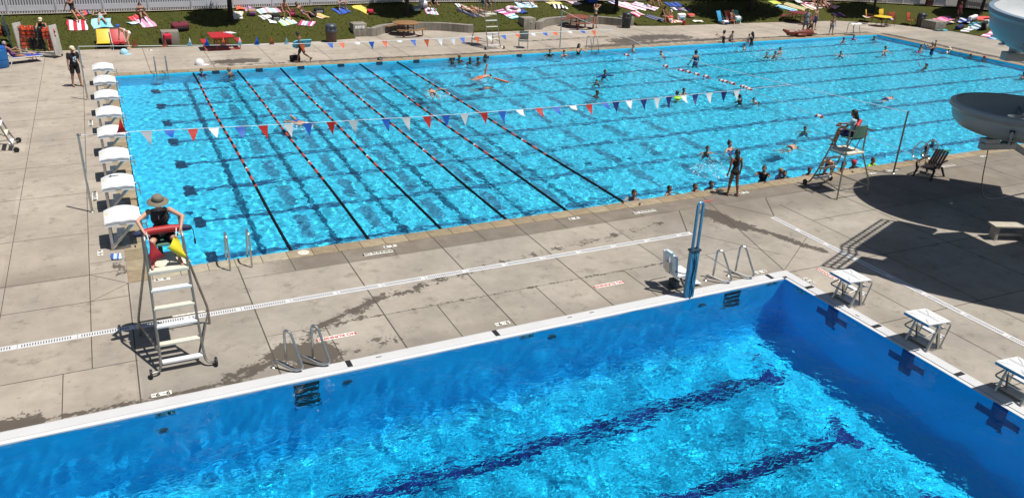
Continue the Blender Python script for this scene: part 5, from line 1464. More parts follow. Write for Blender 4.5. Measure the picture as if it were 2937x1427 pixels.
bag('brown and pink bag below the orange cloth heap', 8.29, 33.90, 'tan', 'purple', .5, .4, 0)
bag('grey and black bag right of the woman lying on her side', 12.50, 33.95, 'black', 'grey', .65, .35, 0, 'duffel_bag')
bag('black bag at the edge of the yellow patterned cloth', 11.97, 33.44, 'black', 'navy', .5, .3, 0, 'duffel_bag')
bag('dark red bag at the corner of the yellow towel', 15.79, 33.58, 'red', 'maroon', .45, .3, 0, 'duffel_bag')
bag('white cooler bag left of the cross-legged woman', 19.73, 34.33, 'white', 'grey', .55, .5, 10, 'cooler_bag', d=.4)
bag('pale folded stroller bag in the second tree shade edge', 19.13, 33.91, 'grey', 'white', .6, .3, 0, 'duffel_bag')
bag('navy bag in the third tree shade', 33.20, 34.58, 'navy', 'blue', 1.0, .55, 0, 'duffel_bag', d=.6)
bag('red and white bag beside the long-haired woman', 37.62, 30.50, 'coral', 'white', .5, .4, 0)
bag('white bag with grey print on the lawn edge, left of the beach chairs', 38.84, 30.72, 'white', 'lightblue', .7, .45, 0, 'duffel_bag')
bag('coral bag on the grass right of the white printed bag', 40.00, 31.04, 'coral', 'tan', .6, .25, 0, 'duffel_bag')
bag('white mesh bag under the green beach chair', 43.30, 29.62, 'white', 'teal', .5, .5, 0, 'duffel_bag')
bag('striped white tote at the foot of the turquoise beach chair', 41.95, 29.32, 'white', 'navy', .5, .3, 0, 'tote_bag', z=.006)
bag('white bag in the heap of towels, far right lawn', 61.25, 23.09, 'white', 'grey', .8, .4, 0, 'duffel_bag')
bag('black rucksack beside the heap of towels, far right lawn', 60.04, 21.10, 'black', 'grey', .7, .6, 20)
bag('blue and white bag below the coral towel', 60.97, 21.41, 'lightblue', 'black', .6, .35, 0, 'duffel_bag')
bag('navy bag at the left of the printed towel, far right lawn', 59.17, 22.53, 'navy', 'black', .7, .3, 0, 'duffel_bag')
bag('black bag at the edge of the far deck behind the walking boy', 8.79, 24.17, 'black', 'black', .55, .32, 10, 'duffel_bag', z=.004)
bag('black bundle on the pool edge above the fifth wall target', 13.21, 23.30, 'black', 'grey', .28, .12, 0, 'wash_bag', z=.017, d=.2)
t = thing('bucket', 'small red bucket on the deck edge left of the beach chairs', 'bucket', (38.45, 29.71, 0))
mb = MB(); mb.lathe([(.10,0),(.14,.28),(.15,.29),(.135,.28),(.09,.03),(0,.03)], n=16); mb.build('pail', RED, t); mb = MB(); mb.tube(smooth_path([(-.14,0,.27),(-.1,0,.40),(.1,0,.40),(.14,0,.27)], .06), .008, 5); mb.build('handle', WHITE, t)
t = thing('ring_float', 'pink and white ring float lying on the grass', 'float'); on_lawn(t, 26.10, 33.28, R(10), .15)
mb = MB(); mb.tube([(math.cos(a)*.45, math.sin(a)*.45, 0) for a in [2*PI*i/24 for i in range(24)]], .12, 10, closed=True); mb.m = [0 if (i//30) % 2 else 1 for i in range(len(mb.f))]; mb.build('tube_ring', [cloth('pink'), cloth('white')], t)
mb = MB(); mb.tube([(.43,0,.12),(.43,0,.15)], .018, 8); mb.build('valve', WHITE, t)
def cap_hat(label, x, y, m, z=0.0, rz=0, s=1.0):
    t = thing('cap', label, 'cap', (x, y, z), R(rz))
    mb = MB(); mb.lathe([(.105*s,0),(.11*s,.04*s),(.09*s,.10*s),(.04*s,.135*s),(0,.14*s)], n=16); mb.build('crown', m, t, 60)
    mb = MB(); mb.lathe([(0,0),(.10*s,.004),(.10*s,.012),(0,.012)], n=14); mb.v = [(v[0], v[1]*.9-.13*s, v[2]) for v in mb.v]; mb.build('peak', m, t, 60)
cap_hat('white sun hat lying on the far deck by the left corner', 4.00, 24.50, WHITE, rz=70, s=2.2)
cap_hat('light blue cap on the deck below the red lounger', 0.63, 28.29, cloth('lightblue'), rz=40, s=2.0)
def sandals(label, x, y, rz, c):
    t = thing('sandals', label, 'sandals', (x, y, .004), R(rz), 'sandals on the deck')
    for s in (-1, 1):
        mb = MB(); mb.box((s*.07,0,.012), (.09,.26,.024), bev=.011); sole = mb.build('sole', cloth(c), t, 40)
        mb = MB(); mb.tube(smooth_path([(s*.07-.045,.02,.02),(s*.07,.07,.06),(s*.07+.045,.02,.02)], .03), .010, 5); mb.build('strap', BLACK, sole)
sandals('dark sandals on the coping beside the standing girl', 17.63, -0.21, 70, 'black')
sandals('orange sandals at the edge of the far grass by the red backpack', 2.71, 29.78, 10, 'orange')
sandals('white sandals on the deck in front of the concrete block', 1.94, 28.89, 80, 'white')
# kayak-like brown raft at the far edge
t = thing('inflatable_raft', 'brown inflatable animal shaped raft lying on the far pool edge', 'raft', (43.94, 23.66, .05), R(-8))
RB = P('raft_brown', (.16,.035,.02), .4, 0, .15, 5)
mb = MB(); mb.capsule((-.9,0,.22), (.9,0,.20), .20, .24, 14); mb.capsule((-.9,0,.22), (-1.35,0,.42), .17, .09, 12); mb.capsule((.9,.15,.12), (1.5,.1,.10), .1, .04, 10); mb.capsule((-.3,-.3,.1), (.3,-.3,.1), .1, .1, 10); mb.capsule((-.3,.3,.1), (.3,.3,.1), .1, .1, 10); mb.build('raft_body', RB, t, 80)
mb = MB(); mb.ball((-.45,-.12,.40), (.10,.06,.03)); mb.ball((-.1,-.14,.41), (.06,.04,.03)); mb.build('white_patch', WHITE, t)

# ------------------------------------------------------------------ lawn trees (crowns stand above the frame and shade the grass)
LEAF = {}
def leaf_mat(name, c):
    m = bpy.data.materials.new(name); m.use_nodes = True
    nt, N, L, b = nodes(m)
    oi = N.new('ShaderNodeNewGeometry'); nz = noise_n(N, L, oi.outputs['Position'], 1.4, 4, .6, .3, .7, .6, 1.45)
    mx = N.new('ShaderNodeMix'); mx.data_type = 'RGBA'; mx.blend_type = 'MULTIPLY'; mx.inputs[0].default_value = 1
    mx.inputs[6].default_value = (*c, 1); L.new(nz, mx.inputs[7]); L.new(mx.outputs[2], b.inputs['Base Color']); b.inputs['Roughness'].default_value = .6
    return m
LM1 = leaf_mat('ash_leaves', (.045,.085,.018)); LM2 = leaf_mat('spruce_needles', (.02,.05,.022))
BARK = P('dark_bark', (.035,.026,.02), .9, 0, .35, 10, .6)
def tree(label, x, y, h0, cz, rx, ry, rz_, lean=(0,0), n=4200, conifer=False, tr=.15, seed=1):
    n = int(n*1.6); rg = np.random.default_rng(seed)
    t = thing('lawn_tree', label, 'tree', (x, y, lawn_h(x, y)), 0, 'trees standing on the lawn')
    mb = MB(); top = V((lean[0], lean[1], cz+rz_*.6))
    pts = [V((0,0,-.05)), V((lean[0]*.15,lean[1]*.15,.4)), V((lean[0]*.5,lean[1]*.5,cz*.5)), top]
    mb.tube(pts, [tr*1.35, tr, tr*.8, .03], 10); mb.build('trunk', BARK, t, 60)
    mb = MB()
    for k in range(9):
        a = 2.4*k; s = top*(h0/top.z+(.5*k/9)*(1-h0/top.z)); e = V((lean[0]+math.cos(a)*rx*.75, lean[1]+math.sin(a)*ry*.75, cz+(k-4)*.15*rz_))
        mb.tube([s, (s+e)/2+V((0,0,.15)), e], [tr*.35, tr*.22, .02], 6)
    mb.build('limbs', BARK, t, 60)
    u = rg.normal(size=(n, 3)); u /= np.linalg.norm(u, axis=1)[:, None]
    r = rg.random(n)**.38
    cl = rg.normal(size=(34, 3)); cl /= np.linalg.norm(cl, axis=1)[:, None]; cl *= (rg.random(34)**.4)[:, None]*.85
    c = np.where((rg.random(n) < .7)[:, None], cl[rg.integers(0, 34, n)]+u*(r*.28)[:, None], u*r[:, None])
    p = c*np.array([rx, ry, rz_])+np.array([lean[0], lean[1], cz])
    if conifer:
        hh = rg.random(n)**1.4; rad = (1-hh)*np.sqrt(rg.random(n)); an = rg.random(n)*2*PI
        p = np.stack([np.cos(an)*rad*rx, np.sin(an)*rad*ry, cz-rz_+hh*2*rz_*1.3], -1)
    p[:, 2] = np.maximum(p[:, 2], h0)
    a = rg.normal(size=(n, 3)); a /= np.linalg.norm(a, axis=1)[:, None]
    b = np.cross(a, rg.normal(size=(n, 3))); b /= np.linalg.norm(b, axis=1)[:, None]
    s = (.16+.16*rg.random(n))[:, None]*(1.25 if conifer else 1)
    v = np.stack([p-a*s, p+b*s*.5, p+a*s, p-b*s*.5], 1).reshape(-1, 3)
    me = grid_mesh('crown', v, np.arange(4*n).reshape(n, 4), False); me.materials.append(LM2 if conifer else LM1)
    link('crown', me, t)
tree('first lawn tree from the left, dark straight trunk above the red table', 6.91, 33.19, 1.6, 3.4, 1.5, 1.4, 1.5, (-.05,-.5), 3200, seed=1)
tree('second lawn tree, trunk behind the round picnic table', 18.18, 33.33, 1.5, 3.2, 1.75, 1.6, 1.5, (.25,-.05), 3600, seed=2)
tree('third lawn tree, trunk between the raised-arm woman and the dark green trash can', 34.42, 32.75, 1.4, 3.5, 1.75, 1.35, 1.6, (-.35,-.2), 3400, seed=3)
tree('broad dark evergreen behind the beach chairs throwing the widest shade', 46.44, 31.89, 1.25, 3.7, 4.6, 2.4, 2.1, (-.5,-.9), 9000, False, .20, seed=4)
tree('slanting thin tree behind the yellow table', 56.81, 28.98, 1.5, 4.3, 2.3, 1.7, 1.9, (.15,-.3), 4200, False, .10, seed=6)
tree('slanting tree trunk near the upper slide, far right lawn', 62.61, 23.57, 1.9, 4.2, 1.5, 1.6, 1.6, (.75,.3), 3200, False, .12, seed=7)
# grass blades over the lawn that the photograph shows
rg = np.random.default_rng(9)
n = 22000
gx = rg.uniform(-9, 66, n); gy = rg.uniform(29.7, 36.6, n)
ok = inside(gx, gy, poly); gx, gy = gx[ok], gy[ok]; n = len(gx)
an = rg.random(n)*2*PI; hh = rg.uniform(.03, .075, n); ww = rg.uniform(.02, .05, n); lx = rg.normal(0, .04, n); ly = rg.normal(0, .04, n)
dx, dy = np.cos(an)*ww, np.sin(an)*ww; z0 = lawn_hs(gx, gy)+.026
v = np.stack([np.stack([gx-dx, gy-dy, z0], -1), np.stack([gx+dx, gy+dy, z0], -1), np.stack([gx+lx, gy+ly, z0+hh], -1)], 1).reshape(-1, 3)
me = grid_mesh('grass_tufts', v, np.arange(3*n).reshape(n, 3), False); me.materials.append(GRASS)
tag(link('grass_tufts', me), 'short mown grass blades of the lawn', 'grass', kind='stuff')

# ------------------------------------------------------------------ people
SK = dict(fair=(.52,.30,.21), light=(.46,.26,.175), tan=(.34,.17,.105), brown=(.19,.09,.055), deep=(.075,.036,.024))
HAIR = dict(black=(.010,.008,.007), brown=(.045,.024,.014), blond=(.30,.19,.08), grey=(.30,.28,.26), red=(.13,.035,.015))
def remesh(mb, vox, sm=3):
    me = bpy.data.meshes.new('tmp'); me.from_pydata(mb.v, [], mb.f)
    bm = bmesh.new(); bm.from_mesh(me); bmesh.ops.recalc_face_normals(bm, faces=bm.faces[:]); bm.to_mesh(me); bm.free()
    o = bpy.data.objects.new('tmp', me); C.objects.link(o)
    m = o.modifiers.new('r', 'REMESH'); m.mode = 'VOXEL'; m.voxel_size = vox; m.use_smooth_shade = True
    s = o.modifiers.new('s', 'SMOOTH'); s.factor = .5; s.iterations = sm
    dg = bpy.context.evaluated_depsgraph_get()
    out = bpy.data.meshes.new_from_object(o.evaluated_get(dg))
    bpy.data.objects.remove(o); bpy.data.meshes.remove(me)
    return out
def dirv(f, a, side):
    f, a = R(f), R(a)
    return V((side*math.sin(a), math.sin(f)*math.cos(a), -math.cos(f)*math.cos(a)))
def skeleton(lean=0, bend=0, hl=(0,4,0), hr=(0,4,0), al=(0,10,10), ar=(0,10,10), head=(0,0), fem=False, child=0, ankle=0):
    """joints of a unit-height body, facing +y, pelvis at the origin. legs: flex, abduct, knee; arms: flex, abduct, elbow, [forearm abduct]"""
    J = {}
    Lp = Matrix.Rotation(-R(lean), 3, 'X'); Lc = Matrix.Rotation(-R(lean+bend), 3, 'X')
    J['pel'] = V((0,0,0)); J['waist'] = Lp@V((0,0,.10)); J['chest'] = J['waist']+Lc@V((0,0,.10)); J['neck'] = J['chest']+Lc@V((0,0,.105))
    hp, hy = head; Hm = Matrix.Rotation(R(hy), 3, 'Z')@Matrix.Rotation(-R(lean+bend)*.35-R(hp), 3, 'X')
    J['head'] = J['neck']+Lc@V((0,.004,.03))+Hm@V((0,.012,.062+.006*child)); J['Hm'] = Hm; J['Lc'] = Lc; J['Lp'] = Lp
    for nm, s, h, a in (('L', -1, hl, al), ('R', 1, hr, ar)):
        hip = Lp@V((s*.052,0,-.012)); J['hip'+nm] = hip
        k = hip+dirv(h[0], h[1], s)*.245; J['knee'+nm] = k
        an = k+dirv(h[0]-h[2], h[3] if len(h) > 3 else h[1]*.7, s)*.235; J['ank'+nm] = an
        fd = dirv(h[0]-h[2]+88+ankle, h[1]*.5, s); J['toe'+nm] = an+fd*.105+dirv(h[0]-h[2], 0, s)*.022; J['heel'+nm] = an-fd*.028+dirv(h[0]-h[2], 0, s)*.026
        sh = J['chest']+Lc@V((s*.106,0,.072)); J['sh'+nm] = sh
        e = sh+Lc@dirv(a[0], a[1], s)*.168; J['el'+nm] = e
        w = e+Lc@dirv(a[0]+a[2], a[3] if len(a) > 3 else a[1]*.5, s)*.142; J['wr'+nm] = w
    return J
def body_shapes(J, fem, child, fat, fingers):
    mb = MB()
    Lp, Lc = J['Lp'], J['Lc']; f = fat
    def ell(c, r, M): mb.ball(c, r, 16, 10, M=M)
    hw = .093 if fem else .086
    ell(J['pel']+Lp@V((0,-.004,.0)), (hw*f,.066*f,.075), Lp)
    ell(J['pel']*.45+J['waist']*.55, ((.070 if fem else .076)*f,.055*f,.085), Lp)
    ell(J['chest']+Lc@V((0,0,-.015)), ((.078 if fem else .088)*f,.058*f,.095), Lc)
    ell(J['chest']+Lc@V((0,-.004,.055)), (.098,.050,.045), Lc)
    if fem and not child:
        for s in (-1, 1): ell(J['chest']+Lc@V((s*.036,.046,.002)), (.034,.030,.034), Lc)
    mb.capsule(J['chest']+Lc@V((0,-.004,.07)), J['head']-J['Hm']@V((0,.012,.04)), .034, .030, 12)
    Hm = J['Hm']; hs = 1+.12*child; h = J['head']
    ell(h+Hm@V((0,-.006,.008)), (.045*hs,.056*hs,.062*hs), Hm); ell(h+Hm@V((0,.018,-.028)), (.034*hs,.036*hs,.040*hs), Hm)
    mb.capsule(h+Hm@V((0,.050,.0))*hs, h+Hm@V((0,.062,-.014))*hs, .006, .009, 8)
    for s in (-1, 1): ell(h+Hm@V((s*.046,-.004,-.004))*hs, (.008,.014,.018), Hm)
    for s, n in ((-1,'L'),(1,'R')):
        mb.capsule(J['hip'+n], J['knee'+n], .050*f, .034*f**.5, 12); mb.capsule(J['knee'+n], J['ank'+n], .033*f**.5, .020, 12)
        mid = J['knee'+n]*.68+J['ank'+n]*.32; d = (J['ank'+n]-J['knee'+n]).normalized()
        bk = (J['heel'+n]-J['ank'+n]); bk = (bk-d*bk.dot(d)); bk = bk.normalized() if bk.length > 1e-6 else V((0,-1,0))
        mb.capsule(mid+bk*.008-d*.02, mid+bk*.006+d*.05, .033*f**.5, .026, 10)
        mb.capsule(J['heel'+n], J['ank'+n]*.4+J['toe'+n]*.6, .020, .020, 10); mb.capsule(J['ank'+n], J['toe'+n], .021, .014, 10)
        mb.capsule(J['sh'+n], J['el'+n], .031*f**.6, .023, 10); mb.capsule(J['el'+n], J['wr'+n], .024, .015, 10)
        fd = (J['wr'+n]-J['el'+n]).normalized()
        lat = fd.cross(Lc@V((s,0,0))); lat = lat.normalized() if lat.length > .2 else Lc@V((0,1,0))
        nrm = lat.cross(fd)*s      # palm side
        pc = J['wr'+n]+fd*.026
        mb.capsule(J['wr'+n], pc+fd*.012+lat*.010, .014, .015, 8); mb.capsule(J['wr'+n]+lat*-.004, pc+fd*.012-lat*.012, .013, .014, 8)
        curl = fingers
        for i, (o, ln) in enumerate(((.019,.040),(.007,.046),(-.006,.043),(-.018,.034))):
            b = pc+fd*.022+lat*o; c1 = R(curl*.5+4*i); c2 = R(curl*1.25+6*i)
            m_ = b+(fd*math.cos(c1)-nrm*math.sin(c1))*ln*.5; e = m_+(fd*math.cos(c2)-nrm*math.sin(c2))*ln*.5
            mb.capsule(b, m_, .0058, .0054, 7); mb.capsule(m_, e, .0054, .0044, 7)
        b = J['wr'+n]+fd*.012+lat*.014; m_ = b+(lat*.8+fd*.75-nrm*.25).normalized()*.024; mb.capsule(b, m_, .0075, .0066, 7); mb.capsule(m_, m_+(lat*.2+fd-nrm*.35).normalized()*.022, .0064, .005, 7)
    return mb
def seg_t(p, a, b):
    d = np.array(b-a); L2 = d@d; t = np.clip(((p-np.array(a))@d)/L2, 0, 1)
    return t, np.linalg.norm(p-np.array(a)-t[:, None]*d, axis=1)
_cache = {}
def person(label, loc, rz, pose, H=1.7, skin='light', wear=(), hair=('brown', 'short'), fem=False, child=0, fat=1.0, root=None, z=None, ground=0.0, group=None, fingers=38, vox=.017, hat=None, cat='person', extra=None, seat=None, water=None, face=True):
    """one continuous body with clothing, hair and hat as its parts.
    ground: lowest vertex rests there; seat: pelvis underside height; water: (surface z, body height above it)"""
    J = skeleton(fem=fem, child=child, **pose)
    mb = body_shapes(J, fem, child, fat, fingers)
    mb.v = [tuple(V(v)*H) for v in mb.v]
    me = remesh(mb, vox)
    t = thing('person', label, cat, (0,0,0), 0, group)
    Rm = Matrix.Rotation(R(root or 0), 3, 'X')
    n = len(me.vertices); co = np.empty(n*3); me.vertices.foreach_get('co', co); co = co.reshape(-1, 3)
    no = np.empty(n*3); me.vertices.foreach_get('normal', no); no = no.reshape(-1, 3)
    Pn = {k: v*H for k, v in J.items() if isinstance(v, V)}
    segs = [('torso', 'pel', 'neck', .085), ('thL', 'hipL', 'kneeL', .042), ('thR', 'hipR', 'kneeR', .042), ('shL_', 'kneeL', 'ankL', .028), ('shR_', 'kneeR', 'ankR', .028), ('ftL', 'ankL', 'toeL', .02), ('ftR', 'ankR', 'toeR', .02), ('uaL', 'shL', 'elL', .027), ('uaR', 'shR', 'elR', .027), ('faL', 'elL', 'wrL', .018), ('faR', 'elR', 'wrR', .018)]
    D = []; T = []
    for (nm, a, b, r) in segs:
        tt, dd = seg_t(co, Pn[a], Pn[b]); D.append(dd-r*H); T.append(tt)
    tt = np.linalg.norm(co-np.array(Pn['head']), axis=1)-.058*H; D.append(tt); T.append(np.zeros(n))
    D = np.array(D); T = np.array(T); idx = D.argmin(0); tv = T[idx, np.arange(n)]
    name = np.array([s_[0] for s_ in segs]+['head'])[idx]
    fv = np.array([list(p.vertices) for p in me.polygons if len(p.vertices) == 4])
    hm = np.array(J['Hm'])
    hl_ = ((co-np.array(Pn['head']))@hm)/H
    RM = np.array(Rm)
    def shell(mask, off, nm_, mat, closed_rim=True, parent=None):
        f = fv[mask[fv].all(1)]
        if len(f) < 4: return None
        u, inv = np.unique(f, return_inverse=True); f2 = inv.reshape(-1, 4)
        v = co[u]+no[u]*off*H
        m2 = grid_mesh(nm_, v@RM.T, f2, True); m2.materials.append(mat)
        o = link(nm_, m2, parent or t); o.cycles.is_caustics_receiver = True
        return o
    me.vertices.foreach_set('co', (co@RM.T).ravel()); me.update()
    bmx = P('skin_'+skin, SK[skin], .5, 0, .08, 5, spec=.35)
    me.materials.clear(); me.materials.append(bmx)
    body = link('body', me, t); body.cycles.is_caustics_receiver = True
    th = np.isin(name, ('thL', 'thR')); to = name == 'torso'; ua = np.isin(name, ('uaL', 'uaR'))
    for (k, c) in wear:
        mat = cloth(c) if isinstance(c, str) else c
        if k == 'trunks': shell((to & (tv < .22)) | (th & (tv < .62)), .007, 'swim_trunks', mat)
        elif k == 'shorts': shell((to & (tv < .28)) | (th & (tv < .8)), .010, 'shorts', mat)
        elif k == 'briefs': shell((to & (tv < .17)) | (th & (tv < .10)), .0045, 'swim_bottoms', mat)
        elif k == 'onepiece': shell((to & (tv < .74)) | (th & (tv < .10)), .0045, 'swimsuit', mat)
        elif k == 'top': shell(to & (tv > .48) & (tv < .70), .0045, 'swim_top', mat)
        elif k == 'shirt': shell((to & (tv < .93)) | (ua & (tv < .66)), .010, 'shirt', mat)
        elif k == 'tank': shell(to & (tv < .92), .008, 'tank_top', mat)
        elif k == 'rash': shell((to & (tv < .95)) | ua | (np.isin(name, ('faL', 'faR')) & (tv < .7)), .005, 'rash_guard', mat)
    if hair:
        hc, hs = hair; hmat = P('hair_'+hc, HAIR[hc], .55, 0, .2, 20)
        hd = name == 'head'
        y, zc, x = hl_[:, 1], hl_[:, 2], np.abs(hl_[:, 0])
        if hs == 'bald': m_ = None
        else: m_ = hd & ((zc > .030-.35*y*(y > 0)*0) & (y < .048) | ((y < .004) & (zc > -.050)) | ((x > .036) & (y < .018) & (zc > (-.06 if hs != 'short' else -.005))))
        ho = shell(m_, .006 if hs == 'short' else .011, 'hair', hmat) if m_ is not None else None
        if hs in ('long', 'pony', 'bun'):
            h = Pn['head']; q = MB(); Hm = J['Hm']; Lc = J['Lc']
            if hs == 'long':
                e = Pn['chest']+Lc@V((0,-.062,.03))*H
                q.capsule(h+Hm@V((0,-.035,-.02))*H, (h+Hm@V((0,-.055,-.06))*H+e)/2, .044*H, .042*H, 10); q.capsule((h+Hm@V((0,-.055,-.06))*H+e)/2, e, .042*H, .020*H, 10)
            elif hs == 'pony':
                q.ball(h+Hm@V((0,-.066,.02))*H, .018*H, 10, 6); q.capsule(h+Hm@V((0,-.070,.015))*H, h+Hm@V((0,-.085,-.075))*H, .017*H, .008*H, 8)
            else: q.ball(h+Hm@V((0,-.03,.075))*H, (.026*H,.026*H,.022*H), 10, 6)
            q.v = [tuple(Rm@V(v)) for v in q.v]; o = q.build('hair_fall', hmat, t, 60); o.cycles.is_caustics_receiver = True
    if face and hair is not None:
        q = MB(); h = Pn['head']; Hm = J['Hm']; hs_ = (1+.12*child)*H
        for s in (-1, 1): q.ball(h+Hm@V((s*.019,.0475,.004))*hs_, (.0065*H,.004*H,.0045*H), 8, 5, M=Hm)
        q.ball(h+Hm@V((0,.0525,-.034))*hs_, (.013*H,.005*H,.0035*H), 8, 5, M=Hm)
        q.v = [tuple(Rm@V(v)) for v in q.v]; q.build('face_features', P('dark_face_features', (.03,.012,.010), .5), t, 60)
    if hat:
        q = MB(); h = Pn['head']; Hm = J['Hm']; kind, hc = hat
        if kind == 'cap':
            q.lathe([(.060,.012),(.062,.03),(.052,.058),(.028,.074),(0,.077)], n=16); q.lathe([(.0,.014),(.045,.012),(.045,.018),(0,.020)], n=14); k = len(q.v)-14*4
            for i in range(k, len(q.v)): a = q.v[i]; q.v[i] = (a[0], a[1]*.9+.065, a[2]-.006)
        elif kind == 'swimcap': q.lathe([(.054,.0),(.060,.03),(.048,.062),(.024,.076),(0,.079)], n=16)
        else: q.lathe([(.112,-.004),(.108,.002),(.058,.018),(.060,.024),(.056,.055),(.046,.072),(.02,.078),(0,.078)], n=22); q.lathe([(.112,-.004),(.060,.010)], n=22)
        q.v = [tuple(Rm@(h+Hm@(V(v)*(1+.1*child)*H))) for v in q.v]
        q.build({'cap': 'cap', 'swimcap': 'swim_cap'}.get(kind, 'sun_hat'), cloth(hc) if isinstance(hc, str) else hc, t, 60)
        if kind == 'sunhat':
            q = MB(); q.lathe([(.0605,.016),(.0615,.018),(.0600,.027),(.0590,.027)], n=22); q.v = [tuple(Rm@(h+Hm@(V(v)*H))) for v in q.v]; q.build('hat_band', BLACK, t, 60)
    if extra: extra(t, Pn, Rm, J, H)
    lo = (co@RM.T)[:, 2].min(); top = (co@RM.T)[:, 2].max()
    if z is not None: zz = z
    elif seat is not None: zz = seat+.062*H
    elif water is not None: zz = water[0]+water[1]-top
    else: zz = ground-lo
    t.location = (loc[0], loc[1], zz); t.rotation_euler = (0, 0, R(rz))
    if ground == .05: on_lawn(t, loc[0], loc[1], R(rz), .05-lo)
    elif ground == .03: t.location.z = lawn_h(*loc)+.03-lo
    return t
# poses -------------------------------------------------------------
STAND = dict(lean=1, hl=(3,5,2), hr=(-3,5,3), al=(4,10,14), ar=(-2,10,14))
TREAD = dict(lean=6, hl=(25,12,45), hr=(10,12,30), al=(40,50,30,20), ar=(40,50,30,20))
TREAD2 = dict(lean=2, hl=(8,8,12), hr=(-4,8,12), al=(65,20,20,-10), ar=(30,40,30,10), head=(-4,25))
HANG = dict(lean=8, hl=(10,6,30), hr=(0,6,20), al=(95,14,20,0), ar=(95,14,20,0), head=(-6,0))
CRAWL = dict(lean=0, hl=(-6,4,8), hr=(8,4,6), al=(150,30,20,10), ar=(-60,55,60,60), head=(-10,40), ankle=50)
FLOATP = dict(lean=0, hl=(6,10,14), hr=(-2,10,10), al=(120,60,10,60), ar=(130,50,10,50), ankle=50)
SITG = dict(lean=-28, bend=14, hl=(62,9,6), hr=(64,9,14), al=(-38,14,4), ar=(-40,14,4), head=(10,0))          # on the ground, leaning back
SITUP = dict(lean=6, bend=12, hl=(88,10,50), hr=(96,10,70), al=(52,8,22), ar=(56,8,26), head=(4,0))
CROSS = dict(lean=4, bend=14, hl=(84,42,118,-30), hr=(84,42,112,-30), al=(34,14,40,-12), ar=(34,14,40,-12), head=(10,0))
SITC = dict(lean=-4, bend=8, hl=(84,7,80), hr=(84,7,78), al=(28,8,48,-4), ar=(28,8,52,-4))
PRONE = dict(lean=0, bend=-6, hl=(0,9,4), hr=(0,9,3), al=(155,45,70,-30), ar=(155,45,70,-30), head=(-25,30), ankle=48)
ELBOW = dict(lean=-4, bend=-26, hl=(0,8,4), hr=(0,8,3), al=(60,12,60,-8), ar=(60,12,60,-8), head=(-30,0), ankle=48)
SUPINE = dict(lean=0, hl=(6,8,10), hr=(16,9,26), al=(4,24,10,14), ar=(4,24,12,14), head=(0,12), ankle=34)
EDGE = dict(lean=6, bend=10, hl=(84,8,84), hr=(84,8,80), al=(6,14,10), ar=(6,14,10), head=(6,0))
PW_ = 'people in the main pool'; PWG = 'people on the lawn'; PD = 'people on the pool decks'
def _print(t, Pn, J, H):
    Lc = J['Lc']; c = Pn['chest']; q = MB()
    for (x, z, w, h) in ((-.02,.0,.05,.03),(.015,-.02,.04,.05),(-.03,-.05,.03,.05),(.02,-.075,.05,.02),(0,-.11,.06,.012)):
        q.box(c+Lc@V((x,.0735-.0002*abs(z)*100,z))*H, (w*H,.008,h*H), rot=(R(0),0,.2))
    return q.build('shirt_print', P('print_blue_white', (.45,.55,.65), .7), t, 0)
# ---- the guard on the tall chair in front
def guard_gear(t, Pn, Rm, J, H):
    h = Pn['head']; Hm = J['Hm']; q = MB()
    for s in (-1, 1): q.ball(h+Hm@V((s*.020,.050,.006))*H, (.017*H,.007*H,.012*H), 10, 6, M=Hm)
    q.box(h+Hm@V((0,.054,.009))*H, (.012*H,.005*H,.005*H)); q.build('sunglasses', BLACK, t, 60)
    q = MB(); Lc = J['Lc']; c = Pn['chest']
    q.tube(smooth_path([c+Lc@V((-.06,-.03,.085))*H, c+Lc@V((-.055,.062,.05))*H, c+Lc@V((.02,.078,-.03))*H, c+Lc@V((.075,.055,-.09))*H], .05), .016*H, 7); q.build('strap', BLACK, t)
    q = MB(); q.tube([c+Lc@V((.012,.064,.05))*H, c+Lc@V((.014,.075,.0))*H], .006, 6); q.build('whistle', WHITE, t)
GPOSE = dict(lean=0, bend=10, hl=(93,15,92,4), hr=(93,15,88,6), al=(72,44,-16,-16), ar=(72,46,-14,-18), head=(8,4))
gx_, gy_ = .275, -3.63
person('lifeguard in a sun hat and dark tank top sitting on the tall chair', (gx_, gy_), 180, GPOSE, 1.84, 'fair', [('shorts','black'),('tank',P('charcoal_jersey', (.035,.033,.036), .8))], ('brown','short'), vox=.0085, seat=2.345, fingers=72, hat=('sunhat', P('olive_hat', (.17,.15,.11), .8)), extra=guard_gear, group=None)
t = thing('rescue_tube', 'red rescue tube with dark ends across the lap of the guard in the sun hat', 'rescue tube', (gx_-.0, gy_-.34, 2.64), R(2))
mb = MB(); mb.tube([(-.36,0,0),(-.18,.02,.01),(.18,.02,.01),(.36,0,0)], [.073,.078,.078,.073], 12); mb.build('red_foam', P('tube_red', (.36,.016,.016), .5), t)
for s in (-1, 1): mb = MB(); mb.capsule((s*.36,0,0), (s*.50,-.01,-.01), .074, .055, 12); mb.build('end_cap', NAVY, t)
mb = MB(); mb.tube(smooth_path([(.50,0,0),(.57,.02,-.06),(.58,.02,-.34)], .05), .009, 5); mb.box((.58,.02,-.34), (.035,.012,.12)); mb.build('strap', BLACK, t)
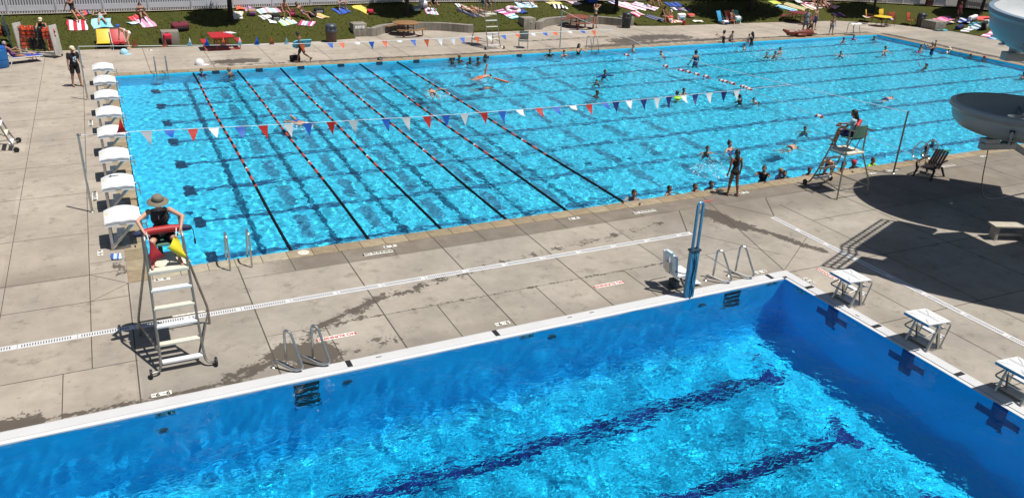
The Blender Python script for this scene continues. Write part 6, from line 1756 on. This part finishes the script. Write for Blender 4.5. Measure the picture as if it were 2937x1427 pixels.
def hand_flag(label, a, b, c, d, m, tip):
    t = thing('hand_flag', label, 'flag', a)
    a = V(a); mb = MB(); mb.tube([(0,0,.05), tuple(V(b)-a)], .011, 7); mb.build('stick', WHITE, t)
    mb = MB(); P0, P1, P2 = V(b)-a, V(c)-a, V(d)-a; n = 6; vs = []; fs = []
    for s in (0, 1):
        for i in range(n+1):
            for j in range(n+1):
                u, v = i/n, j/n; e0 = P0+(P1-P0)*u; e1 = P0*.35+P1*.0+P2*.65+(P2-P0)*.35*u; p = e0*(1-v)+e1*v
                vs.append(p+V((.02*math.sin(5*v+2*u), .035*math.sin(6*u+3*v)+.004*s, .012*math.sin(7*u))))
    k = (n+1)**2
    for s in (0, 1):
        for i in range(n):
            for j in range(n):
                q = s*k+i*(n+1)+j; f = (q, q+1, q+n+2, q+n+1); fs.append(f if s else f[::-1])
    mb.add(vs, fs); mb.build('flag_cloth', m, t, 180)
hand_flag('red flag held low in the guard\'s right hand', (-.02,-4.12,2.66), (.0,-4.20,2.56), (.24,-4.25,2.20), (-.02,-4.28,2.02), P('flag_deep_red', (.30,.012,.018), .6), 0)
hand_flag('yellow flag held low in the guard\'s left hand', (.53,-4.10,2.66), (.50,-4.22,2.58), (.28,-4.32,2.40), (.70,-4.32,2.02), P('flag_yellow', (.72,.58,.02), .6), 0)
t = thing('water_bottle', 'dark water bottle standing on the tall chair platform behind the guard\'s feet', 'bottle', (.20,-3.62,1.967)); mb = MB(); mb.lathe([(.04,0),(.045,.02),(.045,.17),(.03,.20)], n=14); mb.build('flask', P('bottle_dark', (.02,.03,.03), .4), t); mb = MB(); mb.lathe([(.032,.195),(.032,.235),(0,.24)], n=12); mb.build('lid', RED, t)
# ---- right guard
def vest_strip(t, Pn, Rm, J, H):
    Lc = J['Lc']; c = Pn['chest']; q = MB()
    q.capsule(c+Lc@V((-.08,-.085,-.03))*H, c+Lc@V((.08,-.085,.03))*H, .045*H, .045*H, 10); q.build('rescue_tube_pack', RED, t)
person('lifeguard with long dark hair sitting on the lower chair with a green seat', (21.55, -1.72), 28, dict(lean=-6, bend=12, hl=(86,6,84), hr=(92,4,70), al=(40,10,50,-20), ar=(46,14,40,-10), head=(4,20)), 1.68, 'tan', [('shorts','navy'),('shirt','lightblue')], ('black','long'), True, vox=.012, seat=1.955, extra=vest_strip)
# ---- far guard
person('lifeguard sitting on the far chair in front of the lawn, legs showing', (20.7, 25.98), 180, SITC, 1.74, 'tan', [('shorts','black'),('tank','black')], ('brown','short'), seat=2.42)
# ---- deck people
person('man in a black T-shirt, black shorts and white cap by the back flag post', (-1.60, 21.12), 205, dict(lean=2, hl=(6,4,6), hr=(-5,5,4), al=(8,9,30), ar=(0,11,10), head=(6,10)), 1.80, 'tan', [('shorts','black'),('shirt','black')], ('brown','short'), hat=('cap','cream'), vox=.013, fat=1.14, group=PD,
       extra=lambda t, Pn, Rm, J, H: tag(_print(t, Pn, J, H)))

WALK = dict(lean=6, bend=6, hl=(20,3,6), hr=(-14,3,44), al=(-8,12,60,2), ar=(-4,22,40,4), head=(22,0))
bx_, by_ = 9.07, 23.70
person('shirtless boy in dark trunks walking on the far deck with a boogie board', (bx_, by_), 62, WALK, 1.66, 'brown', [('shorts','black')], ('black','short'), vox=.013, group=PD)
t = thing('boogie_board', 'aqua boogie board under the walking boy\'s arm', 'board', (bx_-.05, by_-.15, .98), R(62))
mb = MB(); pl = [(-.22,-.5),(.22,-.5),(.24,-.3),(.24,.3),(.18,.48),(0,.54),(-.18,.48),(-.24,.3),(-.24,-.3)]; mb.prism(pl, -.025, .02); o = mb.build('deck_foam', cloth('aqua'), t, 30, rz=R(60)); o.rotation_euler = (0,R(62),R(40)); o.location = (.20,0,0)
mb = MB(); mb.prism([(x*.55, y*.62) for x, y in pl], .021, .026); o = mb.build('top_stripe', BLACK, t, 30); o.rotation_euler = (0,R(62),R(40)); o.location = (.20,0,0)
GIRL = dict(lean=3, bend=0, hl=(5,5,4), hr=(-4,6,6), al=(-6,14,16,6), ar=(2,13,14,4), head=(2,-25))
person('girl in a dark swimsuit standing on the near pool edge with her back turned', (17.72, -0.73), -8, GIRL, 1.56, 'brown', [('onepiece','black')], ('black','long'), True, vox=.012, group=PD)
person('woman in a teal top with both arms raised beside the rust red table', (31.00, 30.10), 200, dict(lean=0, hl=(3,5,2), hr=(-3,5,3), al=(150,38,110,-50), ar=(150,38,110,-50)), 1.68, 'fair', [('briefs','black'),('top','teal')], ('brown','short'), True, group=PD)
person('man in a grey tank top and shorts standing by the brown raft', (45.04, 24.31), 150, STAND, 1.80, 'light', [('shorts','grey'),('tank','grey')], ('brown','short'), fat=1.05, group=PD)
person('shirtless person in shorts standing behind the man in the grey tank top', (47.13, 25.56), 190, STAND, 1.70, 'light', [('shorts','navy')], ('brown','short'), group=PD)
person('boy crouching over the brown raft on the far pool edge', (44.98, 23.72), 120, dict(lean=48, bend=14, hl=(60,8,74), hr=(40,8,60), al=(40,10,20), ar=(50,10,20), head=(-10,0)), 1.42, 'tan', [('trunks','black')], ('black','short'), child=1, group=PD)
person('shirtless child in grey shorts standing alone on the far deck near the corner ladder', (46.87, 23.59), 170, STAND, 1.36, 'tan', [('shorts','grey')], ('brown','short'), child=1, group=PD)
person('dark person standing in the shade beyond the weathered concrete block', (60.01, 23.52), 190, STAND, 1.66, 'brown', [('shorts','black'),('shirt','maroon')], ('brown','short'), ground=.03, group=PWG)
person('person with a pale cap standing behind the rack of life vests', (-3.09, 30.07), 180, dict(lean=8, hl=(3,5,2), hr=(-3,5,3), al=(60,12,30), ar=(60,12,30), head=(14,0)), 1.72, 'tan', [('shorts','navy'),('tank','black')], ('brown','short'), hat=('cap','cream'), ground=.03, group=PWG)
person('woman in pale swimwear bending over the red lounger', (0.99, 29.56), 118, dict(lean=52, bend=10, hl=(30,8,40), hr=(12,8,24), al=(50,10,14), ar=(62,10,10), head=(-8,0)), 1.66, 'fair', [('briefs','white'),('top','white')], ('brown','short'), True, hat=('cap','blue'), group=PD)
person('person in a dark swimsuit lying back on the blue lounger', (-4.38, 26.93), -68+180-180, dict(lean=-38, bend=6, hl=(78,7,4), hr=(80,7,12), al=(20,12,50,-6), ar=(16,12,40,-6), head=(14,0)), 1.66, 'tan', [('onepiece','purple')], ('grey','short'), True, seat=.36, group=PD)
person('person in red sitting in the orange beach chair', (42.74, 29.61), 195, dict(lean=-16, bend=14, hl=(74,8,70), hr=(74,8,66), al=(40,8,60,-10), ar=(40,8,60,-10), head=(10,0)), 1.55, 'tan', [('trunks','maroon')], ('brown','short'), seat=.27, group=PD)
# ---- sunbathers on the lawn
L = .05
person('woman in a black swimsuit sitting on the red and white towel', (-1.60, 34.22), 212, SITG, 1.68, 'tan', [('onepiece','black')], ('black','bun'), True, ground=L, group=PWG)
person('sunbather in a teal swimsuit lying face down on the light blue towel', (-0.22, 33.91), 4, PRONE, 1.62, 'fair', [('briefs','aqua'),('top','aqua')], ('brown','short'), True, root=-90, ground=L, group=PWG)
person('sunbather in a dark bikini propped on elbows left of the concrete block', (2.02, 33.95), 6, ELBOW, 1.66, 'tan', [('briefs','black'),('top','black')], ('brown','bun'), True, root=-90, ground=L, group=PWG)
person('woman in a pink bikini sitting on the lime striped towel', (10.14, 33.40), 195, SITUP, 1.66, 'tan', [('briefs','hot'),('top','hot')], ('brown','short'), True, ground=L, group=PWG)
person('woman in a navy bikini lying on her side near the grey bag', (11.32, 33.19), 220, dict(lean=-20, bend=10, hl=(70,6,40), hr=(50,8,30), al=(-20,30,20), ar=(40,10,40), head=(6,0)), 1.66, 'tan', [('briefs','navy'),('top','navy')], ('brown','long'), True, root=38, ground=L, group=PWG)
person('woman in white sitting with knees up on the blue towel', (14.10, 34.72), 190, dict(lean=-4, bend=16, hl=(110,14,104), hr=(112,14,104), al=(56,16,14), ar=(56,16,14), head=(10,0)), 1.66, 'fair', [('onepiece','white')], ('brown','short'), True, ground=L, group=PWG)
person('woman in a black top sitting cross-legged on the pink striped towel', (20.22, 33.77), 188, CROSS, 1.66, 'tan', [('onepiece','black')], ('brown','long'), True, ground=L, group=PWG)
person('sunbather in a white bikini lying on her back beside the far lifeguard chair', (22.75, 33.45), 200, SUPINE, 1.68, 'light', [('briefs','cream'),('top','cream')], ('brown','short'), True, root=90, ground=L, group=PWG)
person('sunbather in a brown bikini lying nearest the far lifeguard chair', (23.46, 33.33), 205, SUPINE, 1.66, 'light', [('briefs','tan'),('top','tan')], ('black','short'), True, root=90, ground=L, group=PWG)
person('person in pink sitting on the pale blue towel near the fence', (27.73, 34.49), 215, SITG, 1.66, 'fair', [('briefs','pink'),('top','pink')], ('blond','short'), True, ground=L, hat=('cap','white'), group=PWG)
person('person in a red top sitting left on the purple and white towel', (37.88, 33.75), 195, SITUP, 1.66, 'tan', [('shorts','maroon'),('tank','red')], ('brown','short'), ground=L, group=PWG)
person('person in dark shorts sitting right on the purple and white towel', (38.34, 33.63), 215, SITUP, 1.72, 'light', [('shorts','black'),('tank','coral')], ('brown','short'), ground=L, group=PWG)
person('long-haired woman in a dark top sitting at the lawn edge', (37.01, 30.56), 200, SITUP, 1.66, 'tan', [('onepiece','black')], ('brown','long'), True, ground=L, group=PWG)
person('child with a white hat sitting beside the long-haired woman', (37.64, 30.63), 200, SITUP, 1.15, 'light', [('onepiece','coral')], ('brown','short'), True, 1, ground=L, hat=('cap','white'), group=PWG)
person('woman in red lying leftmost in the row of sunbathers', (53.10, 32.24), 215, dict(SITG, lean=-50), 1.66, 'tan', [('briefs','red'),('top','red')], ('brown','short'), True, ground=L, group=PWG)
person('woman in black lying in the middle of the row of sunbathers', (53.64, 31.92), 205, dict(SITG, lean=-56), 1.66, 'tan', [('briefs','black'),('top','black')], ('brown','short'), True, ground=L, group=PWG)
person('woman in maroon reclining at the right of the row of sunbathers', (53.85, 31.54), 200, dict(SITG, lean=-46), 1.66, 'light', [('briefs','maroon'),('top','maroon')], ('black','short'), True, ground=L, group=PWG)
person('woman sitting upright behind the row of sunbathers', (54.85, 32.06), 190, SITUP, 1.66, 'light', [('onepiece','hot')], ('brown','short'), True, ground=L, group=PWG)
person('woman in a dark bikini sitting on the coral towel, far right corner', (62.29, 22.40), 205, SITUP, 1.68, 'tan', [('briefs','black'),('top','maroon')], ('black','short'), True, ground=L, group=PWG)
# ---- people in and at the main pool
def sw(label, x, y, rz, up, H=1.6, skin='light', wear=(('trunks','navy'),), hair=('brown','short'), pose=TREAD, **k):
    return person(label, (x, y), rz, pose, H, skin, list(wear), hair, water=(WL, up*(.74 if up < .56 else .92)), group=PW_, vox=.021, **k)
B = ('black','short'); BR = ('brown','short')
sw('child in dark swimwear beside the far wall, first lane', 3.87, 22.48, 160, .42, 1.45, 'tan', (('rash','navy'),), B, child=1)
sw('bald man leaning one arm on the far edge by the second lane rope', 5.25, 22.44, 60, .42, 1.78, 'tan', (('trunks','black'),), ('brown','bald'), dict(HANG, al=(70,60,10,60)), fat=1.15)
for (px, py, up, rz, lb) in ((1625,850,.20,150,'lowest in the water, leftmost of the five at the far wall'),(1730,815,.38,120,'second from the left of the five at the far wall'),(1858,850,.36,200,'facing away in the middle of the group of five at the far wall'),(1995,845,.34,90,'second from the right of the five at the far wall'),(2065,805,.38,240,'rightmost and closest to the wall of the five')):
    x, y = {1625: (17.04, 22.23), 1730: (17.61, 22.50), 1858: (17.92, 21.90), 1995: (18.50, 21.85), 2065: (19.07, 22.43)}[px]
    sw('swimmer '+lb, x, y, rz, up, 1.55, 'brown', (('rash','black'),), B)
sw('swimmer in dark clothes, leftmost of three at the far wall under the chair', 23.33, 22.51, 170, .46, 1.6, 'fair', (('rash','black'),), B)
sw('swimmer rubbing the face, middle of three at the far wall', 24.09, 22.21, 190, .44, 1.55, 'light', (('tank','black'),), B, dict(TREAD, al=(70,20,120,-20), ar=(70,20,120,-20)))
sw('woman resting at the far wall left of the ladder', 25.32, 22.57, 200, .62, 1.66, 'fair', (('onepiece','black'),), ('brown','long'), dict(TREAD2, ar=(60,20,100,-20)), fem=True)
sw('child alone at the far wall right of the ladder', 29.31, 22.63, 90, .42, 1.40, 'light', (('trunks','navy'),), B, TREAD2, child=1)
sw('shirtless boy leaning forward in the water at the float line', 30.11, 20.43, 75, .50, 1.5, 'fair', (('trunks','navy'),), B, dict(TREAD2, lean=28))
sw('swimmer facing the camera beyond the pennants, upper of three in a column', 23.42, 16.55, 185, .50, 1.6, 'tan', (('rash','navy'),), B, dict(TREAD, al=(30,80,10,80), ar=(30,80,10,80)))
sw('swimmer low in the water, middle of three in a column beyond the pennants', 22.37, 15.52, 140, .18, 1.55, 'light', (('trunks','black'),), B)
sw('swimmer low in the water, lowest of three in a column beyond the pennants', 20.96, 13.30, 220, .24, 1.55, 'brown', (('trunks','black'),), B)
person('swimmer in black shorts doing front crawl between the last two lane ropes', (13.37, 15.55), -12, CRAWL, 1.75, 'light', [('trunks','black')], B, root=-84, water=(WL, .16), group=PW_, vox=.018)
person('swimmer in a white cap doing front crawl under the front pennants', (6.37, 12.46), 195, CRAWL, 1.72, 'light', [('trunks','blue')], BR, root=-84, water=(WL, .24), hat=('swimcap','white'), group=PW_, vox=.018)
person('swimmer lying on an orange noodle left of the deep lanes', (16.90, 18.00), -75, FLOATP, 1.5, 'light', [('trunks','orange')], B, root=-84, water=(WL, .14), group=PW_, vox=.02)
person('swimmer gliding just under the surface below the orange noodles', (15.98, 15.83), -80, FLOATP, 1.6, 'tan', [('trunks','navy')], B, root=-86, water=(WL, .03), group=PW_, vox=.02)
NOOD = P('noodle_orange', (.72,.14,.03), .7, 0, .08, 8)
mb = MB(); mb.tube(smooth_path([(0,0,-.3),(.02,0,.3),(.10,-.02,.62)], .2), .045, 9); tag(mb.build('pool_noodle', NOOD, None, 60, (17.29, 18.34, WL)), 'orange pool noodle sticking up beside the floating swimmer', 'pool noodle')
nx0, ny0 = 17.53, 17.60
nx1, ny1 = 17.79, 16.56
mb = MB(); mb.tube(smooth_path([(nx0,ny0,WL+.02),((nx0+nx1)/2-.05,(ny0+ny1)/2-.25,WL+.05),(nx1,ny1,WL+.03)], .6, 8), .05, 9); tag(mb.build('pool_noodle', NOOD, smooth=60), 'curved orange pool noodle floating flat on the water', 'pool noodle')
person('woman standing waist deep in the shallow end with her back to the camera', (30.20, 17.58), 5, dict(STAND, al=(12,22,16), ar=(8,20,14), head=(4,10)), 1.66, 'tan', [('onepiece','navy')], ('black','bun'), True, water=(WL, .86), group=PW_, vox=.016)
person('woman with a pale back standing at the far edge beside the sitting boy', (36.64, 22.98), 40, dict(STAND, al=(60,10,60), ar=(60,10,60)), 1.64, 'fair', [('onepiece','black')], ('black','bun'), True, water=(WL, .86), group=PW_)
person('boy sitting on the far pool edge with legs in the water', (37.40, 23.23), 195, EDGE, 1.35, 'light', [('trunks','navy')], ('brown','short'), child=1, seat=.02, group=PW_)
person('woman with very long black hair at the far edge', (38.53, 22.39), 20, dict(STAND, al=(40,14,40), ar=(40,14,40)), 1.66, 'tan', [('onepiece','black')], ('black','long'), True, water=(WL, .80), group=PW_)
person('child held by the woman with very long black hair', (38.68, 22.89), 200, STAND, 1.1, 'light', [('onepiece','coral')], ('brown','short'), True, 1, water=(WL, .60), group=PW_)
sw('boy in the water in front of the long-haired woman', 37.01, 21.25, 60, .42, 1.35, 'fair', (('trunks','navy'),), B, child=1)
sw('boy in the splash, left of the three playing boys', 36.62, 18.74, 120, .36, 1.35, 'light', (('trunks','black'),), B, child=1)
sw('boy in the splash, middle of the three playing boys', 36.95, 18.43, 160, .48, 1.45, 'light', (('trunks','black'),), B, child=1)
sw('boy behind the splash, right of the three playing boys', 38.34, 19.50, 200, .46, 1.4, 'light', (('trunks','red'),), BR, TREAD2, child=1)
sw('boy at the far wall below the child standing alone', 45.84, 21.45, 180, .46, 1.4, 'tan', (('trunks','navy'),), B, child=1)
sw('boy with one arm stretched out in the shallow end', 41.61, 17.57, 150, .40, 1.45, 'fair', (('trunks','navy'),), B, dict(TREAD2, ar=(120,50,5,50)), child=1)
sw('girl in a pink top swimming at the far right corner', 47.70, 22.20, 120, .38, 1.4, 'tan', (('rash','hot'),), B, TREAD, fem=True, child=1)
sw('swimmer at the far right corner of the pool against the wall', 49.34, 21.91, 160, .30, 1.5, 'brown', (('rash','black'),), B)
sw('shirtless boy standing chest deep in the shallow end, facing the camera', 45.07, 17.20, 190, .58, 1.45, 'light', (('trunks','navy'),), BR, TREAD2, child=1)
sw('adult with a child in pink arm floats by the right wall', 49.00, 17.71, 200, .50, 1.62, 'light', (('onepiece','white'),), BR, TREAD, fem=True)
sw('small child in pink arm floats by the right wall', 48.19, 17.13, 180, .34, 1.05, 'light', (('rash','hot'),), BR, TREAD, child=1, fem=True)
sw('blond adult standing at the right wall holding a child', 48.57, 16.44, 60, .84, 1.70, 'tan', (('onepiece','navy'),), ('grey','short'), dict(STAND, al=(70,10,70), ar=(70,10,70)), fem=True)
sw('small child in orange held against the right wall', 50.07, 17.44, 240, .70, 1.0, 'light', (('rash','orange'),), BR, STAND, child=1)
sw('person in a banded sun hat and white shirt at the right wall', 50.53, 16.76, 200, .42, 1.6, 'light', (('shirt','white'),), BR, TREAD, hat=('sunhat','cream'))
sw('swimmer\'s head close to the right wall beyond the sun hat', 50.57, 15.12, 200, .22, 1.5, 'tan', (('trunks','navy'),), B)
sw('child in a bright red cap at the right wall', 50.49, 14.10, 220, .30, 1.3, 'light', (('rash','red'),), BR, TREAD, hat=('swimcap','red'), child=1)
sw('swimmer raising both hands in the shallow end, far right', 44.19, 13.34, 70, .46, 1.6, 'tan', (('trunks','navy'),), B, dict(TREAD, lean=-10, al=(110,30,30,10), ar=(90,30,60,10)))
sw('swimmer cut by the right edge of the photo', 47.77, 9.56, 200, .42, 1.6, 'tan', (('trunks','black'),), B)
sw('child holding a lime green float, front of the pair under the last pennants', 24.43, 11.34, 60, .46, 1.4, 'brown', (('rash','black'),), B, child=1)
sw('child behind the lime green float, back of the pair under the last pennants', 25.12, 11.92, 190, .44, 1.4, 'tan', (('trunks','grey'),), B, child=1)
mb = MB(); mb.ball((0,0,.03), (.30,.20,.07), 16, 8); tag(mb.build('swim_float', P('lime_float', (.32,.70,.03), .4), None, 60, (24.43, 11.26, WL)), 'lime green float held by the child under the last pennants', 'float')
sw('swimmer in black standing right of the last pennant', 26.89, 9.69, 20, .52, 1.5, 'tan', (('rash','black'),), B)
sw('shirtless boy bending in the water right of the last pennant', 27.92, 9.68, 110, .30, 1.45, 'fair', (('trunks','navy'),), B, dict(TREAD2, lean=45))
sw('girl behind the splash in front of the standing girl, left of the pair', 20.10, 3.63, 160, .40, 1.5, 'tan', (('onepiece','black'),), B, dict(TREAD, al=(40,70,10,70)), fem=True)
sw('swimmer in a blue swimsuit leaning back, right of the pair beyond the standing girl', 21.25, 3.50, 200, .48, 1.6, 'light', (('onepiece','blue'),), ('black','bun'), dict(TREAD, lean=-16, al=(10,60,10,60), ar=(10,60,10,60)), fem=True)
sw('man hanging on the near edge at the end of the last lane rope', 14.50, 0.24, 140, .52, 1.74, 'tan', (('rash','grey'),), B, dict(HANG, head=(-4,30)))
sw('girl in blue floating at the near edge, second from the last lane rope', 15.90, 0.36, 210, .40, 1.5, 'tan', (('onepiece','blue'),), B, TREAD, fem=True)
sw('child at the near edge left of the standing girl, hand on the coping', 16.86, 0.23, 200, .40, 1.45, 'tan', (('onepiece','black'),), BR, HANG, fem=True, child=1)
sw('child floating just left of the standing girl, face to the camera', 17.72, 0.42, 185, .30, 1.45, 'light', (('rash','navy'),), B, TREAD, child=1)
sw('boy in a black shirt at the near edge, right of the standing girl', 19.97, 0.30, 130, .62, 1.5, 'tan', (('shirt','black'),), BR, HANG, child=1)
sw('blond child at the near edge, left of the pair right of the standing girl', 20.86, 0.48, 190, .42, 1.4, 'tan', (('rash','navy'),), ('blond','short'), TREAD, child=1)
sw('dark-haired child at the near edge, right of the pair right of the standing girl', 20.87, 0.24, 150, .40, 1.4, 'tan', (('rash','black'),), B, HANG, child=1)
sw('swimmer in the water just left of the lower lifeguard chair', 22.09, 0.30, 170, .36, 1.5, 'tan', (('trunks','black'),), BR)
person('wet person climbing out over the edge behind the lower lifeguard chair', (22.59, -0.18), 120, dict(lean=62, bend=10, hl=(30,8,30), hr=(20,8,20), al=(75,8,10), ar=(75,8,10), head=(-10,0)), 1.5, 'light', [('trunks','black')], ('blond','short'), z=.42, group=PW_)
sw('child with dark hair leaning on the coping behind the chair legs', 23.68, 0.19, 150, .48, 1.45, 'tan', (('onepiece','black'),), ('black','long'), HANG, fem=True, child=1)
sw('child in a red swim cap resting arms on the coping', 24.23, 0.28, 190, .42, 1.45, 'tan', (('rash','black'),), BR, HANG, hat=('swimcap','red'), child=1)
sw('boy in a lime green shirt at the near edge right of the lower chair', 25.05, 0.13, 190, .50, 1.4, 'tan', (('shirt',P('lime_shirt', (.25,.62,.02), .7)),), BR, TREAD, child=1)
sw('swimmer paddling beyond the lower lifeguard chair, arm stretched left', 26.21, 4.75, 150, .32, 1.5, 'tan', (('trunks','navy'),), B, dict(TREAD, al=(20,80,10,80)))
person('swimmer floating face down beyond the lower lifeguard chair', (34.74, 7.94), -75, FLOATP, 1.6, 'light', [('trunks','navy')], BR, root=-87, water=(WL, .07), group=PW_, vox=.022)
person('swimmer gliding under water left of the lower lifeguard chair', (23.61, 2.92), -80, FLOATP, 1.4, 'light', [('trunks','teal')], BR, root=-87, water=(WL, .04), group=PW_, vox=.022)
person('swimmer under water beside the lower lifeguard chair steps', (23.78, 3.02), -60, FLOATP, 1.4, 'light', [('trunks','black')], BR, root=-87, water=(WL, .06), group=PW_, vox=.022)
sw('dark-haired swimmer behind the looped handrails, nearer the brown chair', 28.79, 0.79, 200, .34, 1.45, 'tan', (('onepiece','black'),), B, TREAD, child=1)
sw('red-haired swimmer behind the looped handrails, farther from the brown chair', 30.08, 1.48, 160, .30, 1.45, 'tan', (('rash','navy'),), ('red','short'), TREAD, child=1)
mb = MB(); mb.prism([(-.35,-.1),(.4,0),(.5,.08),(-.35,.14)], -.02, .025); tag(mb.build('kickboard', P('green_board', (.03,.20,.12), .5), None, 30, (29.61, 0.48, WL+.02)), 'small green board floating beside the looped handrails', 'board')
# ---- splashes
def splash(label, x, y, r, h, n, seed):
    rg = random.Random(seed); mb = MB()
    for i in range(n):
        a = rg.uniform(0, 6.283); q = rg.random()**.7*r; zz = max(-.01, h*(1-q/r)*rg.random()**1.2)
        s = rg.uniform(.005, .016)*(1 if zz > .05 else 1.5); mb.ball((math.cos(a)*q, math.sin(a)*q, zz), (s, s, s*(.8 if zz > .05 else .35)), 6, 4)
    tag(mb.build('water_splash', P('splash_white', (.80,.88,.92), .25), None, 60, (x, y, WL)), label, 'splash', kind='stuff')
splash('white water splash in front of the standing girl', 18.80, 1.72, .75, .75, 300, 1)
splash('white splash around the three playing boys', 37.35, 19.27, 2.2, .35, 420, 2)
splash('foam around the crawl swimmer in black shorts', 13.38, 15.16, .7, .12, 130, 3)
splash('foam around the swimmer in the white cap', 6.29, 11.99, .6, .14, 130, 4)
splash('small splash beside the boy with one arm stretched out', 42.06, 17.32, .6, .15, 70, 5)
